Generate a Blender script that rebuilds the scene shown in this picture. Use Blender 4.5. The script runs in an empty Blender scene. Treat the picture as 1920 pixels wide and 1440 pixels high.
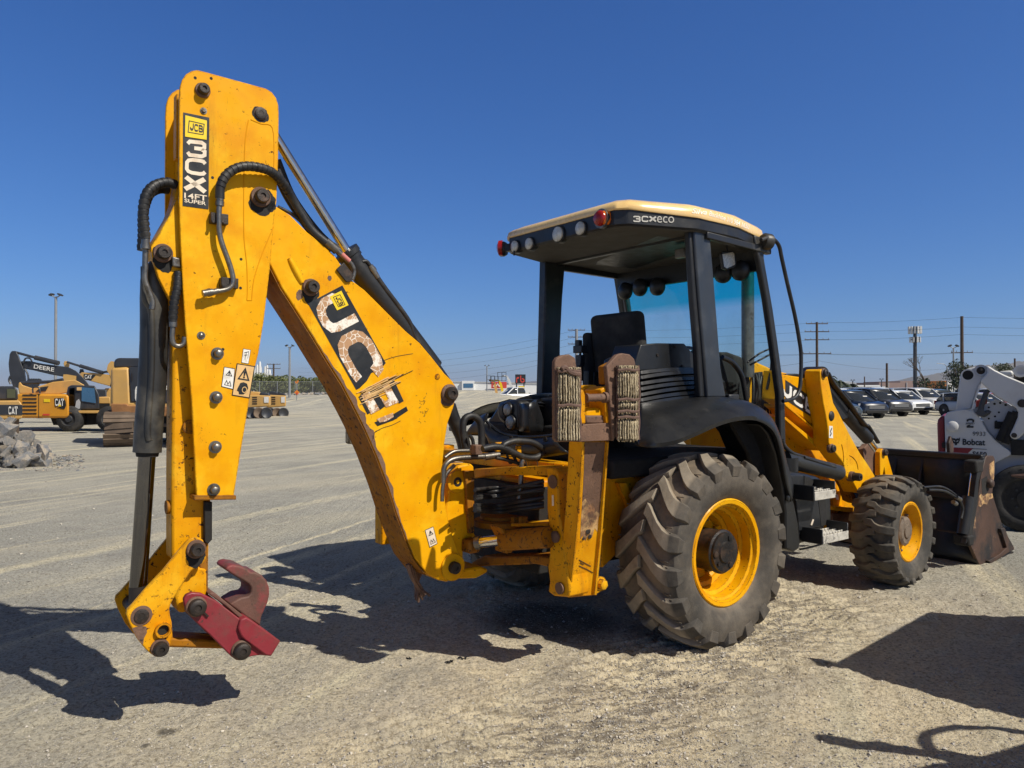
import bpy, bmesh, math, random
import numpy as np
from mathutils import Vector, Matrix, noise as mnoise
R = math.radians
random.seed(7); RNG = np.random.default_rng(11)
SC = bpy.context.scene
COL = SC.collection

# ------------------------------------------------------------------ camera
F = 1400.0; H = 1.65; PITCH = math.atan(10 / F)
cam_data = bpy.data.cameras.new('camera'); cam = bpy.data.objects.new('camera', cam_data); COL.objects.link(cam)
cam.location = (0, 0, H); cam.rotation_euler = (R(90) + PITCH, 0, 0)
cam_data.sensor_width = 36; cam_data.lens = F / 1920 * 36
cam_data.clip_start = .05; cam_data.clip_end = 30000
SC.camera = cam

# ------------------------------------------------------------------ light
SUN_EL = R(46.0); SUN_V = Vector((.815, -.515, 0)).normalized()
world = bpy.data.worlds.new('World'); SC.world = world; world.use_nodes = True
wn = world.node_tree; wn.nodes.clear()
sky = wn.nodes.new('ShaderNodeTexSky'); sky.sky_type = 'NISHITA'; sky.sun_disc = False
sky.sun_elevation = SUN_EL; sky.sun_rotation = math.atan2(SUN_V.x, SUN_V.y)
sky.altitude = 0; sky.air_density = 1.0; sky.dust_density = 0; sky.ozone_density = 10
bg = wn.nodes.new('ShaderNodeBackground'); bg.inputs[1].default_value = .10
wo = wn.nodes.new('ShaderNodeOutputWorld'); sp_ = wn.nodes.new('ShaderNodeSeparateColor'); cb_ = wn.nodes.new('ShaderNodeCombineColor')
wn.links.new(sky.outputs[0], sp_.inputs[0])
for i, (k, g) in enumerate(((.55, 1.15), (.55, .95), (.72, .80))):        # colour grading of the sky: deeper blue overhead
    a = wn.nodes.new('ShaderNodeMath'); a.operation = 'MULTIPLY'; a.inputs[1].default_value = .13; wn.links.new(sp_.outputs[i], a.inputs[0])
    b = wn.nodes.new('ShaderNodeMath'); b.operation = 'POWER'; b.inputs[1].default_value = g; wn.links.new(a.outputs[0], b.inputs[0])
    c = wn.nodes.new('ShaderNodeMath'); c.operation = 'MULTIPLY'; c.inputs[1].default_value = k * 10; wn.links.new(b.outputs[0], c.inputs[0]); wn.links.new(c.outputs[0], cb_.inputs[i])
# unseen sky overhead dimmed, pale glow added round the sun, to neutralise blue shade
tc = wn.nodes.new('ShaderNodeTexCoord'); sx = wn.nodes.new('ShaderNodeSeparateXYZ'); wn.links.new(tc.outputs['Generated'], sx.inputs[0])
mr = wn.nodes.new('ShaderNodeMapRange'); mr.inputs[1].default_value = .46; mr.inputs[2].default_value = .62; mr.inputs[3].default_value = 0; mr.inputs[4].default_value = 1; wn.links.new(sx.outputs[2], mr.inputs[0])
mz_ = wn.nodes.new('ShaderNodeMix'); mz_.data_type = 'RGBA'; mz_.inputs[7].default_value = (.55, .70, 1.2, 1); wn.links.new(mr.outputs[0], mz_.inputs[0]); wn.links.new(cb_.outputs[0], mz_.inputs[6])
dt = wn.nodes.new('ShaderNodeVectorMath'); dt.operation = 'DOT_PRODUCT'; wn.links.new(tc.outputs['Generated'], dt.inputs[0]); dt.inputs[1].default_value = (SUN_V.x * math.cos(SUN_EL), SUN_V.y * math.cos(SUN_EL), math.sin(SUN_EL))
m2_ = wn.nodes.new('ShaderNodeMapRange'); m2_.inputs[1].default_value = .72; m2_.inputs[2].default_value = 1; m2_.inputs[3].default_value = 0; m2_.inputs[4].default_value = 1; wn.links.new(dt.outputs['Value'], m2_.inputs[0])
mg = wn.nodes.new('ShaderNodeMix'); mg.data_type = 'RGBA'; mg.inputs[7].default_value = (3.2, 2.7, 2.1, 1); wn.links.new(m2_.outputs[0], mg.inputs[0]); wn.links.new(mz_.outputs[2], mg.inputs[6])
wn.links.new(mg.outputs[2], bg.inputs[0]); wn.links.new(bg.outputs[0], wo.inputs[0])
sd = bpy.data.lights.new('sun', 'SUN'); sd.energy = 5.0; sd.angle = R(.53); sd.color = (1, .94, .84)
sun = bpy.data.objects.new('sun', sd); COL.objects.link(sun)
sv = Vector((SUN_V.x * math.cos(SUN_EL), SUN_V.y * math.cos(SUN_EL), math.sin(SUN_EL)))
sun.rotation_euler = sv.to_track_quat('Z', 'Y').to_euler(); sun.location = (0, 0, 30)
SC.view_settings.view_transform = 'Standard'; SC.view_settings.look = 'None'
SC.view_settings.exposure = 0; SC.view_settings.gamma = 1
SC.cycles.max_bounces = 8; SC.cycles.transparent_max_bounces = 16

# ------------------------------------------------------------------ where a thing stands
CP, SP = math.cos(PITCH), math.sin(PITCH)
def ray(px, py):
    x, y = (px - 960) / F, (720 - py) / F
    return Vector((x, CP - SP * y, SP + CP * y))
def atY(px, py, Y):
    r = ray(px, py); t = Y / r.y
    return Vector((r.x * t, Y, H + r.z * t))
def gnd(px, py, z=0):
    r = ray(px, py); t = (z - H) / r.z
    return Vector((r.x * t, r.y * t, z))
TH = R(37.1); CT, ST = math.cos(TH), math.sin(TH)
MO = Vector((.696, 5.697, 0))
def P(px, py, v):
    """point of the machine's plane v (metres left of its centre line), in machine coordinates (forward, left, up)"""
    r = ray(px, py); a = -ST * r.x + CT * r.y; b = -ST * (-MO.x) + CT * (-MO.y)
    t = (v - b) / a
    return Vector((CT * (r.x * t - MO.x) + ST * (r.y * t - MO.y), v, H + r.z * t))
def PU(px, py, u):
    r = ray(px, py); a = CT * r.x + ST * r.y; b = CT * (-MO.x) + ST * (-MO.y)
    t = (u - b) / a
    return Vector((u, -ST * (r.x * t - MO.x) + CT * (r.y * t - MO.y), H + r.z * t))
def PZ(px, py, z):
    r = ray(px, py); t = (z - H) / r.z
    return Vector((CT * (r.x * t - MO.x) + ST * (r.y * t - MO.y), -ST * (r.x * t - MO.x) + CT * (r.y * t - MO.y), z))

# ------------------------------------------------------------------ materials
class NT:
    def __init__(s, name):
        s.m = bpy.data.materials.new(name); s.m.use_nodes = True; s.t = s.m.node_tree; s.t.nodes.clear()
        s.out = s.n('ShaderNodeOutputMaterial'); s.p = s.n('ShaderNodeBsdfPrincipled'); s.l(s.p.outputs[0], s.out.inputs[0])
        s.co = s.n('ShaderNodeTexCoord').outputs['Object']
    def n(s, t, **k):
        x = s.t.nodes.new(t)
        for a, b in k.items(): setattr(x, a, b)
        return x
    def l(s, a, b): s.t.links.new(a, b)
    def mapped(s, scale=(1, 1, 1), rot=(0, 0, 0), src=None):
        m = s.n('ShaderNodeMapping'); m.inputs['Scale'].default_value = scale; m.inputs['Rotation'].default_value = rot
        s.l(src or s.co, m.inputs['Vector']); return m.outputs[0]
    def noise(s, scale, detail=4, rough=.55, vec=None, dist=0, off=None):
        x = s.n('ShaderNodeTexNoise'); x.inputs['Scale'].default_value = scale; x.inputs['Detail'].default_value = detail
        x.inputs['Roughness'].default_value = rough; x.inputs['Distortion'].default_value = dist
        v = vec or s.co
        if off is not None:
            m = s.n('ShaderNodeMapping'); m.inputs['Location'].default_value = (off, off * .7, -off); s.l(v, m.inputs['Vector']); v = m.outputs[0]
        s.l(v, x.inputs['Vector']); return x.outputs[0]
    def voro(s, scale, feature='F1', vec=None, out=0):
        x = s.n('ShaderNodeTexVoronoi'); x.feature = feature; x.inputs['Scale'].default_value = scale; s.l(vec or s.co, x.inputs['Vector']); return x.outputs[out]
    def ramp(s, fac, lo, hi, a=0, b=1):
        r = s.n('ShaderNodeMapRange'); r.inputs[1].default_value = lo; r.inputs[2].default_value = hi
        r.inputs[3].default_value = a; r.inputs[4].default_value = b; s.l(fac, r.inputs[0]); return r.outputs[0]
    def math(s, op, a, b=None):
        x = s.n('ShaderNodeMath', operation=op)
        for i, q in enumerate((a, b)):
            if q is None: continue
            if isinstance(q, (int, float)): x.inputs[i].default_value = q
            else: s.l(q, x.inputs[i])
        return x.outputs[0]
    def mix(s, fac, a, b, mode='MIX'):
        x = s.n('ShaderNodeMix', data_type='RGBA', blend_type=mode)
        if isinstance(fac, (int, float)): x.inputs[0].default_value = fac
        else: s.l(fac, x.inputs[0])
        for i, q in ((6, a), (7, b)):
            if isinstance(q, tuple): x.inputs[i].default_value = (*q[:3], 1)
            else: s.l(q, x.inputs[i])
        return x.outputs[2]
    def col(s, c): s.l(c, s.p.inputs['Base Color'])
    def rough(s, r):
        if isinstance(r, (int, float)): s.p.inputs['Roughness'].default_value = r
        else: s.l(r, s.p.inputs['Roughness'])
    def bump(s, h, strength=.3, dist=.01):
        b = s.n('ShaderNodeBump'); b.inputs['Strength'].default_value = strength; b.inputs['Distance'].default_value = dist
        s.l(h, b.inputs['Height']); s.l(b.outputs[0], s.p.inputs['Normal'])
    def edge(s, rad, lo=.02, hi=.12):
        b = s.n('ShaderNodeBevel', samples=4); b.inputs['Radius'].default_value = rad
        g = s.n('ShaderNodeNewGeometry'); d = s.n('ShaderNodeVectorMath', operation='DOT_PRODUCT')
        s.l(b.outputs[0], d.inputs[0]); s.l(g.outputs['Normal'], d.inputs[1])
        return s.ramp(s.math('SUBTRACT', 1.0, d.outputs['Value']), lo, hi)

def simple(name, base, rough=.5, metal=0, var=.25, vs=6, bump=0, bs=60, dirt=None, spots=None):
    """base colour with slow variation, dirt = (colour, scale, lo, hi), spots = the same at small scale"""
    s = NT(name); c = base
    n = s.noise(vs, 5)
    c = s.mix(s.ramp(n, .3, .7), tuple(x * (1 - var) for x in base), tuple(min(1, x * (1 + var * .6)) for x in base))
    r = rough
    for q, off in ((dirt, 3.1), (spots, 9.7)):
        if q:
            d = s.ramp(s.noise(q[1], 8, .65, off=off), q[2], q[3]); c = s.mix(d, c, q[0])
    s.col(c); s.rough(s.ramp(s.noise(vs * 3, 4, off=5), .3, .7, max(0, rough - .08), min(1, rough + .1)))
    s.p.inputs['Metallic'].default_value = metal
    if bump: s.bump(s.noise(bs, 5), bump)
    return s.m

def worn_paint(name, base, fade, chip=(.045, .02, .012), rough=.42, edge_r=.012, wear=.0, grime=.0):
    """painted steel: sun-faded clouds, chipped edges, fine spots and hairline scratches, streaks of grime"""
    s = NT(name)
    c = s.mix(s.ramp(s.noise(1.6, 5), .38, .66), base, fade)
    c = s.mix(s.ramp(s.noise(3.4, 7, .7, off=21), .52, .66, 0, .7), c, (min(.9, fade[0] * 1.06), fade[1] * 1.28, fade[2] * 3 + .004))
    c = s.mix(s.ramp(s.noise(5, 6, off=2), .48, .70, 0, .75), c, (base[0] * .90, base[1] * .74, base[2]))
    # runs of rust-coloured water stain
    st = s.noise(9, 6, .6, vec=s.mapped((1, 1, .12)), off=4)
    c = s.mix(s.ramp(st, .58 - grime * .1, .8, 0, .5 + grime), c, (.22, .085, .015))
    # chips
    sp = s.noise(34, 9, .72, off=1); big = s.noise(2.3, 4, off=8)
    sm = s.math('MULTIPLY', s.ramp(sp, .618 - wear * .06, .64 - wear * .06), s.ramp(big, .40 - wear * .12, .56))
    # hairline scratches: thin bands of stretched noise
    a = s.noise(7, 2, .5, vec=s.mapped((6, 1, .7), (0, R(52), 0)), off=6)
    sc = s.ramp(s.math('ABSOLUTE', s.math('SUBTRACT', a, .5)), .0, .0025, 1, 0)
    sc = s.math('MULTIPLY', sc, s.ramp(s.noise(3.1, 3, off=12), .50, .60, 0, .8))
    e = s.edge(edge_r)
    en = s.math('MULTIPLY', e, s.ramp(s.noise(24, 7, .7, off=7), .43 - wear * .1, .56 - wear * .08))
    m = s.math('MAXIMUM', s.math('MAXIMUM', sm, sc), en)
    c = s.mix(m, c, chip)
    s.col(c); s.rough(s.math('MAXIMUM', s.ramp(s.noise(12, 5, off=3), .3, .7, rough - .1, rough + .14), s.math('MULTIPLY', m, .85)))
    hb = s.math('SUBTRACT', s.math('MULTIPLY', s.noise(3, 3), .6), s.math('MULTIPLY', m, .25))
    s.p.inputs['Specular IOR Level'].default_value = .16
    s.bump(hb, .25, .004)
    return s.m

M = {}
def build_materials():
    M['yellow'] = worn_paint('yellow_paint', (.76, .345, .0), (.80, .40, .004))
    M['yellow_worn'] = worn_paint('worn_yellow_paint', (.68, .28, .0), (.76, .36, .006), wear=.5, grime=.3)
    M['yellow_grimy_shaded'] = worn_paint('grimy_shaded_yellow_paint', (.36, .14, .004), (.28, .11, .008), chip=(.05, .03, .02), wear=1.0, grime=1.0, rough=.6)  # grimy paint whose base is darkened further, painting in the swing frame's shade
    M['brown'] = simple('brown_weathered_steel', (.15, .082, .052), .7, 0, .3, 5, .3, 90, ((.23, .13, .08), 8, .5, .75), ((.03, .02, .016), 40, .58, .68))
    M['pin'] = simple('dark_pin_steel', (.035, .028, .024), .5, .3, .4, 20, .2, 120, ((.10, .06, .04), 15, .55, .7))
    M['steel'] = simple('dull_steel', (.22, .205, .18), .38, .85, .3, 15, .1, 100, ((.09, .07, .05), 14, .55, .7))
    M['yellow_plain'] = simple('plain_yellow_paint', (.72, .31, .001), .5, 0, .06, 6)
    M['yellow_plain'].node_tree.nodes['Principled BSDF'].inputs['Specular IOR Level'].default_value = .15
    M['chrome_dark'] = simple('dark_reflection_chrome_rod', (.17, .165, .165), .08, 1, .1, 10, 0, 50, ((.05, .045, .04), 5, .6, .85))  # base darkened to paint in the dark surroundings a rod would reflect
    M['chrome'] = simple('chrome_rod', (.62, .62, .62), .13, 1, .1, 10, 0, 50, ((.12, .10, .085), 12, .62, .8))
    M['blackmetal'] = simple('black_painted_steel', (.016, .017, .019), .42, 0, .3, 4, .06, 60, ((.075, .068, .055), 4, .56, .8), ((.11, .10, .085), 60, .70, .78))
    M['barrel'] = simple('dusty_black_cylinder', (.022, .022, .021), .42, 0, .3, 3, .05, 60, ((.12, .108, .085), 3.2, .46, .72), ((.2, .18, .15), 70, .69, .76))
    M['hose'] = simple('black_rubber_hose', (.014, .014, .015), .5, 0, .3, 8, .1, 120, ((.06, .055, .045), 9, .5, .75))
    M['plastic'] = simple('black_moulded_plastic', (.013, .0135, .0145), .33, 0, .25, 3, .04, 300, ((.036, .035, .032), 2.6, .52, .9), ((.055, .05, .045), 8, .64, .9))
    M['cabpost'] = simple('scuffed_cab_paint', (.030, .036, .046), .38, 0, .25, 3, .05, 60, ((.075, .08, .085), 3, .52, .8), ((.22, .21, .2), 45, .71, .76))
    M['liner'] = simple('grey_roof_lining', (.075, .07, .062), .85, 0, .15, 3, .1, 90)
    M['roof'] = simple('faded_roof_paint', (.84, .56, .22), .26, 0, .05, 2.5, .01, 20, ((.87, .66, .38), 1.6, .45, .8))
    M['fabric'] = simple('black_seat_fabric', (.022, .021, .020), .9, 0, .3, 5, .25, 160, ((.05, .045, .038), 4, .5, .75))
    M['white'] = simple('white_decal', (.78, .76, .70), .5, 0, .08, 8, 0, 1, ((.5, .44, .34), 14, .56, .7))
    M['cream'] = simple('cream_decal', (.80, .68, .52), .5, 0, .12, 8, 0, 1, ((.5, .33, .2), 10, .55, .75))
    M['tan'] = simple('faded_tan_decal', (.72, .46, .19), .5, 0, .15, 8, 0, 1, ((.45, .26, .1), 18, .58, .75))
    M['decal_black'] = simple('black_decal', (.017, .019, .021), .38, 0, .3, 6, 0, 1, ((.05, .05, .05), 8, .5, .8), ((.35, .33, .3), 60, .70, .76))
    M['logo_yellow'] = simple('logo_yellow', (.86, .60, .01), .4, 0, .08, 8)
    M['red'] = simple('dusty_red_paint', (.23, .018, .028), .55, 0, .22, 3, .15, 40, ((.13, .055, .045), 4, .50, .68), ((.05, .028, .022), 22, .60, .68))
    M['redbrown'] = simple('worn_red_brown_steel', (.13, .062, .045), .65, 0, .35, 5, .25, 60, ((.25, .035, .04), 5, .47, .62), ((.03, .02, .016), 30, .62, .72))
    M['gauge'] = simple('clear_lamp_glass', (.30, .30, .28), .12, .3, .4, 30, .4, 60)
    M['lamp_white'] = simple('work_lamp_glass', (.60, .58, .50), .15, .2, .3, 30, .5, 80)
    M['lamp_red'] = simple('red_lamp_plastic', (.32, .012, .01), .18, 0, .2, 30, .1, 100)
    M['lamp_amber'] = simple('amber_lamp_plastic', (.75, .16, .01), .15, 0, .2, 30, .1, 100)
    M['dark'] = simple('dark_grime_and_hole_shade', (.012, .011, .010), .8, 0, .3, 8, .2, 60)  # near-black for grime and dark parts, also painted as shade in holes
    M['scrape'] = simple('bare_scraped_steel', (.60, .38, .16), .6, 0, .2, 9, .1, 60, ((.12, .065, .04), 9, .44, .58), ((.30, .15, .07), 24, .50, .64))
    M['hub'] = simple('oily_black_hub', (.020, .018, .017), .4, .1, .4, 12, .2, 90, ((.085, .05, .03), 9, .5, .7))
    M['hubtan'] = simple('muddy_hub', (.17, .13, .095), .75, 0, .3, 12, .3, 90, ((.06, .045, .035), 12, .52, .66))
    M['grating'] = simple('pale_step_grating', (.58, .55, .48), .5, .1, .3, 14, .2, 100, ((.1, .09, .08), 20, .55, .65))
    M['bucketblack'] = simple('scraped_black_bucket', (.013, .013, .014), .45, .1, .4, 3, .15, 40, ((.06, .03, .02), 2.0, .56, .74), ((.10, .08, .07), 26, .66, .75))
    M['bucketrust'] = simple('rusty_bucket_steel', (.085, .045, .03), .6, .1, .4, 3, .25, 40, ((.02, .018, .018), 2.6, .45, .6), ((.55, .33, .16), 5, .63, .75))
    M['mirror'] = simple('mirror_face', (.55, .52, .44), .25, .2, .15, 12)
    # rubber with dry mud
    for nm, base, mud, lo in (('rubber', (.055, .049, .041), (.29, .225, .155), .30), ('rubber_front', (.05, .044, .036), (.22, .18, .13), .40), ('rubber_plain', (.02, .02, .02), (.06, .055, .05), .5)):
        s = NT(nm)
        c = s.mix(s.ramp(s.noise(3.2, 7, .6), lo, .72), base, mud)
        c = s.mix(s.ramp(s.noise(20, 6, .7, off=5), .52, .72, 0, .6), c, (.075, .068, .06))
        if nm != 'rubber_plain':      # the sidewall is scrubbed cleaner than the tread
            yy = s.n('ShaderNodeSeparateXYZ'); s.l(s.co, yy.inputs[0]); ab = s.math('ABSOLUTE', yy.outputs[1])
            c = s.mix(s.ramp(ab, 1.125 if nm == 'rubber' else 1.10, 1.155 if nm == 'rubber' else 1.14, 0, .72), c, s.mix(s.ramp(s.noise(7, 6, .65, off=8), .45, .7), (.026, .026, .025), (.11, .098, .08)))
            if nm == 'rubber':      # scuffed lug tops
                vl = s.n('ShaderNodeCombineXYZ'); s.l(yy.outputs[0], vl.inputs[0]); s.l(s.math('SUBTRACT', yy.outputs[2], .603), vl.inputs[2]); ln_ = s.n('ShaderNodeVectorMath', operation='LENGTH'); s.l(vl.outputs[0], ln_.inputs[0])
                c = s.mix(s.math('MULTIPLY', s.ramp(ln_.outputs['Value'], .598, .612), s.ramp(s.noise(12, 6, .7, off=3), .3, .6, .35, 1)), c, (.31, .262, .195))
        s.col(c); s.rough(.78); s.bump(s.math('ADD', s.noise(26, 8, .7), s.math('MULTIPLY', s.noise(160, 3), .35)), .35, .008); M[nm] = s.m
    # peeling cracked letters
    s = NT('peeling_letter_decal'); w = s.voro(26, 'DISTANCE_TO_EDGE', vec=s.mix(.035, s.co, s.n('ShaderNodeTexNoise').outputs[1], 'ADD'))
    k = s.ramp(w, .02, .05)
    k = s.math('MULTIPLY', k, s.ramp(s.noise(9, 4), .40, .45))
    c = s.mix(k, (.84, .78, .68), (.46, .26, .13)); c = s.mix(s.ramp(s.noise(70, 4, off=3), .5, .7, 0, .4), c, (.3, .17, .09))
    s.col(c); s.rough(.55); M['cracked'] = s.m
    # striped belting of the reaction pads
    s = NT('frayed_canvas_belting')
    wv = s.n('ShaderNodeTexWave', wave_type='BANDS', bands_direction='X'); wv.inputs['Scale'].default_value = 11; wv.inputs['Distortion'].default_value = 1.6
    wv.inputs['Detail'].default_value = 3; wv.inputs['Detail Scale'].default_value = 3; s.l(s.co, wv.inputs['Vector'])
    c = s.mix(s.ramp(wv.outputs[1], .1, .45), (.15, .12, .075), (.66, .55, .36))
    c = s.mix(s.ramp(s.noise(40, 6, .7), .45, .7, 0, .7), c, (.13, .085, .05))
    s.col(c); s.rough(.95); s.bump(s.math('ADD', wv.outputs[1], s.noise(90, 6, .8)), .9, .012); M['belting'] = s.m
    # glass: clear pane, its top band tinted
    for nm, tint, top in (('windscreen_glass', (.82, .97, .97), (.03, .74, .78)), ('car_glass', (.05, .06, .07), None)):
        s = NT(nm); tr = s.n('ShaderNodeBsdfTransparent'); gl = s.n('ShaderNodeBsdfGlossy'); gl.inputs['Roughness'].default_value = .03
        mx = s.n('ShaderNodeMixShader'); fr = s.n('ShaderNodeFresnel'); fr.inputs[0].default_value = 1.45
        if top:
            sp = s.n('ShaderNodeSeparateXYZ'); s.l(s.co, sp.inputs[0])
            s.l(s.mix(s.ramp(sp.outputs[2], 2.31, 2.39), tint, top), tr.inputs[0])
            df = s.n('ShaderNodeBsdfDiffuse'); df.inputs[0].default_value = (.6, .6, .55, 1)
            m2 = s.n('ShaderNodeMixShader'); s.l(s.ramp(s.noise(2.2, 5, .6), .4, .75, .05, .22), m2.inputs[0]); s.l(tr.outputs[0], m2.inputs[1]); s.l(df.outputs[0], m2.inputs[2])  # patchy pale diffuse mixed in as painted faint reflections
            base = m2.outputs[0]
        else:
            tr.inputs[0].default_value = (*tint, 1); base = tr.outputs[0]
        s.l(fr.outputs[0], mx.inputs[0]); s.l(base, mx.inputs[1]); s.l(gl.outputs[0], mx.inputs[2]); s.l(mx.outputs[0], s.out.inputs[0]); M[nm] = s.m
build_materials()

# ------------------------------------------------------------------ mesh building
XF = {}                                   # world matrices of the Empties things hang on
def tri_fill(poly):
    return list(range(len(poly)))
def xf_of(o):
    while o.name not in XF: o = o.parent
    return XF[o.name]
class MB:
    def __init__(s): s.v = []; s.f = []
    def add(s, vs, fs):
        o = len(s.v); s.v += [tuple(x) for x in vs]; s.f += [tuple(i + o for i in f) for f in fs]; return s
    def prism(s, pts, d):
        """polygon (3D points in one plane) extruded along the vector d"""
        n = len(pts); d = Vector(d); a = [Vector(p) for p in pts]
        nr = Vector((0, 0, 0))
        for i in range(n): nr += a[i].cross(a[(i + 1) % n])
        if nr.dot(d) > 0: a = a[::-1]
        return s.add(a + [p + d for p in a], [tuple(range(n)), tuple(range(2 * n - 1, n - 1, -1))] + [(i, i + n, (i + 1) % n + n, (i + 1) % n) for i in range(n)])
    def box(s, c, size, rot=None, taper=1):
        c = Vector(c); q = Matrix.Rotation(rot[1], 3, rot[0]) if rot else Matrix.Identity(3)
        x, y, z = [k / 2 for k in size]; vs = []
        for dz in (-1, 1):
            k = taper if dz > 0 else 1
            for dx, dy in ((-1, -1), (1, -1), (1, 1), (-1, 1)): vs.append(c + q @ Vector((dx * x * k, dy * y * k, dz * z)))
        return s.add(vs, [(3, 2, 1, 0), (4, 5, 6, 7), (0, 1, 5, 4), (1, 2, 6, 5), (2, 3, 7, 6), (3, 0, 4, 7)])
    def beam(s, a, b, w, h, up=(0, 0, 1)):
        a, b = Vector(a), Vector(b); d = (b - a).normalized(); x = d.cross(Vector(up)).normalized(); y = x.cross(d)
        vs = [p + x * sx * w / 2 + y * sy * h / 2 for p in (a, b) for sx, sy in ((-1, -1), (1, -1), (1, 1), (-1, 1))]
        return s.add(vs, [(0, 1, 2, 3), (7, 6, 5, 4), (0, 4, 5, 1), (1, 5, 6, 2), (2, 6, 7, 3), (3, 7, 4, 0)])
    def cyl(s, a, b, r0, r1=None, seg=20, cap=True):
        r1 = r0 if r1 is None else r1
        return s.lathe(a, Vector(b) - Vector(a), [(r0, 0), (r1, (Vector(b) - Vector(a)).length)], seg, cap)
    def lathe(s, a, axis, prof, seg=32, cap=True):
        """profile of (radius, distance along the axis)"""
        a = Vector(a); d = Vector(axis).normalized(); x = d.orthogonal().normalized(); y = d.cross(x)
        vs = []; fs = []
        for r, h in prof:
            for i in range(seg):
                t = 2 * math.pi * i / seg; vs.append(a + d * h + (x * math.cos(t) + y * math.sin(t)) * r)
        for k in range(len(prof) - 1):
            for i in range(seg):
                j = (i + 1) % seg; fs.append((k * seg + i, k * seg + j, (k + 1) * seg + j, (k + 1) * seg + i))
        if cap:
            if prof[0][0] > 1e-5: fs.append(tuple(range(seg - 1, -1, -1)))
            if prof[-1][0] > 1e-5: fs.append(tuple(range((len(prof) - 1) * seg, len(prof) * seg)))
        return s.add(vs, fs)
    def tube(s, pts, r, seg=8, smooth=0, cap=True):
        pts = [Vector(p) for p in pts]
        if smooth and len(pts) > 2: pts = spline(pts, smooth)
        rr = r if callable(r) else (lambda t: r)
        vs = []; fs = []; n = len(pts); prev = None
        for k, p in enumerate(pts):
            d = (pts[min(k + 1, n - 1)] - pts[max(k - 1, 0)])
            if d.length < 1e-9: d = Vector((0, 0, 1))
            d.normalize()
            x = d.orthogonal().normalized() if prev is None else (prev - d * prev.dot(d)).normalized()
            prev = x; y = d.cross(x); q = rr(k / max(1, n - 1))
            for i in range(seg):
                t = 2 * math.pi * i / seg; vs.append(p + (x * math.cos(t) + y * math.sin(t)) * q)
        for k in range(n - 1):
            for i in range(seg):
                j = (i + 1) % seg; fs.append((k * seg + i, k * seg + j, (k + 1) * seg + j, (k + 1) * seg + i))
        if cap: fs += [tuple(range(seg - 1, -1, -1)), tuple(range((n - 1) * seg, n * seg))]
        return s.add(vs, fs)
    def grid(s, rows, close=False, thick=None):
        """rows of points joined to a sheet; thick = offset vector that gives the sheet a back and a rim"""
        n, m = len(rows), len(rows[0]); vs = [p for r in rows for p in r]
        fs = [(i * m + j, i * m + j + 1, (i + 1) * m + j + 1, (i + 1) * m + j) for i in range(n - 1) for j in range(m - 1)]
        if thick is not None:
            o = len(vs); t = Vector(thick); vs += [Vector(p) + t for p in vs]
            fs += [tuple(k + o for k in f[::-1]) for f in list(fs)]
            rim = [j for j in range(m)] + [i * m + m - 1 for i in range(1, n)] + [(n - 1) * m + j for j in range(m - 2, -1, -1)] + [i * m for i in range(n - 2, 0, -1)]
            fs += [(rim[(k + 1) % len(rim)], rim[k], rim[k] + o, rim[(k + 1) % len(rim)] + o) for k in range(len(rim))]
        return s.add(vs, fs)
    def build(s, name, mat, parent=None, bevel=0, sharp=50, world=False, flat=False, seg=2):
        if mat in ('hose', 'steel') and sharp == 50: sharp = 62
        me = bpy.data.meshes.new(name); vs = s.v
        if world and parent is not None:
            inv = xf_of(parent).inverted(); vs = [tuple(inv @ Vector(p)) for p in vs]
        me.from_pydata(vs, [], s.f); me.update()
        me.materials.append(M[mat] if isinstance(mat, str) else mat)
        if not flat:
            me.polygons.foreach_set('use_smooth', [True] * len(me.polygons)); me.set_sharp_from_angle(angle=R(sharp))
        o = bpy.data.objects.new(name, me); COL.objects.link(o)
        if parent is not None: o.parent = parent
        if bevel:
            b = o.modifiers.new('bevel', 'BEVEL'); b.width = bevel; b.segments = seg; b.limit_method = 'ANGLE'; b.angle_limit = R(40); b.harden_normals = False
        return o
def spline(pts, k):
    out = []
    n = len(pts)
    for i in range(n - 1):
        p0, p1, p2, p3 = pts[max(i - 1, 0)], pts[i], pts[i + 1], pts[min(i + 2, n - 1)]
        for j in range(k):
            t = j / k
            out.append(.5 * ((2 * p1) + (p2 - p0) * t + (2 * p0 - 5 * p1 + 4 * p2 - p3) * t * t + (3 * p1 - p0 - 3 * p2 + p3) * t ** 3))
    out.append(pts[-1]); return out
def tag(o, label=None, cat=None, group=None, kind=None):
    if label: o['label'] = label
    if cat: o['category'] = cat
    if group: o['group'] = group
    if kind: o['kind'] = kind
    return o
def thing(name, label, cat, loc=(0, 0, 0), rz=0, group=None):
    o = bpy.data.objects.new(name, None); COL.objects.link(o); o.location = loc; o.rotation_euler = (0, 0, rz); o.empty_display_size = .3
    XF[o.name] = Matrix.Translation(loc) @ Matrix.Rotation(rz, 4, 'Z'); return tag(o, label, cat, group)
def copy_tree(o, parent=None):
    c = o.copy(); COL.objects.link(c)
    if parent is not None: c.parent = parent
    for ch in list(o.children): copy_tree(ch, c)
    return c
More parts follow.
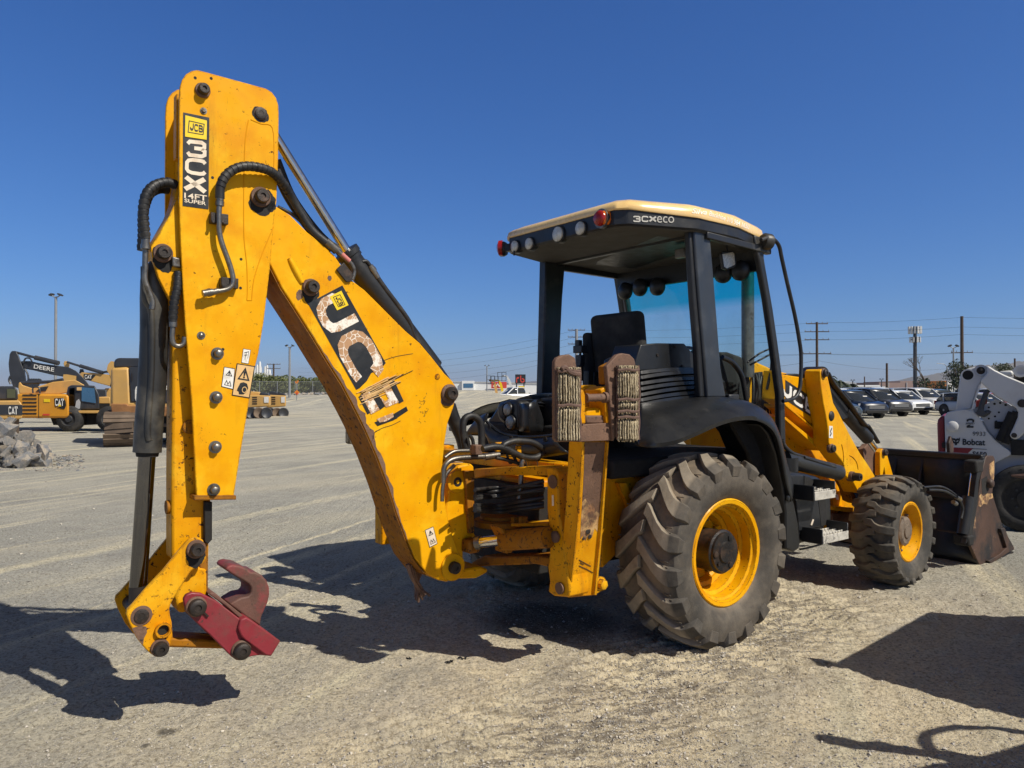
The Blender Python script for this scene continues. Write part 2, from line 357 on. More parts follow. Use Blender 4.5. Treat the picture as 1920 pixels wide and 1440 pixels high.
# ------------------------------------------------------------------ lettering
def text_polys(body, bold=.0, ital=0):
    cu = bpy.data.curves.new('lettering', 'FONT'); cu.body = body; cu.offset = bold; cu.shear = ital; cu.resolution_u = 4
    ob = bpy.data.objects.new('lettering', cu); COL.objects.link(ob)
    dg = bpy.context.evaluated_depsgraph_get(); me = bpy.data.meshes.new_from_object(ob.evaluated_get(dg))
    vs = [(v.co.x, v.co.y) for v in me.vertices]; fs = [tuple(p.vertices) for p in me.polygons]
    bpy.data.objects.remove(ob); bpy.data.meshes.remove(me); bpy.data.curves.remove(cu)
    xs = [a for a, b in vs]; ys = [b for a, b in vs]; x0, x1, y0, y1 = min(xs), max(xs), min(ys), max(ys)
    return [((a - x0) / (x1 - x0), (b - y0) / (y1 - y0)) for a, b in vs], fs
def ribbons(lines, w):
    """block letters: strokes (x, y lists in 0..1 boxes) as flat mitred bands"""
    vs = []; fs = []
    for ln in lines:
        n = len(ln); closed = ln[0] == ln[-1]; L = [Vector((a, b)) for a, b in ln]
        for i in range(n):
            if closed: a = L[i - 1] if i > 0 else L[n - 2]; b = L[i + 1] if i < n - 1 else L[1]
            else: a = L[max(i - 1, 0)]; b = L[min(i + 1, n - 1)]
            d1 = (L[i] - a).normalized() if (L[i] - a).length > 1e-9 else (b - L[i]).normalized()
            d2 = (b - L[i]).normalized() if (b - L[i]).length > 1e-9 else d1
            t = (d1 + d2); t = t.normalized() if t.length > 1e-6 else d1
            nn = Vector((-t.y, t.x)); k = w / 2 / max(.35, nn.dot(Vector((-d1.y, d1.x))))
            vs += [tuple(L[i] + nn * k), tuple(L[i] - nn * k)]
        o = len(vs) - 2 * n
        fs += [(o + 2 * i, o + 2 * i + 1, o + 2 * i + 3, o + 2 * i + 2) for i in range(n - 1)]
    return vs, fs
def place2d(vf, quad, fn):
    """maps 0..1 letter coordinates into a quad (bottom-left, bottom-right, top-right, top-left) through fn(x, y)"""
    vs, fs = vf; a, b, c, d = [Vector(q) for q in quad]; out = []
    for x, y in vs:
        p = a * (1 - x) * (1 - y) + b * x * (1 - y) + c * x * y + d * (1 - x) * y
        out.append(fn(p.x, p.y))
    return out, fs
def face_front(vs, fs, toward):
    """orders each face to look towards the given direction"""
    out = []
    for f in fs:
        a, b, c = Vector(vs[f[0]]), Vector(vs[f[1]]), Vector(vs[f[2]])
        out.append(f if (b - a).cross(c - a).dot(Vector(toward)) >= 0 else f[::-1])
    return out
# ------------------------------------------------------------------ ground: one sheet to the horizon
NOISE_TABLES = {}
def vnoise(x, y, s, seed):
    if seed not in NOISE_TABLES:
        T = np.random.default_rng(seed).random((257, 257)); T[256] = T[0]; T[:, 256] = T[:, 0]; NOISE_TABLES[seed] = T
    T = NOISE_TABLES[seed]
    x = (x / s) % 256; y = (y / s) % 256; i = np.floor(x).astype(int) % 256; j = np.floor(y).astype(int) % 256
    fx = x - np.floor(x); fy = y - np.floor(y); fx = fx * fx * (3 - 2 * fx); fy = fy * fy * (3 - 2 * fy)
    return (T[i, j] * (1 - fx) + T[i + 1, j] * fx) * (1 - fy) + (T[i, j + 1] * (1 - fx) + T[i + 1, j + 1] * fx) * fy - .5
def smooth(a, lo, hi):
    t = np.clip((a - lo) / (hi - lo), 0, 1); return t * t * (3 - 2 * t)
def ground_height(x, y):
    x = np.asarray(x, float); y = np.asarray(y, float)
    near = smooth(np.hypot(x, y - 5), 16, 6)
    h = vnoise(x, y, 1.7, 1) * .022 + vnoise(x, y, .55, 2) * .014
    h += near * (vnoise(x, y, .17, 3) * .014 + vnoise(x, y, .075, 4) * .012 + vnoise(x, y, .035, 5) * .011)
    # churned strip pressed by tyre lugs, running from under the machine towards the camera
    cx, cy = x - 1.15, y - 4.55; a = R(47); p = cx * math.cos(a) + cy * math.sin(a); q = -cx * math.sin(a) + cy * math.cos(a)
    wq = vnoise(x, y, .6, 12) * .35
    band = smooth(np.abs(q + wq), .85, .50) * smooth(np.abs(p), 2.5, 1.7)
    wob = vnoise(x, y, .40, 6) * .20 + vnoise(x, y, .13, 7) * .09
    la = R(14); ph = -(x * math.sin(la)) + y * math.cos(la) + np.abs(q + .05) * .22 + wob * .75
    rid = np.sin(ph * 2 * math.pi / .115); rid = np.where(rid > 0, rid ** .6, rid * .8)
    brk = .25 + .75 * smooth(vnoise(x, y, .55, 8), -.25, .05)
    clod = np.maximum(0, vnoise(x, y, .055, 9)) * .040 * smooth(vnoise(x, y, .5, 14), -.2, .2)
    h += band * (rid * .021 * brk + clod * .9)
    # berm at the far left edge of the yard
    d = smooth(y, 62, 78) * smooth(x, 12, -6)
    h += d * (1.1 + vnoise(x, y, 6, 10) * .9)
    return h
def axis(lo, hi, step, far, grow):
    a = list(np.arange(lo, hi + step / 2, step)); s = step
    while a[-1] < far[1]: s *= grow; a.append(a[-1] + s)
    s = step
    while a[0] > far[0]: s *= grow; a.insert(0, a[0] - s)
    return np.array(a)
gx = axis(-3.2, 3.9, .0135, (-9000, 9000), 1.075); gy = axis(2.9, 6.6, .0135, (-400, 14000), 1.06)
GX, GY = np.meshgrid(gx, gy); GZ = ground_height(GX, GY)
nv, nu = GX.shape
me = bpy.data.meshes.new('ground')
co = np.stack([GX.ravel(), GY.ravel(), GZ.ravel()], 1).astype(np.float32)
me.vertices.add(len(co)); me.vertices.foreach_set('co', co.ravel())
ii = np.arange(nv * nu).reshape(nv, nu); q = np.stack([ii[:-1, :-1], ii[:-1, 1:], ii[1:, 1:], ii[1:, :-1]], -1).reshape(-1, 4)
me.loops.add(q.size); me.loops.foreach_set('vertex_index', q.ravel().astype(np.int32))
me.polygons.add(len(q)); me.polygons.foreach_set('loop_start', np.arange(0, q.size, 4, dtype=np.int32))
me.polygons.foreach_set('use_smooth', np.ones(len(q), bool)); me.update(calc_edges=True); me.validate()
s = NT('packed_gravel_ground')
geo = s.n('ShaderNodeNewGeometry').outputs['Position']
fine = s.noise(42, 9, .72, vec=geo); peb = s.voro(48, 'F1', vec=geo); pebc = s.voro(48, 'F1', vec=geo, out=1)
def turned(deg, sx, sy):
    m = s.n('ShaderNodeMapping', vector_type='TEXTURE'); m.inputs['Rotation'].default_value = (0, 0, R(deg)); m.inputs['Scale'].default_value = (sx, sy, 1); s.l(geo, m.inputs['Vector']); return m.outputs[0]
# grey compacted gravel, tan dust where the yard is churned (near the rear wheel and along the tracks)
c = s.mix(s.ramp(s.noise(.5, 6, .6, vec=geo), .36, .64), (.36, .352, .305), (.50, .475, .395))
dn = s.n('ShaderNodeVectorMath', operation='DISTANCE'); s.l(geo, dn.inputs[0]); dn.inputs[1].default_value = (1.2, 3.9, 0)
tanm = s.ramp(s.math('ADD', dn.outputs['Value'], s.math('MULTIPLY', s.noise(.9, 5, .6, vec=geo, off=9), 3.2)), 3.0, 6.2, 1, 0)
c = s.mix(tanm, c, s.mix(s.ramp(s.noise(1.6, 6, .65, vec=geo, off=3), .4, .66), (.77, .66, .45), (.62, .545, .41)))
c = s.mix(s.ramp(s.noise(2.2, 7, .65, vec=geo, off=4), .50, .72, 0, .6), c, (.30, .285, .255))
# pale wheel tracks and darker swept lanes running away from the camera
for deg, sx, sy, lo, hi, off, cc, k in ((66, 16, .55, .56, .66, 2, (.72, .65, .46), 1), (60, 22, 1.3, .54, .68, 6, (.56, .52, .40), .7), (70, 12, .30, .60, .67, 11, (.76, .68, .48), .9), (64, 18, .8, .56, .70, 31, (.27, .27, .25), .6), (38, 26, 1.6, .55, .7, 41, (.60, .54, .40), .6)):
    tr = s.noise(1.0, 5, .5, vec=turned(deg, sx, sy), dist=.25, off=off); c = s.mix(s.math('MULTIPLY', s.ramp(tr, lo, hi, 0, k), s.ramp(s.noise(7, 5, .7, vec=geo, off=off), .3, .55, .45, 1)), c, cc)
# churned strip: damp dark crumb rows also paint the ridges' shade, dusty tan between
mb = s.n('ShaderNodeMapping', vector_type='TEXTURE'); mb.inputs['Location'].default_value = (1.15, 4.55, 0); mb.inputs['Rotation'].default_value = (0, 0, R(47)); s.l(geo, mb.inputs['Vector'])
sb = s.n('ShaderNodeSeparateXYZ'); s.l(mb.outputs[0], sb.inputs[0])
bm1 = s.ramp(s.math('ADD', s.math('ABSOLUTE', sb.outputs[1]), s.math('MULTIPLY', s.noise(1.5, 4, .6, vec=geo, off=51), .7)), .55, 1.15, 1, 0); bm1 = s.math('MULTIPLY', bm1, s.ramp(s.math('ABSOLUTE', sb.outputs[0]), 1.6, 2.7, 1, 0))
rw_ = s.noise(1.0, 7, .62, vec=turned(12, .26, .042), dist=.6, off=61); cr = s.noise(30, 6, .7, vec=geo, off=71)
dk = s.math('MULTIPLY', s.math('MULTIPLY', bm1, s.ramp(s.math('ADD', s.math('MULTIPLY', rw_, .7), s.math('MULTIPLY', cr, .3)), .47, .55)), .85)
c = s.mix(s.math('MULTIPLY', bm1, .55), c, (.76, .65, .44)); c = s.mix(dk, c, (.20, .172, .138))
c = s.mix(s.ramp(fine, .34, .53, 0, 1), s.mix(1.0, c, (.40, .375, .34), 'MULTIPLY'), c)  # low spots of the bump noise darkened: crevice shade put into the colour
gr = s.noise(95, 6, .75, vec=geo, off=5); c = s.mix(s.ramp(gr, .56, .64, 0, .55), c, (.15, .135, .12)); c = s.mix(s.ramp(gr, .44, .36, 0, .5), c, (.74, .68, .55))
sp = s.n('ShaderNodeSeparateColor'); s.l(pebc, sp.inputs[0])
stone = s.math('MULTIPLY', s.ramp(sp.outputs[0], .70, .74), s.ramp(peb, .30, .24))
c = s.mix(s.math('MULTIPLY', stone, .8), c, s.mix(sp.outputs[1], (.20, .19, .18), (.62, .57, .48)))
# oil spots under the coupler, a wide dark patch beside the rear wheel
for (ox, oy), rr in (((gnd(312, 1366).x, gnd(312, 1366).y), .055), ((gnd(270, 1392).x, gnd(270, 1392).y), .028), ((gnd(242, 1406).x, gnd(242, 1406).y), .02), ((gnd(1030, 1165).x, gnd(1030, 1165).y), .55)):
    d = s.n('ShaderNodeVectorMath', operation='DISTANCE'); s.l(s.mix(.10, geo, s.n('ShaderNodeTexNoise').outputs[1], 'ADD'), d.inputs[0]); d.inputs[1].default_value = (ox + .05, oy + .05, .05)
    c = s.mix(s.ramp(d.outputs['Value'], rr * .6, rr, .72, 0), c, (.045, .040, .034))
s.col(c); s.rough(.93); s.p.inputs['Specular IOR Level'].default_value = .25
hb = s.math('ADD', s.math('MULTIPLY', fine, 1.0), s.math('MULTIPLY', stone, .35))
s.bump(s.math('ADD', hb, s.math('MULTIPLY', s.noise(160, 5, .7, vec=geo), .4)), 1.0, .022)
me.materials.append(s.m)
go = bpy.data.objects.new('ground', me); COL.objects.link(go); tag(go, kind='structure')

# loose gravel, thickest near the camera
def rock_shape(seed, n=9, sub=False):
    r = random.Random(seed); bm = bmesh.new()
    for _ in range(n):
        v = Vector((r.gauss(0, 1), r.gauss(0, 1), r.gauss(0, 1))).normalized() * r.uniform(.75, 1); v.z *= .66; bm.verts.new(v)
    h = bmesh.ops.convex_hull(bm, input=bm.verts)
    bmesh.ops.delete(bm, geom=[e for e in h['geom_interior'] if isinstance(e, bmesh.types.BMVert)], context='VERTS')
    bm.verts.index_update(); vs = np.array([v.co[:] for v in bm.verts]); fs = [[v.index for v in f.verts] for f in bm.faces]; bm.free(); return vs, fs
shapes = [rock_shape(i) for i in range(10)]
V = []; FF = []; off = 0; r = random.Random(5)
for i in range(47500):
    d = r.random() ** 1.8; py = 1460 - 560 * d; px = r.uniform(-40, 1960)
    g = gnd(px, py)
    if i > 42000:
        p_, q_ = r.gauss(0, 1.0), r.gauss(0, .33); g = Vector((1.15 + p_ * math.cos(R(47)) - q_ * math.sin(R(47)), 4.55 + p_ * math.sin(R(47)) + q_ * math.cos(R(47)), 0)); py = 1300
    n1 = mnoise.noise(Vector((g.x * 1.3, g.y * 1.3, 3)))
    if i <= 42000 and n1 < r.uniform(-.6, .45) - .1: continue
    sz = r.uniform(.002, .0058) if r.random() < .95 else r.uniform(.006, .014)
    if py < 1150: sz *= 1.5
    if i > 42000: sz = r.uniform(.003, .010)
    vs, fs = shapes[r.randrange(10)]; a = r.uniform(0, 6.28); ca, sa = math.cos(a), math.sin(a)
    w = vs * np.array([sz, sz * r.uniform(.65, 1), sz]); w = np.stack([w[:, 0] * ca - w[:, 1] * sa, w[:, 0] * sa + w[:, 1] * ca, w[:, 2]], 1)
    V.append(w + np.array([g.x, g.y, float(ground_height(g.x, g.y)) + sz * .25])); FF += [[k + off for k in f] for f in fs]; off += len(vs)
b = MB(); b.v = [tuple(p) for p in np.concatenate(V)]; b.f = [tuple(f) for f in FF]
s = NT('gravel_stone'); oi = s.n('ShaderNodeNewGeometry').outputs['Random Per Island']
c = s.mix(s.ramp(oi, 0, 1), (.22, .205, .19), (.60, .55, .46)); s.col(c); s.rough(.9); s.bump(s.noise(200, 4), .3, .002); M['stone'] = s.m
tag(b.build('gravel', 'stone', flat=True), kind='stuff')

for (px, py), sc_, lab in (((768, 1238), .022, 'small dark dirt clod, leftmost of three below the boom'), ((842, 1243), .030, 'flat dark dirt clod in the middle of three below the boom'), ((868, 1238), .028, 'spiky dark dirt clod, rightmost of three below the boom')):
    g = gnd(px, py); b = MB(); rr = random.Random(px)
    for k in range(4):
        vs, fs = shapes[k]; o_ = Vector((rr.uniform(-.7, .7), rr.uniform(-.4, .4), rr.uniform(0, .5))) * sc_; b.add([tuple(g + o_ + Vector(v) * sc_ * rr.uniform(.35, .7) + Vector((0, 0, .004))) for v in vs], fs)
    tag(b.build('dirt_clod', 'dark', flat=True), lab, 'dirt clod')
# ------------------------------------------------------------------ the backhoe loader
mc = thing('backhoe_loader', 'worn yellow backhoe loader with black canopy, its digging arm raised in front', 'backhoe loader', MO, TH)
def PP(pts, v): return [P(a, b, v) for a, b in pts]
def zoomed(pts, x0, y0, k): return [(x0 + a / k, y0 + b / k) for a, b in pts]
def plate(name, pts, v, t, mat, parent=mc, bevel=.004):
    """side-profile plate whose right face lies in the plane v, t metres thick towards the left"""
    return MB().prism(PP(pts, v), (0, t, 0)).build(name, mat, parent, bevel)
def pin(px, py, v, r, ln=.03, parent=mc, washer=1.5, name='pin', depth=.02, wm='brown'):
    p = P(px, py, v); b = MB(); r *= .9
    b.lathe((p.x, v + depth, p.z), (0, -1, 0), [(r, 0), (r, depth + ln * .86), (r * .86, depth + ln), (r * .4, depth + ln), (r * .36, depth + ln * .85), (.0001, depth + ln * .85)], 24)
    if washer: MB().lathe((p.x, v + depth, p.z), (0, -1, 0), [(r * washer * .94, 0), (r * washer * .94, depth + ln * .22), (r * washer * .88, depth + ln * .3)], 24).build('washer', wm, parent)
    return b.build(name, 'pin', parent)
def decal(name, vf, quad, v, mat, parent, proud=.0035):
    vs, fs = place2d(vf, quad, lambda x, y: P(x, y, v - proud))
    return MB().add(vs, face_front(vs, fs, (0, -1, 0))).build(name, mat, parent, flat=True)
SQ = ([(0, 0), (1, 0), (1, 1), (0, 1)], [(0, 1, 2, 3)])
def hexbolt(px, py, v, r, ln, parent, mat='steel', name='bolt'):
    p = P(px, py, v)
    return MB().lathe((p.x, v + .004, p.z), (0, -1, 0), [(r * 1.5, 0), (r * 1.5, .008)], 18).lathe((p.x, v + .004, p.z), (0, -1, 0), [(r, 0), (r, ln), (r * .8, ln + .004)], 6).build(name, mat, parent)
# letter shapes
LJ = [[(.92, .95), (.92, .35), (.78, .12), (.5, .06), (.22, .12), (.08, .35)]]
J_ = [(.95, 1), (.95, .34), (.80, .1), (.5, .0), (.2, .1), (.05, .34)]
C_ = [(1.0, .80), (.90, .95), (.72, 1), (.28, 1), (.09, .93), (.0, .76), (.0, .24), (.09, .07), (.28, 0), (.72, 0), (.90, .05), (1.0, .20)]
def norm(lines, w, asp=1.0):
    vs, fs = ribbons([[(a * asp, b) for a, b in l] for l in lines], w)
    xs = [a for a, b in vs]; ys = [b for a, b in vs]; x0, x1, y0, y1 = min(xs), max(xs), min(ys), max(ys)
    return [((a - x0) / (x1 - x0), (b - y0) / (y1 - y0)) for a, b in vs], fs
G_J = norm([J_], .33, 1.2)
G_C = norm([C_], .275, 1.4)
G_B = norm([[(0, 0), (0, 1), (.72, 1), (.92, .88), (.92, .64), (.74, .52), (0, .52)], [(.7, .5), (.98, .38), (.98, .12), (.76, 0), (0, 0)]], .27, 1.3)
G_3 = norm([[(.0, .80), (.12, .98), (.80, .98), (.96, .86), (.96, .64), (.84, .53), (.38, .53)], [(.80, .5), (.98, .38), (.98, .12), (.82, 0), (.12, 0), (0, .19)]], .27, 1.3)
G_X = norm([[(0, 0), (1, 1)], [(0, 1), (1, 0)]], .35, 1.3)
def hframe(w=.09): return norm([[(0, 0), (.06, 1), (1, 1), (.94, 0), (0, 0)]], w, 1.2)
def jcb_badge(quad, v, parent):
    """small yellow square with the slanted framed letters"""
    decal('badge', SQ, quad, v, 'logo_yellow', parent, .0045)
    a, b, c, d = [Vector(q) for q in quad]
    def sub(x0, x1, y0, y1): return [tuple(a * (1 - x) * (1 - y) + b * x * (1 - y) + c * x * y + d * (1 - x) * y) for x, y in ((x0, y0), (x1, y0), (x1, y1), (x0, y1))]
    decal('badge_frame', hframe(.06), sub(.12, .9, .22, .8), v, 'decal_black', parent, .006)
    for g, x0, x1 in ((G_J, .22, .40), (G_C, .43, .60), (G_B, .63, .82)): decal('badge_letter', g, sub(x0, x1, .33, .70), v, 'decal_black', parent, .006)

# ---- dipper (outer section)
VD = -.23; WD = .31
dip = [(336, 300), (336.5, 185), (338, 162), (342, 149), (349, 139), (359, 133), (370, 131), (382, 134), (499, 166), (510, 173), (518, 184), (522, 197), (523, 214), (521.5, 308), (518.5, 378), (514, 412), (507, 496), (495, 600), (485, 661), (474, 706), (464, 772), (450, 856), (438.5, 929), (369, 932), (366, 883), (360, 761), (352, 661), (347, 606), (343, 540), (338.5, 447), (336, 380)]
dpr = plate('dipper', dip, VD, .02, 'yellow', bevel=.003)
far = PP(dip, VD); MB().prism([p + Vector((0, WD - .02, 0)) for p in far], (0, .02, 0)).build('far_plate', 'yellow', dpr, .003)
# web between the plates, set in from both edges
web = [(352, 300), (354, 185), (375, 150), (495, 184), (508, 215), (505, 380), (494, 500), (480, 620), (452, 780), (432, 925), (395, 925), (392, 700), (372, 500)]
MB().prism(PP(web, VD + .02), (0, WD - .04, 0)).build('dipper_box', 'yellow_worn', dpr)
MB().prism(PP([(364, 929), (443, 929), (443, 937), (364, 938)], VD - .012), (0, .3, 0)).build('wear_shoe', 'yellow_grimy_shaded', dpr, .003)
MB().prism(PP([(331, 175), (340, 178), (340, 300), (330, 296)], VD + .12), (0, .06, 0)).build('stop_block', 'yellow_worn', dpr, .004)
for x, y, r in ((379.5, 170, .030), ): pin(x, y, VD, r, .045, dpr, 1.45)
pin(489, 213, VD, .034, .012, dpr, 1.18); pin(488, 370, VD, .040, .05, dpr, 1.55)
for x, y in ((407.5, 663), (405, 745), (403.5, 838), (400.5, 918)): hexbolt(x, y, VD, .021, .038, dpr)
for x, y, r in ((381.5, 208, .011), (377, 629, .013)): hexbolt(x, y, VD, r, .012, dpr)
b = MB()
for x, y in ((366, 146), (396, 147), (398.5, 333), (452, 486), (451, 540), (418, 655)):
    p = P(x, y, VD); b.lathe((p.x, VD + .001, p.z), (0, -1, 0), [(.0075, 0), (.0075, .0018)], 10)
b.build('drilled_hole', 'dark', dpr)
# pressed seams of the plate
b = MB()
for ln in ([(466, 225), (460, 262), (457.5, 330), (457, 400), (458, 450), (463, 500), (464, 545), (463, 562)], [(513, 425), (490, 480), (476, 525), (472, 562)], [(463, 563), (472, 563)], [(470, 224), (489, 232), (511, 240), (514, 300), (512, 320)]):
    b.tube([P(x, y, VD - .0002) for x, y in ln], .0028, 6, 4)
b.build('weld_seam', 'yellow_plain', dpr)
# stickers of the dipper
pl = [(342.5, 386), (391, 392.5), (392.5, 220.5), (343.5, 210.5)]
decal('name_plate', SQ, pl, VD, 'decal_black', dpr, .002)
jcb_badge([(347, 256), (387.5, 262), (388, 226), (347.5, 216)], VD, dpr)
decal('letter', G_3, [(349, 293), (387, 298), (387.5, 265), (349.5, 261)], VD, 'cream', dpr)
decal('letter', G_C, [(346.5, 325), (387, 331.5), (387.5, 299), (347.5, 295)], VD, 'cream', dpr)
decal('letter', G_X, [(343.5, 357), (388, 364), (386.5, 333), (346, 328)], VD, 'cream', dpr)
decal('lettering', text_polys('14FT', .016), [(345.5, 371), (388, 377), (388, 366.5), (345.5, 361)], VD, 'cream', dpr)
decal('lettering', text_polys('SUPER', .014), [(345.8, 379), (386.3, 385), (386.3, 378.2), (345.8, 372)], VD, 'cream', dpr)
def warning(quad, kind, mat='cream', v=VD, parent=dpr):
    decal('warning_sticker', SQ, quad, v, 'dark', parent, .002)
    a, b, c, d = [Vector(q) for q in quad]
    def sub(x0, x1, y0, y1): return [tuple(a * (1 - x) * (1 - y) + b * x * (1 - y) + c * x * y + d * (1 - x) * y) for x, y in ((x0, y0), (x1, y0), (x1, y1), (x0, y1))]
    decal('sticker_face', SQ, sub(.05, .95, .03, .97), v, mat, parent, .003)
    tri = norm([[(0, 0), (.5, 1), (1, 0), (0, 0)]], .13)
    if kind == 'tri':
        decal('pictogram', tri, sub(.24, .82, .60, .88), v, 'decal_black', parent, .004)
        decal('pictogram', text_polys('!', .03), sub(.46, .6, .65, .82), v, 'decal_black', parent, .004)
        decal('pictogram', norm([[(0, .1), (.25, .9), (.5, .3), (.75, .9), (1, .1), (0, .1)]], .1), sub(.2, .84, .12, .40), v, 'decal_black', parent, .004)
    elif kind == 'head':
        decal('pictogram', tri, sub(.16, .84, .52, .92), v, 'decal_black', parent, .004)
        decal('pictogram', text_polys('!', .04), sub(.45, .56, .58, .80), v, 'decal_black', parent, .004)
        hd = [(.1, .42), (.26, .9), (.5, 1), (.8, .93), (.96, .6), (.85, .25), (.66, .05), (.3, 0), (.24, .2), (.1, .26)]
        decal('pictogram', (hd, [tuple(range(len(hd)))]), sub(.18, .86, .07, .46), v, 'decal_black', parent, .004)
        cc = [(.5 + .5 * math.cos(i * .6283), .5 + .5 * math.sin(i * .6283)) for i in range(11)]
        decal('pictogram', norm([cc], .14), sub(.50, .78, .14, .33), v, mat, parent, .005)
    else:
        decal('pictogram', norm([[(0, .8), (.9, 1), (.9, .2)], [(.3, 0), (.45, .9)], [(.1, .5), (.7, .6)]], .08), sub(.22, .8, .25, .88), v, 'decal_black', parent, .004)
warning([(415, 725), (437, 730.5), (441, 691), (420, 687.5)], 'tri', 'white')
warning([(452.5, 680), (466, 682.5), (470.5, 656), (456, 653.5)], 'bar', 'white')
warning([(434.5, 741.5), (468, 747), (478.5, 686.5), (444, 681)], 'head', 'tan')
# metal pipe and hose on the dipper's side
b = MB()
b.tube([P(x, y, VD - .045) for x, y in ((412.5, 372), (410.5, 400), (411, 432), (416, 456), (427, 486), (434, 508), (437, 525), (434, 536), (424, 543), (408, 546))], .0135, 12, 5)
b.build('hydraulic_pipe', 'steel', dpr)
b = MB(); p = lambda x, y: P(x, y, VD - .045)
b.cyl(p(412.5, 363), p(412.5, 376), .019, seg=14).cyl(p(412.5, 377), p(411.8, 386), .021, seg=6).cyl(p(409, 545.5), p(399, 548), .016, seg=12).cyl(p(399, 547.5), p(380, 550.5), .0185, seg=12)
b.cyl(p(395, 548), p(389, 549.2), .021, seg=6); b.build('hose_coupling', 'steel', dpr)
b = MB()
for cx, cy in ((408, 412), (427, 532)):
    b.box((P(cx, cy, VD).x, VD - .018, P(cx, cy, VD).z), (.085, .04, .052)); 
    for dx in (-9, 9): q = P(cx + dx, cy + 4, VD - .04); b.cyl(q, q + Vector((0, -.012, 0)), .009, seg=8)
b.build('pipe_clamp', 'pin', dpr, .003)
b = MB()
H1 = [(412.5, 372, -.275), (413, 352, -.278), (420, 334, -.285), (436, 319, -.29), (458, 312, -.29), (485, 314, -.285), (510, 323, -.27), (530, 343, -.24), (548, 372, -.20), (565, 402, -.19), (585, 432, -.19), (612, 455, -.20)]
b.tube([P(x, y, v) for x, y, v in H1], .0225, 12, 6); b.build('hose', 'hose', dpr)
# spiral wrap of the hoses
def wrap(lst, r, step, parent, name='spiral_wrap', mat='hose'):
    pts = spline([P(x, y, v) for x, y, v in lst], 14); b = MB(); ln = 0; prev = pts[0]; acc = []
    for q in pts: ln += (q - prev).length; acc.append(ln); prev = q
    L = acc[-1]; n = int(L / step); k = 0
    for i in range(n):
        d = (i + .5) * step
        while k < len(acc) - 2 and acc[k + 1] < d: k += 1
        f = (d - acc[k]) / max(1e-6, acc[k + 1] - acc[k]); c = pts[k].lerp(pts[k + 1], f); ax = (pts[k + 1] - pts[k]).normalized()
        ax = (ax + Vector((.12, .1, .05))).normalized()
        b.lathe(c - ax * step * .36, ax, [(r * .9, 0), (r * 1.1, step * .06), (r * 1.1, step * .66), (r * .9, step * .72)], 12, False)
    return b.build(name, mat, parent)
wrap(H1[1:9], .0225, .026, dpr)

# ---- inner dipper section, its elbow ear and the ear's pin
VI = -.155
inner = [(322, 1050), (322, 900), (324, 640), (318, 560), (300, 520), (288, 485), (282, 462), (296, 440), (316, 405), (326, 380), (334, 340), (345, 330), (352, 600), (395, 930), (397, 968), (392, 1020), (390, 1130), (386, 1148), (336, 1148), (330, 1130), (334, 1050)]
inn = MB().prism(PP(inner, VI), (0, .13, 0)).build('inner_dipper', 'yellow_worn', mc, .012)
MB().prism(PP([(283, 462), (300, 436), (318, 404), (331, 372), (341, 372), (343, 540), (334, 580), (318, 562), (297, 520), (286, 486)], VI - .035), (0, .03, 0)).build('ear_plate', 'yellow', inn, .003)
pin(305, 475, VI - .035, .036, .05, inn, 1.5)
MB().prism(PP([(384, 941), (398, 941), (398, 1012), (390, 1020), (384, 1016)], VI - .03), (0, .05, 0)).build('guide_rail', 'dark', inn, .003)
MB().prism(PP([(372, 1010), (389, 1010), (390, 1116), (384, 1120), (378, 1116)], VI - .008), (0, .012, 0)).build('edge_strip', 'yellow_grimy_shaded', inn)
MB().prism(PP([(328, 1118), (352, 1060), (388, 1066), (388, 1118), (378, 1124), (345, 1150), (334, 1148)], VI - .012), (0, .15, 0)).build('nose_casting', 'yellow_worn', inn, .012)
b = MB(); q = P(355, 800, VI); b.lathe((q.x, VI + .01, q.z), (0, -1, 0), [(.036, 0), (.036, .03), (.026, .032)], 20)
b.build('boss', 'yellow_grimy_shaded', inn); q = P(323, 950, VI + .05); MB().lathe((q.x - .03, VI + .05, q.z), (1, 0, 0), [(.034, 0), (.034, .03)], 20).build('boss', 'yellow_grimy_shaded', inn)
MB().prism(PP([(322, 480), (338, 484), (340, 502), (324, 499)], VI - .06), (0, .03, 0)).build('hose_bracket', 'steel', inn, .006)

# ---- bucket cylinder with dust cover
VC = -.075
cyl = MB(); top = P(303, 478, VC); bot = P(277, 848, VC)
cov = [(303, 478, .03), (296, 500, .045), (288, 520, .058), (290, 560, .068), (289, 640, .066), (285, 720, .066), (279, 800, .066), (276, 848, .066)]
pts = [P(x, y, VC) for x, y, r in cov]; rs = [r for x, y, r in cov]
cyl.tube(spline(pts, 4), lambda t: float(np.interp(t, np.linspace(0, 1, len(rs)), rs)), 24)
bc = cyl.build('bucket_cylinder', 'barrel', mc)
MB().tube([P(x, y, VC - .06) for x, y in ((270, 500), (272, 560), (284, 590), (284, 700), (277, 800), (279, 826))], .016, 8, 4).tube([P(x, y, VC - .055) for x, y in ((277, 820), (286, 826))], .012, 6).build('side_pipe', 'barrel', bc)
MB().cyl(P(276.5, 846, VC), P(276, 856, VC), .055, .05, 24).build('gland_nut', 'dark', bc)
MB().cyl(P(276, 850, VC), P(259, 1102, VC), .0405, seg=28).build('rod', 'chrome_dark', bc)
MB().cyl(P(259.5, 1098, VC), P(262, 1150, VC), .042, .05, seg=20).build('rod_end', 'pin', bc)
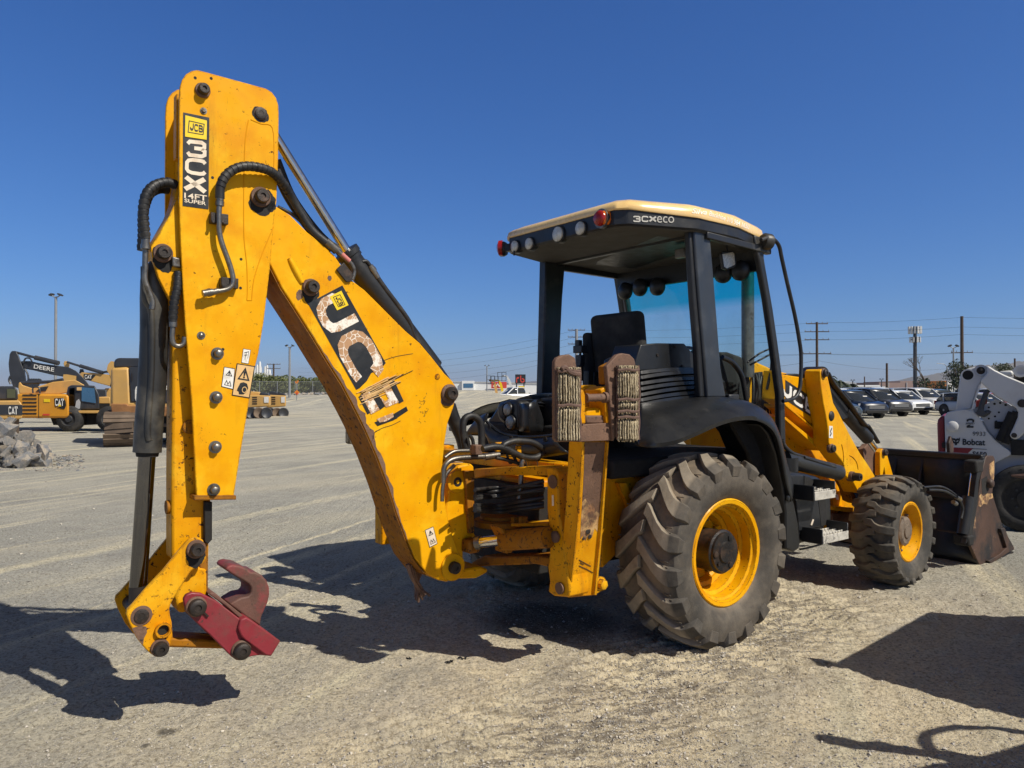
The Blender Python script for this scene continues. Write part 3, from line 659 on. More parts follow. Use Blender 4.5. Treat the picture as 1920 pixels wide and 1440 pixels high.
# hoses at the elbow
b = MB()
HA = [(330, 347, -.16), (312, 342, -.17), (290, 348, -.19), (275, 364, -.2), (269, 390, -.2), (270, 420, -.2), (273, 448, -.2)]
HB = [(316, 356, -.02), (300, 354, -.03), (282, 362, -.06), (273, 380, -.08), (268, 405, -.09), (268, 440, -.1), (266, 470, -.1)]
for h in (HA, HB): b.tube([P(x, y, v) for x, y, v in h], .0225, 10, 6)
HC = [(334, 510, -.2), (332, 540, -.21), (326, 570, -.215), (324, 604, -.215)]
b.tube([P(x, y, v) for x, y, v in HC], .020, 10, 6); b.build('hose', 'hose', inn)
wrap(HA, .0225, .026, inn); wrap(HB, .0225, .026, inn); wrap(HC, .020, .024, inn)
b = MB()
b.tube([P(x, y, -.215) for x, y in ((324, 612), (323, 632), (326, 645), (335, 649), (344, 644), (346, 632))], .0125, 10, 5)
b.tube([P(x, y, -.19) for x, y in ((273, 462), (272, 500), (272, 525), (280, 548), (286, 566), (285, 580))], .014, 10, 5)
b.cyl(P(273.5, 444, -.2), P(273, 458, -.2), .019, seg=12).cyl(P(273, 458, -.2), P(273, 467, -.2), .023, seg=6)
b.cyl(P(324.5, 600, -.215), P(324, 613, -.215), .019, seg=12); b.build('elbow_pipe', 'steel', inn)

# ---- links of the coupler
lk = zoomed([(530, 425), (555, 400), (585, 388), (620, 388), (650, 405), (664, 440), (668, 500), (672, 530), (655, 562), (612, 584), (575, 612), (545, 655), (508, 712), (468, 772), (436, 830), (424, 870), (428, 915), (440, 960), (446, 1060), (432, 1110), (418, 1150), (400, 1172), (345, 1190), (300, 1176), (262, 1142), (205, 1072), (152, 965), (132, 905), (140, 872), (172, 842), (250, 750), (318, 675), (385, 605), (460, 510)], 200, 900, 3.6)
VL = -.235
link = plate('link_plate', lk, VL, .025, 'yellow_worn', bevel=.005)
MB().prism([p + Vector((0, .29, 0)) for p in PP(lk, VL)], (0, .025, 0)).build('far_link', 'yellow_worn', link, .004)
for zx, zy, r, w in ((602, 465, .036, 1.5), (235, 916, .036, 1.55), (358, 1130, .037, 1.35)):
    x, y = 200 + zx / 3.6, 900 + zy / 3.6; pin(x, y, VL, r, .05 if zy != 916 else .012, link, w)
    q = P(x, y, VL); MB().cyl((q.x, VL, q.z), (q.x, VL + .31, q.z), .034, seg=20).build('cross_shaft', 'pin', link)
b = MB(); q = P(305, 1180.5, VL); b.lathe((q.x, VL, q.z), (0, -1, 0), [(.026, 0.002), (.026, .02), (.037, .02), (.037, -.001)], 24, False); b.build('bushing', 'yellow_worn', link)
MB().lathe((q.x, VL - .002, q.z), (0, -1, 0), [(.026, 0), (.0001, 0)], 24, False).build('bushing_bore', 'dark', link)
tb = MB().prism(PP(zoomed([(400, 1075), (445, 1066), (620, 1075), (790, 1085), (900, 1120), (905, 1150), (800, 1142), (620, 1138), (430, 1132), (380, 1130)], 200, 900, 3.6), VL + .07), (0, .15, 0)).build('tie_bar', 'yellow_grimy_shaded', mc, .012)

# ---- red quick coupler with its curved hook
VR = -.245
rd = zoomed([(520, 805), (538, 775), (575, 760), (640, 765), (690, 790), (740, 815), (905, 942), (945, 925), (985, 950), (1175, 1088), (1112, 1190), (1040, 1184), (985, 1190), (935, 1204), (850, 1200), (826, 1178), (700, 1050), (600, 958), (550, 900), (528, 855)], 200, 900, 3.6)
cp = plate('coupler', rd, VR, .03, 'red', bevel=.006)
MB().prism([p + Vector((0, .27, 0)) for p in PP(rd, VR)], (0, .03, 0)).build('far_cheek', 'red', cp, .004)
MB().prism(PP(zoomed([(905, 942), (945, 925), (985, 950), (1175, 1088), (1112, 1190), (1075, 1186), (930, 1080), (905, 1050), (888, 1000)], 200, 900, 3.6), VR - .022), (0, .33, 0)).build('nose_block', 'red', cp, .008)
MB().prism(PP(zoomed([(690, 772), (712, 758), (735, 765), (935, 925), (905, 942), (800, 850)], 200, 900, 3.6), VR + .02), (0, .24, 0)).build('top_plate', 'redbrown', cp, .006)
hk = zoomed([(800, 605), (822, 580), (850, 572), (905, 580), (950, 600), (975, 622), (1010, 622), (1050, 645), (1082, 680), (1098, 725), (1100, 775), (1088, 830), (1065, 880), (1048, 920), (1040, 960), (1040, 988), (940, 925), (830, 840), (905, 795), (955, 785), (975, 765), (975, 730), (960, 705), (920, 680), (880, 658)], 200, 900, 3.6)
hok = MB().prism(PP(hk, VR + .06), (0, .18, 0)).build('hook', 'redbrown', cp, .02, seg=3)
for zx, zy in ((603, 853), (905, 1146)):
    pin(200 + zx / 3.6, 900 + zy / 3.6, VR, .046, .045, cp, 1.28)
MB().prism(PP(zoomed([(640, 885), (652, 880), (692, 918), (682, 926)], 200, 900, 3.6), VR - .012), (0, .02, 0)).build('locking_pin', 'pin', cp)

def stain(px, py, v, r, parent, seed, drip=0, mat='brown', name='grease_stain'):
    q = P(px, py, v); rn = random.Random(seed); n = 40; pts = []
    for i in range(n):
        a = 2 * math.pi * i / n; k = r * (.86 + .10 * math.sin(a * 2 + seed) + .05 * math.sin(a * 5 + seed * 2) + rn.uniform(-.05, .05)); k *= 1 + drip * max(0, -math.sin(a)) ** 2
        pts.append(Vector((q.x + math.cos(a) * k, v - .0012, q.z + math.sin(a) * k)))
    b = MB(); b.add([Vector((q.x, v - .0012, q.z))] + pts, [(0, 1 + i, 1 + (i + 1) % n) for i in range(n)]); b.f = face_front(b.v, b.f, (0, -1, 0))
    return b.build(name, mat, parent, flat=True)
stain(492, 375, VD, .072, dpr, 1, .5, 'dark'); stain(488, 214, VD, .046, dpr, 2, .2, 'dark'); stain(507, 384, VD, .03, dpr, 8, .6, 'dark')
stain(305, 480, VI - .035, .056, inn, 4, .5, 'dark'); stain(367, 1035, VL, .056, link, 5, .4, 'dark')
vs = [P(200 + x / 3.6, 900 + y / 3.6, VL - .0012) for x, y in ((170, 1002), (200, 990), (235, 985), (268, 990), (272, 1030), (252, 1068), (246, 1112), (208, 1072))]; MB().add(vs, face_front(vs, [tuple(range(8))], (0, -1, 0))).build('bare_patch', 'brown', link, flat=True)
# ---- boom
VB = -.20; WB = .25
boom = [(487, 352), (505, 372), (518, 387), (544, 403), (576, 435), (605, 458), (627, 479), (640, 498), (659, 525), (684, 544), (723, 583), (761, 621), (787, 643), (809, 669), (834, 701), (848, 714), (855, 726), (856, 741), (850, 765), (840, 792), (834, 829), (830, 871), (831, 904), (836, 949), (844, 991), (856, 1024), (864, 1044), (866, 1063), (859, 1079), (846, 1086), (838, 1091), (822, 1088), (800, 1075), (778, 1047), (761, 1008), (744, 962), (728, 911), (706, 853), (683, 800), (667, 768), (640, 717), (614, 676), (585, 628), (557, 584), (528, 539), (507, 497), (487, 470), (470, 430), (466, 385), (472, 360)]
bm_ = MB().prism(PP(boom, VB), (0, WB, 0)).build('boom', 'yellow', mc, .006)
# scuffed underside skin, proud of the box by the plates' thickness
un = [(507, 500), (528, 541), (557, 586), (585, 630), (614, 678), (640, 719), (667, 770), (683, 802), (706, 855), (728, 913), (744, 964), (761, 1010), (778, 1049), (800, 1077)]
rows = [[P(x, y, VB + .002) + Vector((-.004, d, -.002)) for d in (.0, .06, .125, .19, WB)] for x, y in un]
MB().grid(rows, thick=(-.004, 0, -.003)).build('belly_plate', 'yellow_grimy_shaded', bm_)
pin(842, 738, VB, .046, .05, bm_, 1.5); pin(848, 1063, VB, .042, .05, bm_, 0); pin(582, 539, VB, .040, .055, bm_, 1.4)
MB().lathe((P(848, 1063, VB).x, VB + .002, P(848, 1063, VB).z), (0, -1, 0), [(.085, 0), (.085, .014), (.078, .016)], 32).build('pivot_boss', 'yellow', bm_)
MB().tube([P(x, y, VB + .001) for x, y in ((542, 484), (553, 505), (566, 531))], lambda t: .012 + .006 * math.sin(t * 3.1), 8, 4).build('pressed_rib', 'yellow', bm_)
hexbolt(820, 706, VB, .012, .006, bm_, 'yellow_worn')
# the large peeling name on the boom: reads downwards along the boom
BA = (577.5, 569); BB = (642, 535); u_ = Vector((668 - 577.5, 731 - 569)); w_ = Vector((642 - 577.5, 535 - 569))
def bq(x0, x1, y0, y1):
    """x along the boom from the plate's top, y across it towards the upper edge"""
    o = Vector(BA); 
    return [tuple(o + u_ * x + w_ * y) for x, y in ((x0, y0), (x1, y0), (x1, y1), (x0, y1))]
pp = [(0, 0), (0, 1), (.90, 1), (.93, .8), (.92, .55), (.97, .35), (1.0, .1), (1, 0)]
vs = [tuple(Vector(BA) + u_ * x + w_ * y) for x, y in pp]
vv = [P(x, y, VB - .002) for x, y in vs]; MB().add(vv, face_front(vv, [tuple(range(len(vv)))], (0, -1, 0))).build('name_plate', 'decal_black', bm_, flat=True)
JB = norm([[(0, .92), (.02, .5), (.1, .16), (.36, 0), (.7, .06), (.92, .3), (.96, 1)]], .36, 1.0)
# J: hook opens to the upper edge, C and B follow
decal('letter', norm([[(.10, .78), (.0, .62), (.0, .30), (.14, .08), (.36, 0), (.62, .0), (.82, .1), (.88, .3), (.88, 1.0)]], .29), bq(.02, .40, .05, .92), VB, 'cracked', bm_)
jcb_badge([(618, 556), (632, 582), (653.5, 572), (640, 545)], VB, bm_)
decal('letter', norm([[(.98, .66), (.90, .90), (.70, 1), (.30, 1), (.10, .9), (.0, .72), (.0, .30), (.10, .1), (.30, 0), (.72, .0), (.96, .05)]], .30), bq(.45, .99, .05, .97), VB, 'cracked', bm_)
for q in ([(672, 744), (683, 738), (700, 771), (689, 777)], [(693, 733), (703, 728), (722, 762), (712, 769)], [(729, 716), (739, 713), (757, 752), (748, 757)], [(702, 792), (735, 778), (762, 762), (765, 770), (738, 788), (708, 799)]):
    vs = [P(x, y, VB - .002) for x, y in q]; MB().add(vs, face_front(vs, [tuple(range(len(vs)))], (0, -1, 0))).build('torn_name_plate', 'decal_black', bm_, flat=True)
for q in ([(677, 740), (692, 733), (712, 768), (696, 777)], [(703, 728), (727, 718), (748, 754), (724, 764), (712, 743), (722, 752), (729, 748), (717, 727)], [(706, 786), (737, 774), (738, 782), (724, 790), (712, 792)]):
    vs = [P(x, y, VB - .0035) for x, y in q]; MB().add(vs, face_front(vs, [tuple(range(len(vs)))], (0, -1, 0))).build('torn_letter', 'cracked', bm_, flat=True)
# deep gouges across the sticker
rr = random.Random(3); b = MB(); b2 = MB()
for i in range(26):
    x0 = rr.uniform(668, 700); y0 = 742 + (690 - x0) * .45 + rr.uniform(-14, 12) - (x0 - 650) * .1; L = rr.uniform(25, 75); sl = -.46 + rr.uniform(-.08, .05)
    pts = [P(x0 + L * t, y0 + L * t * sl + rr.uniform(-.8, .8), VB - .0045) for t in (0, .25, .5, .75, 1)]
    (b if i % 3 else b2).tube(pts, .0022 if i % 3 else .0016, 4)
b.build('gouge', 'tan', bm_); b2.build('gouge', 'pin', bm_)
b = MB()
for ln in ([(714, 678), (740, 669), (774, 663)], [(701, 812), (716, 803), (735, 797), (751, 789)], [(700, 822), (703, 810), (712, 806)], [(708, 794), (728, 790), (745, 784)]):
    b.tube([P(x, y, VB - .001) for x, y in ln], .0018, 4, 4)
for i in range(46):
    x = rr.choice([rr.uniform(785, 802), rr.uniform(780, 800), rr.uniform(600, 820)]); y = rr.uniform(735, 800) if x > 780 else rr.uniform(650, 1000)
    if not (x > 560 + (y - 600) * .55 and x < 820): continue
    a = rr.uniform(0, 3); l = rr.uniform(1.5, 5); b.tube([P(x, y, VB - .0008), P(x + l * math.cos(a), y + l * math.sin(a), VB - .0008)], .0012, 4)
b.build('scratch', 'pin', bm_)
warning([(805.5, 1027), (820.5, 1019.5), (812.5, 987), (796.5, 994)], 'tri', 'cream', VB, bm_)
stain(582, 543, VB, .060, bm_, 11, .4, 'dark'); stain(562, 550, VB, .022, bm_, 12, .8, 'brown'); stain(842, 741, VB, .064, bm_, 13, .3, 'brown'); stain(618, 520, VB, .012, bm_, 14, 1, 'brown')
# ragged strip of bare steel along the lower edge
eg = [(560, 590), (585, 628), (600, 652), (614, 676), (640, 717), (667, 768), (683, 801), (706, 853), (728, 911), (744, 962), (761, 1008), (774, 1040)]
wd_ = [.5, 1.5, 2, 5, 8, 12, 14, 11, 8, 5, 2.5, 1]; rn = random.Random(6); E = spline([Vector((x, y, w)) for (x, y), w in zip(eg, wd_)], 8); rw = []
for k in range(len(E)):
    a = E[k]; d = (E[min(k + 1, len(E) - 1)] - E[max(k - 1, 0)]); n_ = Vector((d.y, -d.x, 0)).normalized(); w_x = max(.3, a.z * .72 + a.z * .22 * math.sin(k * .9) + a.z * rn.uniform(-.12, .12)); rw.append((P(a.x + n_.x * .6, a.y + n_.y * .6, VB - .0014), P(a.x + n_.x * w_x, a.y + n_.y * w_x, VB - .0014)))
b = MB().grid([list(r_) for r_ in rw]); b.f = face_front(b.v, b.f, (0, -1, 0)); b.build('bare_edge', 'brown', bm_, flat=True)
# eyelet and rag hanging under the boom's foot
b = MB()
for i in range(7):
    x0 = 764 + i * 5; x1 = 786 + rr.uniform(-8, 10); b.tube([P(x0, 1058 + i, -.1 + i * .012), P((x0 + x1) / 2 - 3, 1088, -.1 + i * .01), P(x1, 1112 + rr.uniform(-4, 14), -.08)], lambda t: .014 * (1.1 - t * .6), 6, 4)
for i in range(6): b.tube([P(785 + rr.uniform(-4, 4), 1104, -.08), P(785 + rr.uniform(-16, 22), 1114 + rr.uniform(0, 18), -.08 + rr.uniform(-.03, .03))], .008, 5)
b.build('knotted_rag', 'brown', bm_)

# ---- dipper cylinder along the boom
dc = MB().cyl(P(655, 482, VC), P(812, 690, VC), .066, seg=28).build('dipper_cylinder', 'blackmetal', mc)
MB().cyl(P(489, 213, VC), P(660, 486, VC), .027, seg=24).build('rod', 'chrome', dc)
MB().lathe(P(648, 470, VC), P(812, 690, VC) - P(648, 470, VC), [(.05, 0), (.076, .004), (.076, .035), (.07, .04), (.07, .06)], 28).cyl(P(812, 690, VC), P(842, 738, VC), .05, .06, 20).build('gland_nut', 'blackmetal', dc)
b = MB()
b.tube([P(x, y, -.13) for x, y in ((679, 491), (687, 490), (693, 497), (696, 502))], .012, 8, 4)
b.tube([P(x, y, -.13) for x, y in ((706, 518), (725, 545), (750, 578), (768, 605), (778, 632), (792, 650), (806, 668))], .0155, 10, 5)
b.tube([P(x, y, -.02) for x, y in ((521, 300), (545, 360), (570, 400), (600, 438), (625, 462), (640, 480))], .019, 8, 5)
b.tube([P(x, y, -.06) for x, y in ((521, 318), (542, 368), (566, 408), (594, 444), (620, 470))], .017, 8, 5)
b.tube([P(x, y, -.13) for x, y in ((519, 330), (536, 366), (560, 404), (584, 436), (606, 452))], .020, 8, 5)
b.tube([P(x, y, -.17) for x, y in ((521, 388), (548, 402), (575, 426), (598, 452), (612, 474))], .010, 8, 4)
b.build('hose', 'hose', bm_)
b = MB(); b.cyl(P(694, 498, -.13), P(708, 521, -.13), .018, seg=12).cyl(P(697, 503, -.13), P(701, 509, -.13), .022, seg=6)
b.cyl(P(611, 452, -.2), P(622, 461, -.2), .023, seg=12).cyl(P(622, 461, -.2), P(632, 470, -.2), .026, seg=6)
b.tube([P(x, y, -.2) for x, y in ((630, 468), (650, 486), (660, 497), (664, 510), (660, 524))], .013, 10, 5); b.build('hose_coupling', 'steel', bm_)
MB().cyl(P(640, 476, -.2), P(655, 490, -.2), .0145, seg=10).build('hose_marker', simple('pink_marker', (.6, .2, .17), .6), bm_)
MB().prism(PP([(631, 505), (645, 492), (664, 516), (659, 528), (650, 529)], -.215), (0, .012, 0)).build('clamp_bracket', 'pin', bm_, .003)

# ---- kingpost, its casting and slew ram
ks = zoomed([(105, 380), (130, 330), (170, 290), (195, 255), (300, 235), (330, 260), (335, 380), (335, 860), (350, 900), (290, 910), (235, 920), (235, 1000), (235, 1100), (225, 1150), (235, 1190), (330, 1170), (400, 1165), (455, 1185), (455, 1215), (410, 1240), (350, 1270), (230, 1275), (170, 1270), (100, 1270), (60, 1150), (30, 1010), (60, 900), (80, 760), (75, 620), (100, 520)], 820, 820, 4.8)
kp = MB().prism(PP(ks, -.16), (0, .2, 0)).build('kingpost', 'yellow', mc, .012)
pin(820 + 175 / 4.8, 820 + 400 / 4.8, -.16, .036, .012, kp, 0); q = P(820 + 175 / 4.8, 820 + 400 / 4.8, -.16); MB().lathe((q.x, -.158, q.z), (0, -1, 0), [(.072, 0), (.072, .01), (.068, .013)], 28).build('pin_boss', 'yellow', kp)
MB().prism(PP(zoomed([(240, 300), (335, 300), (335, 860), (290, 870), (270, 620), (262, 450)], 820, 820, 4.8), -.19), (0, .03, 0)).build('rib', 'yellow_grimy_shaded', kp, .006)
def mz(x, y, v): return P(820 + x / 4.8, 820 + y / 4.8, v)
b = MB(); q = mz(300, 975, -.2); b.box(q, (.09, .1, .085)); b.build('lug', 'yellow_grimy_shaded', kp, .02)
sr = MB().cyl(mz(355, 950, -.25), mz(600, 920, -.45), .036, seg=24).build('slew_ram', 'chrome', mc)
MB().cyl(mz(350, 950, -.25), mz(395, 945, -.28), .043, seg=24).build('collar', 'steel', sr)
MB().cyl(mz(600, 930, -.45), mz(1000, 900, -.8), .062, seg=24).build('barrel', 'yellow_grimy_shaded', sr)
b = MB(); b.prism([mz(x, y, -.5) for x, y in ((560, 800), (660, 860), (690, 960), (680, 1040), (620, 1050), (610, 900))], (0, .12, 0)); b.build('yoke', 'yellow_grimy_shaded', sr, .01)

# ---- rear frame: two uprights, cross beams, slide plate
U0 = -1.12
def FU(x, y, u): return PU(820 + x / 4.8, 820 + y / 4.8, u - .13)
b = MB(); b.prism([FU(x, y, -1.040) for x, y in ((975, 270), (1050, 275), (1085, 320), (1095, 700), (1135, 900), (1160, 1150), (1190, 1370), (1180, 1440), (1050, 1430), (995, 1390), (1010, 1300), (990, 1150), (1010, 1050), (1005, 830), (985, 640), (985, 350))], (.16, 0, 0))
rf = b.build('rear_frame', 'yellow_worn', mc, .01)
b = MB(); b.prism([FU(x, y, -1.030) for x, y in ((330, 285), (560, 272), (985, 262), (985, 345), (560, 340), (430, 350), (330, 372))], (.14, 0, 0)); b.build('top_beam', 'yellow_worn', rf, .008)
b = MB(); b.prism([FU(x, y, -1.040) for x, y in ((285, 1150), (330, 1110), (420, 1065), (520, 1075), (700, 1070), (870, 1065), (1000, 1080), (1030, 1100), (1010, 1170), (870, 1140), (700, 1150), (500, 1155), (360, 1165))], (.2, 0, 0)); b.build('lower_beam', 'yellow_grimy_shaded', rf, .01)
b = MB(); b.prism([FU(x, y, -1.020) for x, y in ((660, 775), (1000, 772), (1000, 800), (660, 803))], (.25, 0, 0)); b.build('shelf', 'yellow_worn', rf, .004)
b = MB(); b.lathe(FU(560, 750, -.94) - Vector((0, 0, .03)), (0, 0, 1), [(.17, 0), (.17, .04), (.13, .045), (.13, .07)], 28)
for x in (700, 770): q = FU(x, 712, -0.990); b.cyl(q, q - Vector((0, 0, .05)), .03, seg=6)
b.build('swivel_plate', 'yellow_grimy_shaded', rf)
for v_ in (1.0,): 
    MB().box((-.96, .78, .8), (.16, .12, .85)).box((-.96, 0, 1.16), (.1, 1.5, .08)).build('far_upright', 'yellow_worn', rf, .01)
MB().box((-.78, -.02, .86), (.08, 1.45, .62)).box((-.6, 0, .75), (.8, .9, .55)).build('back_plate', 'dark', rf, .01)
q = FU(1040, 400, -1.045); MB().lathe(q, (-1, 0, 0), [(.04, 0), (.04, .004)], 16).build('frame_plug', 'brown', rf)
for x, y in ((1068, 895), (1108, 1357)): q = FU(x, y, -1.045); MB().lathe(q, (-1, 0, 0), [(.034, 0), (.034, .012), (.02, .014)], 20).build('frame_plug', 'brown', rf)
vs = [FU(x, y, -1.044) for x, y in ((1030, 520), (1047, 520), (1049, 615), (1032, 618))]; MB().add(vs, face_front(vs, [(0, 1, 2, 3)], (-1, 0, 0))).build('frame_sticker', 'cream', rf, flat=True)
# hose bundle between kingpost and frame
b = MB()
for i, (ya, ym, yb, w) in enumerate([(480, 485, 390, 15), (530, 535, 460, 16), (560, 520, 480, 12), (615, 612, 540, 17), (640, 640, 590, 14), (655, 672, 620, 16), (470, 450, 430, 12)]):
    b.tube([FU(340, ya, -1.30 - i * .01), FU(540, ym, -1.080), FU(760, (ym + yb) / 2, -1.040), FU(960, yb, -.94)], w / 4.8 / 1400 * 6.0, 10, 6)
b.build('hose', 'hose', rf)
b = MB()
def mt(pts, r, v=-.3, k=5): b.tube([P(x, y, v) for x, y in pts], r, 10, k)
mt([(831, 905), (832, 880), (838, 868), (850, 861), (870, 858), (910, 856)], .0165)
mt([(834, 858), (845, 850), (856, 846), (884, 845)], .013, -.2)
mt([(829, 940), (830, 915), (836, 890), (852, 872)], .012, -.25)
for a_, c_ in (((908, 857), (935, 853)), ((884, 845), (900, 843))): b.cyl(P(*a_, -.3), P(*c_, -.3), .022, seg=10)
mt([(973, 935), (977, 900), (978, 870), (980, 862)], .016, -.45)
b.cyl(P(970, 828, -.4), P(982, 828, -.4), .023, seg=12)
b.build('hydraulic_pipe', 'steel', rf)
b = MB()
mt([(905, 842), (925, 838), (945, 840), (965, 850), (985, 858), (1005, 858), (1018, 850), (1018, 843), (1008, 835), (995, 829), (975, 827), (960, 828), (945, 834), (942, 842)], .021, -.45)
mt([(903, 838), (902, 800), (895, 785), (882, 780), (870, 788), (868, 812), (872, 838)], .024, -.1)
mt([(888, 840), (886, 824), (880, 816)], .012, -.15)
mt([(842, 760), (852, 790), (866, 820), (872, 845)], .045, .08)
mt([(930, 858), (950, 862), (970, 868), (985, 875)], .012, -.42); mt([(940, 846), (960, 852), (968, 866)], .010, -.40)
mt([(985, 862), (990, 880), (1000, 888), (1008, 876), (1006, 862)], .003, -.5); mt([(950, 850), (956, 868), (966, 862)], .008, -.41)
b.build('hose', 'hose', rf)
MB().box(P(893, 843, -.32), (.05, .06, .06)).build('pipe_block', 'brown', rf, .005)
MB().box(P(972, 846, -.42), (.035, .02, .07)).box(P(935, 838, -.3), (.05, .02, .06)).build('bracket', 'yellow_worn', rf, .004)

# ---- near stabiliser leg with its flip-over pad
VS = -1.12
def PT(pts, dv=0.0):
    """the leg leans: its foot stands further in than its head"""
    out = []
    for x, y in pts:
        a, b = P(x, y, -1.4), P(x, y, -.6); f = lambda p: p.y + .26 * p.z - (-1.12 + dv + .26 * 1.36); k = f(a) / (f(a) - f(b)); out.append(a.lerp(b, k))
    return out
def S(x, y): return (820 + x / 2.881, 640 + y / 2.881)
leg = [S(788, 540), S(922, 540), S(915, 640), (1133, 862), S(888, 1030), S(872, 1190), S(852, 1372), S(715, 1385), S(738, 1180), S(768, 900), S(782, 700)]
st = MB().prism(PT(leg), (0, .085, 0)).build('stabiliser_leg', 'yellow_worn', mc, .006)
for e in ([S(918, 540), S(928, 540), S(895, 1010), S(862, 1372), S(848, 1372), S(884, 1010)], [S(784, 540), S(794, 540), S(772, 900), S(722, 1384), S(712, 1385), S(736, 1180), S(764, 900)]):
    MB().prism(PT(e, -.018), (0, .11, 0)).build('edge_flange', 'yellow_worn', st, .003)
# worn bare patch with its own outline: brown above, pale bare paint below
w1 = [S(797, 545), S(915, 545), S(905, 700), S(896, 830), S(880, 850), S(868, 880), S(852, 905), S(838, 868), S(820, 885), S(800, 850), S(783, 868), S(792, 700)]
vs = PT(w1, -.0015); MB().add(vs, face_front(vs, [tuple(range(len(vs)))], (0, -1, 0))).build('bare_patch', 'brown', st, flat=True)
w2 = [S(783, 868), S(800, 850), S(820, 885), S(838, 868), S(852, 905), S(868, 880), S(880, 850), S(893, 840), S(885, 900), S(870, 960), S(865, 1030), S(850, 1010), S(835, 1060), S(820, 1035), S(800, 1078), S(785, 1050), S(772, 1070), S(777, 960)]
vs = PT(w2, -.0012); MB().add(vs, face_front(vs, [tuple(range(len(vs)))], (0, -1, 0))).build('bare_patch', 'scrape', st, flat=True)
b = MB()
for x, y, w in ((1103, 996, .02), (1106, 1006, .015), (1094, 1010, .01)): q = PT([(x, y)], -.003)[0]; b.lathe(q, (0, -1, 0), [(w, 0), (w * .8, .001)], 7)
for ln in ([S(765, 1180), S(800, 1200), S(830, 1215)], [S(765, 1212), S(805, 1230), S(840, 1250)], [S(770, 1196), S(790, 1206)]): b.tube(PT(ln, -.001), .003, 4)
b.build('gouge', 'pin', st)
hexbolt(*S(880, 1310), -.88, .03, .04, st, 'yellow_worn')
MB().prism(PT([S(853, 1290), S(888, 1290), S(888, 1350), S(850, 1372)], .05), (0, .06, 0)).build('foot_lug', 'yellow_worn', st, .006)
# yoke at the top
MB().prism(PP([S(790, 250), S(800, 238), S(858, 236), S(868, 250), S(868, 262), S(915, 330), S(925, 400), S(925, 450), S(800, 450)], VS + .10), (0, .1, 0)).build('yoke', 'yellow', st, .012)
MB().prism(PP([S(802, 362), S(870, 356), S(905, 375), S(926, 410), S(924, 446), S(800, 446)], VS - .02), (0, .12, 0)).build('yoke_saddle', 'yellow', st, .02)
for pts, v_ in (([S(778, 260), S(790, 262), S(800, 290), S(803, 446), S(768, 446), S(768, 300)], VS - .07), ([S(880, 262), S(912, 240), S(935, 262), S(938, 446), S(912, 446), S(905, 340), S(895, 300)], VS - .05)):
    MB().prism(PP(pts, v_), (0, .13, 0)).build('yoke_cheek', 'yellow_worn', st, .008)
a_ = P(*S(800, 306), VS - .055); c_ = P(*S(905, 303), VS - .055)
MB().cyl(a_, c_, .021, seg=18).lathe(c_ - Vector((.012, 0, 0)), (1, 0, 0), [(.03, 0), (.03, .02), (.021, .024)], 18).lathe(a_, (1, 0, 0), [(.025, 0), (.025, .015)], 18).build('yoke_pin', 'brown', st)
MB().prism(PP([S(764, 450), S(952, 440), S(956, 535), S(764, 544)], VS - .055), (0, .05, 0)).build('cross_plate', 'brown', st, .004)
MB().prism(PP([S(803, 400), S(922, 400), S(922, 446), S(803, 446)], VS - .03), (0, .1, 0)).build('saddle_wear', 'brown', st, .01)
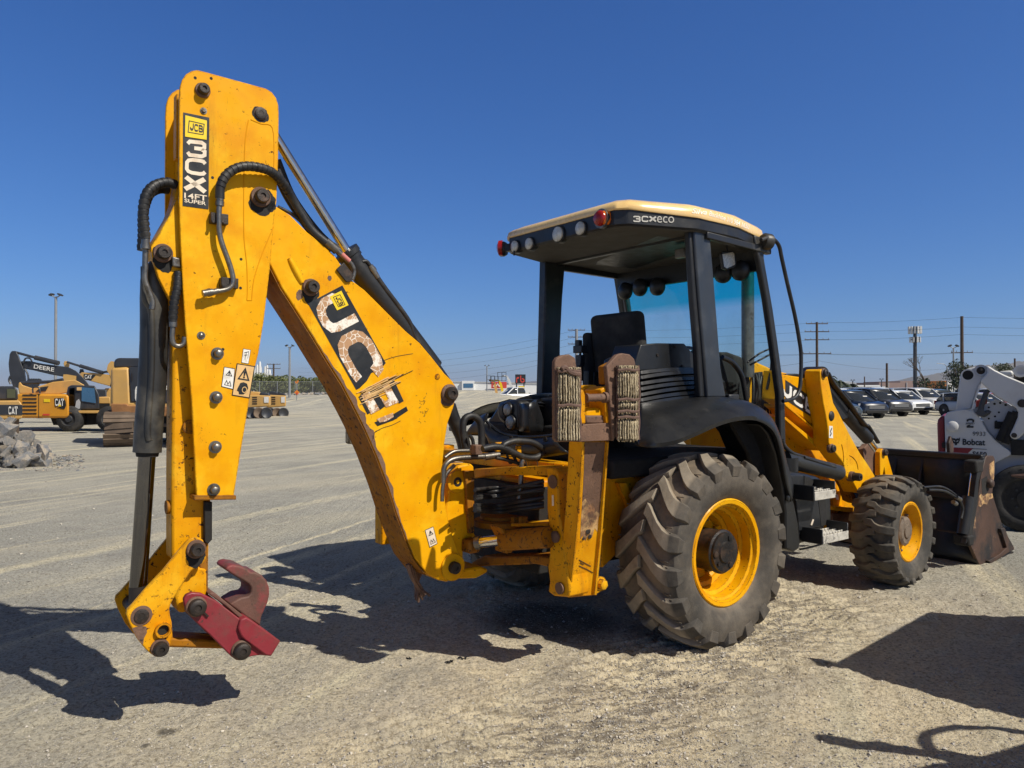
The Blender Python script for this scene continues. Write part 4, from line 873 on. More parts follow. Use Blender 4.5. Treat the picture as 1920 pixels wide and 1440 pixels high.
for pts, pad in (([S(637, 110), S(650, 88), S(680, 74), S(715, 70), S(745, 88), S(752, 130), S(765, 300), S(764, 540), S(650, 545), S(638, 530)], (650, 770, 140, 535, 0)), ([S(915, 135), S(972, 72), S(1000, 64), S(1040, 70), S(1065, 95), S(1072, 125), S(1078, 300), S(1080, 480), S(1055, 505), S(975, 500), S(950, 540), S(940, 400)], (974, 1088, 130, 530, 1))):
    f = MB().prism(PP(pts, VS - .075), (0, .03, 0)).build('pad_frame', 'brown', st, .006)
    x0, x1, y0, y1, k = pad; rr = random.Random(k + 4)
    # belting: bulging front sheet in flutes, ragged rim
    rows = []; n = 44; m = 34
    pinch = [0.0] + ([.06, .46, .62, .70] if k else [.05, .52])
    for i in range(n + 1):
        t = i / n; y = y0 + (y1 - y0) * t; row = []
        pz = min(abs(t - q) for q in pinch); bulge = .4 + .6 * min(1, pz / .07)
        inset = (1 - bulge) * 7 + rr.uniform(-2, 2); xa, xb = x0 + inset, x1 - inset * .8 + rr.uniform(-2, 2)
        for j in range(m + 1):
            q = j / m; d = .012 + .04 * bulge * (math.sin(math.pi * min(1, max(0, q))) ** .35) + .006 * math.sin(q * 2 * math.pi * 8.5 + math.sin(t * 9) * .8) + rr.uniform(-.0015, .0015)
            row.append(P(*S(xa + (xb - xa) * q, y), VS - .075 - d))
        rows.append(row)
    vs = [p for r_ in rows for p in r_]; g = MB().grid(rows); g.f = [q[::-1] for q in g.f]
    pd = g.build('pad', 'belting', st, sharp=80)
    s_ = pd.modifiers.new('thickness', 'SOLIDIFY'); s_.thickness = .012; s_.offset = -1
    b = MB()
    for q in pinch[1:]: b.tube([P(*S(x0 + (x1 - x0) * t, y0 + (y1 - y0) * q + 3 * math.sin(t * 9 + k)), VS - .118 - .012 * math.sin(t * 3.1)) for t in (0, .2, .4, .6, .8, 1)], .008, 6, 4)
    for sx in (x0, x1): b.tube([P(*S(sx + rr.uniform(-4, 4), y0 + (y1 - y0) * t / 12), VS - .09) for t in range(13)], .009, 6, 3)
    if not k: b.tube([P(*S(x, y), VS - .13) for x, y in ((672, 150), (690, 140), (715, 165), (745, 175), (770, 178))], .012, 6, 4)
    b.build('pad_strap', simple('frayed_strap', (.14, .085, .065), .95, 0, .3, 20, .5, 100), pd)
    b = MB()
    for i in range(36):
        q = rr.random(); yy = y1 if k else y0 + 12; x = x0 + (x1 - x0) * q; b.tube([P(*S(x, yy - 4), VS - .105), P(*S(x + rr.uniform(-4, 4), yy + rr.uniform(2, 13) * (1 if k else -1)), VS - .10 + rr.uniform(-.02, .02))], .004, 4)
    b.build('frayed_end', 'belting', pd)
    if k: MB().prism(PP([S(900, 135), S(972, 100), S(972, 420), S(945, 425), S(938, 240), S(905, 230)], VS - .05), (0, .05, 0)).build('pad_bracket', 'yellow_grimy_shaded', st, .006)
# the other leg on the left side
fl = MB().box((-1.24, 1.13, .95), (.16, .12, 1.0)).build('far_stabiliser_leg', 'yellow_worn', mc, .01)
MB().box((-1.24, 1.23, 1.38), (.5, .05, .12)).build('far_pad_frame', 'brown', fl, .006)
for s_ in (-.2, .2): MB().box((-1.24 + s_, 1.27, 1.45), (.16, .08, .45)).build('far_pad', 'belting', fl, .02)

# ---- chassis
ch = MB().box((-.1, 0, .86), (1.7, .86, .42)).box((1.6, 0, .72), (2.0, .62, .42)).build('chassis', 'yellow_worn', mc, .02)
MB().prism(PP([(1125, 872), (1195, 872), (1250, 880), (1250, 1000), (1155, 1040), (1130, 1065)], -.62), (0, .04, 0)).build('side_plate', 'yellow_worn', ch, .006)
MB().cyl((0, -1.0, .60), (0, 1.0, .60), .12, seg=20).build('rear_axle', 'dark', ch)
MB().cyl((2.5, -.9, .46), (2.5, .9, .46), .09, seg=20).box((2.5, 0, .5), (.26, .5, .24)).build('front_axle', 'brown', ch)
MB().prism(PP([(1160, 905), (1175, 905), (1200, 960), (1195, 990)], -.66), (0, .04, 0)).build('gusset', 'yellow_worn', ch, .004)

# ---- wheels
def tyre_profile(R0, hw, rim, bulge):
    """(radius, lateral) from the inner bead over the tread to the outer bead; lateral is + outwards"""
    out = [(rim, hw * .80), (rim + .02, hw * .90), (rim + (R0 - rim) * .35, hw + bulge), (rim + (R0 - rim) * .62, hw + bulge * 1.1), (rim + (R0 - rim) * .84, hw + bulge * .2), (R0 - .030, hw * .93), (R0 - .012, hw * .80), (R0 - .003, hw * .5), (R0, 0)]
    return [(r, -l) for r, l in out] + [(r, l) for r, l in out[-2::-1]]
def wheel(name, c, R0, hw, rim, bulge, lugs, side, rubber, hubm, steer=0, kind='ag'):
    X = Matrix.Translation(c) @ Matrix.Rotation(steer, 4, 'Z'); ax = Vector((0, side, 0))
    def W(r, l, phi): return X @ Vector((math.sin(phi) * r, side * l, math.cos(phi) * r))
    def rev(prof, seg): 
        b = MB(); vs = [W(r, l, 2 * math.pi * i / seg) for r, l in prof for i in range(seg)]; n = len(prof)
        fs = [(k * seg + i, k * seg + (i + 1) % seg, (k + 1) * seg + (i + 1) % seg, (k + 1) * seg + i) for k in range(n - 1) for i in range(seg)]
        if side > 0: fs = [f[::-1] for f in fs]
        return b.add(vs, [f[::-1] for f in fs])
    rd_ = rim
    if kind == 'ag': rp = [(rd_ + .012, hw * .86), (rd_ + .004, hw * .89), (rd_ - .022, hw * .87), (rd_ - .028, hw * .76), (rd_ - .045, hw * .72), (rd_ - .050, hw * .45), (rd_ - .075, hw * .40), (rd_ - .085, hw * .10), (rd_ - .115, hw * .05), (rd_ - .125, -hw * .18), (rd_ - .15, -hw * .22), (.10, -hw * .20), (.0001, -hw * .20)]
    else: rp = [(rd_ + .008, hw * .84), (rd_ - .002, hw * .88), (rd_ - .018, hw * .85), (rd_ - .024, hw * .74), (rd_ - .045, hw * .6), (rd_ - .06, hw * .32), (.11, hw * .30), (.0001, hw * .30)]
    w = rev(rp, 56).build(name, 'yellow', mc, sharp=28)
    inn_ = [(rd_ + .008, -hw * .84), (rd_ - .02, -hw * .8), (rd_ - .05, -hw * .3)]; rev([(r, l) for r, l in inn_], 40).build('rim_back', 'yellow_grimy_shaded', w)
    tp = tyre_profile(R0, hw, rim + .004, bulge); t = rev(tp, 72); t.f = [f[::-1] for f in t.f]
    # lugs follow the carcass
    rr_ = random.Random(2)
    def surf(l):
        a = abs(l); pr = sorted([(abs(q), r) for r, q in tp if r > rim + (R0 - rim) * .6]); return float(np.interp(a, [p[0] for p in pr], [p[1] for p in pr])) if a < hw * .95 else R0 - .03
    for sgn in (1, -1):
        for i in range(lugs):
            ph0 = 2 * math.pi * (i + (0 if sgn > 0 else .5)) / lugs; rowsL = []
            if kind == 'ag': path = [(-.04, .00, .050), (.10, .035, .050), (.30, .105, .051), (.52, .185, .054), (.74, .255, .060), (.90, .290, .068), (1.0, .300, .072)]
            else: path = [(-.30, -.02, .036), (.10, .0, .040), (.26, .06, .040), (.46, .095, .040), (.70, .105, .041), (.9, .11, .043), (1.0, .11, .045)]
            h0 = .038 if kind == 'ag' else .030
            for q, dphi, wd in path:
                l = sgn * q * hw * .965; r = surf(l); dp = (wd / R0); 
                for (e, hh) in ((-1.25, -.012), (-.9, h0), (.9, h0), (1.25, -.012)):
                    rowsL.append(W(r + hh * (1 if q < .95 else .92), l, ph0 - dphi - e * dp * .78))
            # over the shoulder and down the sidewall
            sh = [(R0 - .045, hw + .010, .066), (R0 - .100, hw + .018, .054)] if kind == 'ag' else [(R0 - .03, hw + .006, .042), (R0 - .055, hw + .010, .038)]
            q, dphi, wd = path[-1]
            for k, (r, l, wd2) in enumerate(sh):
                dp = wd2 / R0; o_ = .022 if k == 0 else .002
                for (e, hh) in ((-1.2, -.01), (-.9, o_), (.9, o_), (1.2, -.01)): rowsL.append(W(r + (.012 if k == 0 else 0) * (abs(e) < 1), sgn * (l + hh), ph0 - dphi - .01 * k - e * dp * .78))
            n = len(rowsL) // 4; fs = [(4 * a + j, 4 * a + j + 1, 4 * a + j + 5, 4 * a + j + 4) for a in range(n - 1) for j in range(3)] + [(0, 3, 2, 1), (4 * n - 4, 4 * n - 3, 4 * n - 2, 4 * n - 1)]
            if (sgn * side) > 0: fs = [f[::-1] for f in fs]
            t.add(rowsL, fs)
            if kind == 'ag':      # small raised bars between the lugs
                for kk in range(2):
                    a = ph0 - .30 - .055 * kk + .16; l = sgn * hw * .80; r = surf(l) + .004
                    t.add([W(r + hh, l + dl, a + da) for hh in (0, .006) for dl, da in ((-.028, -.008), (.028, -.008), (.028, .008), (-.028, .008))], [(0, 1, 2, 3), (7, 6, 5, 4), (0, 4, 5, 1), (1, 5, 6, 2), (2, 6, 7, 3), (3, 7, 4, 0)])
    if kind != 'ag':
        g = []; 
    ty = t.build('tyre', rubber, w, sharp=40)
    bv = ty.modifiers.new('bevel', 'BEVEL'); bv.width = .011; bv.segments = 3; bv.limit_method = 'ANGLE'; bv.angle_limit = R(38)
    if kind == 'ag': 
        hb = rev([(.135, -hw * .2), (.135, hw * .62), (.142, hw * .63), (.142, hw * .70), (.128, hw * .73), (.125, hw * .80), (.070, hw * .80), (.064, hw * .85), (.0001, hw * .85)], 40).build('hub', 'hub', w, sharp=30)
        b = MB()
        for k in range(3):
            a = k * 2.094 + .5; p = W(.10, hw * .80, a); b.lathe(p, W(0, 1, 0) - W(0, 0, 0), [(.022, 0), (.022, .006), (.012, .008)], 12)
        p = W(.098, hw * .80, 4.0); b.lathe(p, W(0, 1, 0) - W(0, 0, 0), [(.014, 0), (.014, .012)], 6); b.build('hub_bolt', 'hub', hb)
        b = MB()
        for k in range(8):
            a = k * math.pi / 4 + .3; p = W(.185, -hw * .2, a); b.lathe(p, W(0, 1, 0) - W(0, 0, 0), [(.017, 0), (.017, .028), (.008, .03), (.008, .045)], 6)
        b.build('wheel_nut', 'steel', w)
        b = MB()
        for k in range(4):
            a = k * math.pi / 2 + 1.05; p = W(.255, 0, a); q = W(.205, -hw * .2, a); b.beam(p, q, .05, .05, up=W(0, 1, 0) - W(0, 0, 0))
        b.build('rim_lug', 'yellow', w, .004)
    else:
        hb = rev([(.125, hw * .3), (.122, hw * .62), (.10, hw * .70), (.06, hw * .70), (.055, hw * .76), (.0001, hw * .76)], 32).build('hub', hubm, w, sharp=30)
        b = MB()
        for k in range(8): a = k * math.pi / 4; p = W(.165, hw * .30, a); b.lathe(p, W(0, 1, 0) - W(0, 0, 0), [(.014, 0), (.014, .022), (.007, .03)], 6)
        b.build('wheel_nut', 'hubtan', w)
    return w
wheel('rear_wheel', Vector((0, -.94, .603)), .592, .225, .335, .015, 18, -1, 'rubber', 'hub')
wheel('rear_wheel', Vector((0, .94, .603)), .592, .225, .335, .015, 18, 1, 'rubber', 'hub')
wheel('front_wheel', Vector((2.46, -.99, .452)), .435, .165, .245, .012, 19, -1, 'rubber_front', 'hubtan', steer=R(3), kind='sks')
wheel('front_wheel', Vector((2.46, .99, .452)), .435, .165, .245, .012, 19, 1, 'rubber_front', 'hubtan', steer=R(3), kind='sks')
# ------------------------------------------------------------------ canopy
def Z7(x, y): return (900 + x / 3, 340 + y / 3)
def post(name, pts, v, t, mat='cabpost', parent=mc, bevel=.012): return MB().prism(PP(pts, v), (0, t, 0)).build(name, mat, parent, bevel)
# right rear post (scuffed outer face) and right front post
rp_ = post('canopy_post', [(1301, 418), (1330, 418), (1337, 500), (1345, 600), (1352, 690), (1362, 745), (1326, 745), (1320, 660), (1311, 560), (1304, 470)], -.80, .05)
post('post_inner', [(1292, 424), (1301, 424), (1306, 500), (1313, 580), (1322, 680), (1326, 745), (1312, 745), (1308, 655), (1300, 560), (1295, 480)], -.78, .05, 'blackmetal', rp_)
fp = post('canopy_post', [(1414, 440), (1427, 444), (1436, 500), (1450, 580), (1460, 650), (1472, 740), (1474, 832), (1463, 828), (1462, 740), (1450, 650), (1437, 560), (1424, 490)], -.79, .05, 'blackmetal')
lp = MB().prism(PP([(1024, 470), (1062, 470), (1055, 560), (1051, 640), (1050, 745), (1017, 745), (1020, 640), (1022, 560)], .74), (0, .09, 0)).build('canopy_post', 'blackmetal', mc, .012)
lf = MB().prism(PP([(1157, 500), (1172, 500), (1184, 575), (1192, 640), (1196, 690), (1182, 690), (1178, 640), (1168, 570)], .78), (0, .07, 0)).build('canopy_post', 'blackmetal', mc, .012)
# roof: outline in plan, three-stage loft
ZR = 2.735
def rp2(px, py, z): q = PZ(px, py, z); return (q.x, q.y)
# corners measured at the lower edge of the black fascia
c_rr = P(1160, 421, -.77); 
u_r = -.56; u_k1 = .10; u_k2 = 1.02
LOW = [(-.46, -.58), (-.40, -.66), (.08, -.83), (.55, -.82), (.93, -.75), (1.0, -.6), (1.02, .6), (.93, .75), (.55, .82), (.08, .83), (-.40, .66), (-.46, .58)]
def ring(sc_u, sc_v, z, du=0, rear_z=0, n=4):
    pts = [Vector(((a - .34) * sc_u + .34 + du, b * sc_v, z)) for a, b in LOW]; out = []
    for i in range(len(pts)):
        a, b = pts[i], pts[(i + 1) % len(pts)]
        for k in range(n): p = a.lerp(b, k / n); p.z += rear_z * max(0, min(1, (.10 - p.x) / .66)) + (-.03) * max(0, (p.x - .5) / .5); out.append(p)
    return out
def loft(rings, name, mat, parent, cap0=True, cap1=True, bevel=0, sharp=35):
    b = MB(); m = len(rings[0]); vs = [p for r in rings for p in r]; fs = []
    for k in range(len(rings) - 1):
        for i in range(m): j = (i + 1) % m; fs.append((k * m + i, k * m + j, (k + 1) * m + j, (k + 1) * m + i))
    if cap0: fs.append(tuple(range(m - 1, -1, -1)))
    if cap1: fs.append(tuple(range((len(rings) - 1) * m, len(rings) * m)))
    return b.add(vs, fs).build(name, mat, parent, bevel, sharp)
fas = loft([ring(.985, .985, ZR), ring(1, 1, ZR + .012), ring(1, 1, ZR + .084, 0, .03)], 'roof_fascia', 'blackmetal', mc)
loft([ring(.975, .975, ZR - .004), ring(.98, .98, ZR + .002)], 'roof_lining', 'liner', fas)
rf_ = loft([ring(1.012, 1.012, ZR + .082, 0, .028), ring(1.018, 1.018, ZR + .094, 0, .024), ring(1.006, 1.006, ZR + .146, 0, .004), ring(.97, .97, ZR + .173, 0, -.004), ring(.88, .88, ZR + .200), ring(.6, .6, ZR + .232), ring(.2, .2, ZR + .242)], 'roof', 'roof', mc, sharp=50)
# recess liner inside the fascia: rails between the posts
MB().beam((.2, -.80, 2.72), (1.0, -.77, 2.70), .05, .05).beam((.2, .80, 2.72), (1.0, .77, 2.70), .05, .07).beam((.93, -.76, 2.64), (.93, .76, 2.64), .05, .18).beam((.18, -.78, 2.74), (.18, .78, 2.74), .05, .05).build('roof_rail', 'blackmetal', fas, .008)
# lettering on the fascia's right flank and on the roof's edge
def flank(px, py, du=0):
    """point of the roof's right flank: plane through the rear right chamfer"""
    a = Vector((-.40, -.66, 0)); d = Vector((.48, -.17, 0)); n = Vector((d.y, -d.x, 0)).normalized() * 1
    r = ray(px, py); rl = Vector((CT * r.x + ST * r.y, -ST * r.x + CT * r.y, r.z)); o = Vector((CT * -MO.x + ST * -MO.y, -ST * -MO.x + CT * -MO.y, H))
    n = -n if n.y > 0 else n; t = ((a + n * (.004 + du)) - o).dot(n) / rl.dot(n); return o + rl * t
def flank2(px, py, du=0):
    a = Vector((.55, -.83, 0)); d = Vector((.38, .07, 0)); n = Vector((d.y, -d.x, 0)).normalized()
    r = ray(px, py); rl = Vector((CT * r.x + ST * r.y, -ST * r.x + CT * r.y, r.z)); o = Vector((CT * -MO.x + ST * -MO.y, -ST * -MO.x + CT * -MO.y, H))
    t = ((a + n * (.004 + du)) - o).dot(n) / rl.dot(n); return o + rl * t
def put(name, vf, quad, fn, mat, parent):
    vs, fs = place2d(vf, quad, fn); MB().add(vs, face_front(vs, fs, (0, -1, 0))).build(name, mat, parent, flat=True)
fw = simple('silver_lettering', (.55, .53, .48), .5)
for g, x0, x1 in ((G_3, 1187, 1201), (G_C, 1203, 1216), (G_X, 1217, 1231)): put('letter', g, [(x0, 416), (x1, 416.5), (x1, 405), (x0, 404.5)], flank, fw, fas)
put('lettering', text_polys('eco', .0), [(1232, 417.5), (1264, 418), (1264, 406), (1232, 405)], flank, fw, fas)
from mathutils.bvhtree import BVHTree
roof_tree = BVHTree.FromPolygons([v.co.copy() for v in rf_.data.vertices], [tuple(p.vertices) for p in rf_.data.polygons])
def on_roof(px, py):
    r = ray(px, py); rl = Vector((CT * r.x + ST * r.y, -ST * r.x + CT * r.y, r.z)).normalized(); o = Vector((CT * -MO.x + ST * -MO.y, -ST * -MO.x + CT * -MO.y, H))
    hit, nr, i_, d_ = roof_tree.ray_cast(o, rl)
    return hit + nr * (.0025 if nr.dot(rl) < 0 else -.0025) if hit is not None else flank2(px, py, .02)
hw_ = simple('faded_white_handwriting', (.93, .86, .76), .5)
put('handwriting', text_polys('Silva', .012, .3), [(1297, 400), (1325, 403), (1325, 393.5), (1297, 390.5)], on_roof, hw_, rf_)
put('handwriting', text_polys('Backhoe', .008, .3), [(1329, 404.5), (1360, 414), (1360, 405), (1329, 395.5)], on_roof, hw_, rf_)
put('handwriting', text_polys('310 984 1650', .006, .2), [(1362, 415), (1404, 430.5), (1405, 421.5), (1362, 406)], on_roof, hw_, rf_)
# round lamps along the rear edge
b = MB()
def rear_lamp(px, py, r, mat, name, body='blackmetal', du=.0, dome=.02):
    q = PU(px, py, -.475 - du); d = Vector((-1, 0, 0)); o = MB().lathe(q + Vector((.08, 0, 0)), d, [(r * .7, 0), (r * 1.18, .03), (r * 1.18, .075), (r * 1.04, .08), (r * 1.0, .072)], 24).build(name, body, fas)
    MB().lathe(q, d, [(r * 1.02, -.008), (r * .98, dome * .4), (r * .7, dome * .8), (r * .3, dome), (.0001, dome)], 24).build('lens', mat, o)
for px, py, r in ((965, 462, .044), (992, 457, .044), (1046, 439, .054), (1088, 428, .046)): rear_lamp(px, py, r, 'lamp_white', 'work_lamp')
q = PU(1124, 409, -.50)
lm = MB().lathe(q + Vector((.07, 0, 0)), (-1, .0, 0), [(.05, 0), (.066, .03), (.066, .06)], 24).build('side_lamp', 'steel', fas)
b1 = MB(); b2 = MB(); 
b1.lathe(q + Vector((.012, .0, 0)), (-1, 0, 0), [(.052, -.01), (.052, .018), (.04, .032), (.0001, .036)], 24); b1.build('red_lens', 'lamp_red', lm)
b2.lathe(q + Vector((.03, -.03, 0)), (-.5, -1, 0), [(.051, -.012), (.049, .016), (.034, .028), (.0001, .032)], 24); b2.build('amber_lens', 'lamp_amber', lm)
q = Vector((-.475, .665, 2.775)); lm = MB().lathe(q + Vector((.05, 0, 0)), (-.6, .8, 0), [(.05, 0), (.06, .02), (.06, .05)], 24).build('side_lamp', 'blackmetal', fas)
MB().beam(q + Vector((.02, -.02, 0)), q + Vector((.09, -.09, 0)), .05, .06).build('lamp_bracket', 'blackmetal', lm)
MB().lathe(q, (-.7, .7, 0), [(.062, -.01), (.06, .02), (.03, .034), (.0001, .036)], 24).build('red_lens', 'lamp_red', lm)
q = P(1434, 453, -.80); MB().lathe(q + Vector((-.03, 0, 0)), (1, -.2, 0), [(.05, 0), (.062, .02), (.06, .07), (.02, .09)], 20).build('front_lamp', 'blackmetal', fas)
for px, py in ((965, 470), ): MB().cyl(PU(964, 470, -.5), PU(964, 479, -.5), .008, seg=6).build('wire_end', 'hose', fas)
# windscreen
def US(px, py, v): return P(px, py, v)
a1 = Vector((1.24, .72, 1.50)); a2 = Vector((.93, .72, 2.66)); a3 = Vector((.93, -.72, 2.66)); a4 = Vector((1.24, -.72, 1.50))
ws = MB().add([a1, a4, a3, a2], [(0, 1, 2, 3)]).build('windscreen', 'windscreen_glass', mc, flat=True)
MB().tube([a1, a2], .018, 6).tube([a4, a3], .012, 6).tube([a2 + Vector((0, 0, -.01)), a3 + Vector((0, 0, -.01))], .02, 6).build('screen_seal', 'blackmetal', ws)
b = MB()
for y, z in ((.42, 2.545), (.22, 2.53), (-.46, 2.56), (-.62, 2.56), (.60, 2.53)):
    MB().lathe((.90, y, z), (-1, 0, 0), [(.05, 0), (.078, .03), (.078, .06), (.05, .085), (.0001, .09)], 20).build('front_work_lamp', 'blackmetal', fas)
p = P(1366, 488, -.66); mr = MB().prism([P(x, y, -.66) for x, y in ((1352, 475), (1356, 471), (1374, 470), (1379, 474), (1381, 497), (1377, 502), (1362, 506), (1356, 503))], (.012, .03, 0)).build('mirror', 'blackmetal', mc, .005)
vs = [P(x, y, -.663) for x, y in ((1354.5, 477), (1373, 472.5), (1376.5, 475), (1378.5, 496), (1363, 503), (1358, 500))]; MB().add(vs, face_front(vs, [tuple(range(6))], (0, -1, 0))).build('mirror_glass', 'mirror', mr, flat=True)
MB().tube([P(1365, 470, -.65), P(1362, 462, -.65), P(1358, 450, -.65)], .008, 6).build('mirror_stalk', 'blackmetal', mr)
q = P(1277, 475, -.45); MB().box(q, (.04, .09, .07)).build('interior_switch', 'steel', fas, .006)
b = MB()
b.tube([P(x, y, -.84) for x, y in ((1427, 450), (1440, 446), (1452, 450), (1461, 462), (1466, 485), (1476, 530), (1490, 590), (1499, 640), (1502, 668), (1501, 715), (1496, 738), (1486, 748), (1468, 752))], .015, 10, 5)
b.build('grab_handle', 'blackmetal', mc)
# exhaust stack
ex = P(1402, 560, -.36); MB().cyl((ex.x, ex.y, 1.75), (ex.x, ex.y, 2.62), .052, seg=24).build('exhaust_stack', 'steel', mc)
b = MB(); b.tube([P(x, y, -.62) for x, y in ((1402, 679), (1425, 662), (1448, 652))], .008, 6); b.tube([P(x, y, -.62) for x, y in ((1407, 684), (1430, 672), (1450, 661))], .008, 6)
b.tube([P(x, y, -.6) for x, y in ((1448, 655), (1446, 690), (1438, 730))], .011, 6); b.build('wiper', 'blackmetal', ws)
# ---- seat
def rbox(name, c, size, mat, parent, bevel=.04, tilt=0, seg=4):
    return MB().box(c, size, ('Y', tilt)).build(name, mat, parent, bevel, seg=seg)
se = rbox('seat', (.42, .10, 1.50), (.52, .52, .16), 'fabric', mc)
rbox('seat_back', (.22, .05, 2.0), (.13, .52, .50), 'fabric', se, .05, R(-7))
rbox('seat_back_lower', (.16, .12, 1.66), (.10, .44, .26), 'fabric', se, .04, R(-3)); rbox('seat_side', (.22, .34, 1.78), (.2, .08, .66), 'fabric', se, .03)
MB().box((.30, .10, 1.32), (.36, .36, .30)).build('seat_base', 'plastic', se, .02)
b = MB(); b.tube([Vector((.11, .30, 1.78)), Vector((.10, .12, 1.73)), Vector((.11, -.06, 1.78))], .018, 8, 4).build('seat_bar', 'blackmetal', se)
# steering wheel
sw = P(1272, 634, -.02); cst = Vector((.78, .02, 1.93)); nx = Vector((-.35, 0, .94)).normalized()
t = MB(); xx = nx.orthogonal().normalized(); yy = nx.cross(xx)
ringp = [cst + (xx * math.cos(i * math.pi / 18) + yy * math.sin(i * math.pi / 18)) * .20 for i in range(37)]
t.tube(ringp, .016, 8, cap=False).tube([cst - xx * .19, cst - nx * .03, cst + xx * .19], .012, 6).tube([cst - nx * .03, cst + Vector((.12, 0, -.5))], .03, 8).build('steering_wheel', 'blackmetal', mc)
MB().box((1.02, 0, 1.60), (.3, .7, .3)).build('dashboard', 'plastic', mc, .04)
# levers left of the seat
b = MB(); q = P(1088, 662, .30)
b.tube([q + Vector((0, 0, -.42)), q], .012, 6).box(q + Vector((0, 0, .03)), (.07, .10, .06)).box(q + Vector((0, .02, .08)), (.04, .05, .05)).box(q + Vector((.0, 0, -.06)), (.05, .06, .09)); b.build('control_lever', 'blackmetal', mc, .01)
for px, h_ in ((1085, 690), (1103, 700), (1113, 702)):
    q = P(px, h_, .2); MB().box(q - Vector((0, 0, .04)), (.05, .06, .12)).tube([q, q - Vector((0, 0, .35))], .01, 6).build('control_lever', 'blackmetal', mc, .008)
MB().box((-.02, .28, 1.50), (.2, .5, .22)).build('control_console', 'plastic', mc, .03)
# ---- right console: smooth panel, louvred panel
pan = [Z7(905, 918), Z7(1000, 910), Z7(1150, 912), Z7(1270, 1052), Z7(1275, 1062), Z7(880, 1066), Z7(872, 1020)]
co = MB().prism(PP(pan, -.60), (0, .25, 0)).build('side_console', 'plastic', mc, .02, seg=3)
b = MB()
for x, y in ((997, 978), (1097, 930), (1137, 1041)): q = P(*Z7(x, y), -.60); b.lathe(q, (0, -1, 0), [(.012, 0), (.01, .008)], 10)
b.build('screw', 'pin', co)
MB().prism(PP([Z7(760, 1000), Z7(905, 935), Z7(880, 1066), Z7(1280, 1062), Z7(1310, 1210), Z7(860, 1260), Z7(760, 1200)], -.50), (0, .12, 0)).build('console_core', 'plastic', co, .02)
lv = [(Z7(885, 1070), Z7(1280, 1052)), (Z7(885, 1098), Z7(1284, 1064)), (Z7(885, 1132), Z7(1290, 1100)), (Z7(885, 1163), Z7(1300, 1122)), (Z7(885, 1196), Z7(1306, 1146)), (Z7(885, 1226), Z7(1308, 1176)), (Z7(885, 1252), Z7(1310, 1200))]
b = MB(); 
for k, (a, c_) in enumerate(lv):
    n = 14; rows = []
    for i in range(n + 1):
        t = i / n; x = a[0] + (c_[0] - a[0]) * t; y = a[1] + (c_[1] - a[1]) * t - 4.0 * math.sin(math.pi * t) ; v0 = -.60 - .012 * k - .05 * math.sin(math.pi * min(1, t * 1.2 + .1)) 
        rows.append([P(x, y, v0 + .03), P(x, y + .5, v0 - .018), P(x, y + 5.5, v0 - .022), P(x, y + 7.0, v0 - .006), P(x, y + 8.2, v0 + .03)])
    b.grid(rows)
lo = b.build('louvre_panel', 'plastic', co, sharp=50)
m_ = lo.modifiers.new('t', 'SOLIDIFY'); m_.thickness = .006; m_.offset = 0
MB().prism(PP([Z7(1270, 1100), Z7(1305, 1100), Z7(1316, 1120), Z7(1318, 1200), Z7(1280, 1205)], -.66), (0, .2, 0)).build('louvre_end', 'plastic', co, .012)
# ---- fenders
outer = [(1196, 829, -1.02), (1225, 831.5, -1.12), (1262, 827, -1.17), (1301, 812, -1.18), (1344, 793, -1.18), (1378, 783, -1.18), (1413, 781, -1.18), (1439, 791, -1.18), (1456, 812, -1.17), (1466, 850, -1.16), (1475, 900, -1.15), (1485, 935, -1.14)]
crest = [(1197, 759, -.72), (1218, 756, -.72), (1249, 752, -.72), (1285, 748, -.72), (1318, 746, -.73), (1344, 748, -.74), (1378, 757, -.77), (1407, 771, -.82), (1430, 790, -.88), (1449, 815, -.93), (1464, 860, -1.0), (1478, 912, -1.02)]
A = spline([P(*q) for q in outer], 4); B = spline([P(*q) for q in crest], 4); rows = []
for p, q in zip(A, B):
    row = []
    for j in range(10):
        t = j / 9; m = q.lerp(p, t); m = m + Vector((0, -.02 * math.sin(math.pi * t), .055 * math.sin(math.pi * t))); row.append(m)
    row.append(p + Vector((0, .004, -.02))); row.append(p + Vector((0, .03, -.015)))
    rows.append([q + Vector((0, .35, -.02)), q + Vector((0, .1, .004))] + row)
fd = MB().grid(rows); fd_o = fd.build('fender', 'plastic', mc, sharp=60); m_ = fd_o.modifiers.new('t', 'SOLIDIFY'); m_.thickness = .01; m_.offset = 0
# panel that hangs from the fender in front of the wheel
fe = [(1449, 812), (1459, 830), (1468, 868), (1478, 915), (1490, 945), (1498, 985), (1501, 1018), (1498, 1030), (1488, 1036), (1473, 1030), (1473, 960), (1466, 905), (1455, 850), (1441, 815), (1425, 795)]
MB().prism(PP(fe, -1.12), (0, .42, 0)).build('fender_skirt', 'plastic', fd_o, .02, seg=3)
MB().prism(PP([(1370, 790), (1425, 792), (1452, 835), (1462, 900), (1420, 905), (1405, 850)], -1.0), (0, .03, 0)).build('inner_liner', 'dark', fd_o)
q = P(1477, 934, -1.13); MB().lathe(q, (0, -1, 0), [(.022, 0), (.02, .008), (.01, .012)], 12).build('screw', 'plastic', fd_o)
# left fender: mirror image of the right one, higher rim with its lamp pod
rows2 = [[Vector((p.x, -p.y, p.z)) for p in r] for r in rows]; b = MB().grid(rows2); b.f = [f[::-1] for f in b.f]
fl_ = b.build('fender', 'plastic', mc, sharp=60); m_ = fl_.modifiers.new('t', 'SOLIDIFY'); m_.thickness = .01; m_.offset = 0
def Z8(x, y): return (880 + x / 8, 700 + y / 8)
def L(x, y, v): return P(*Z8(x, y), v)
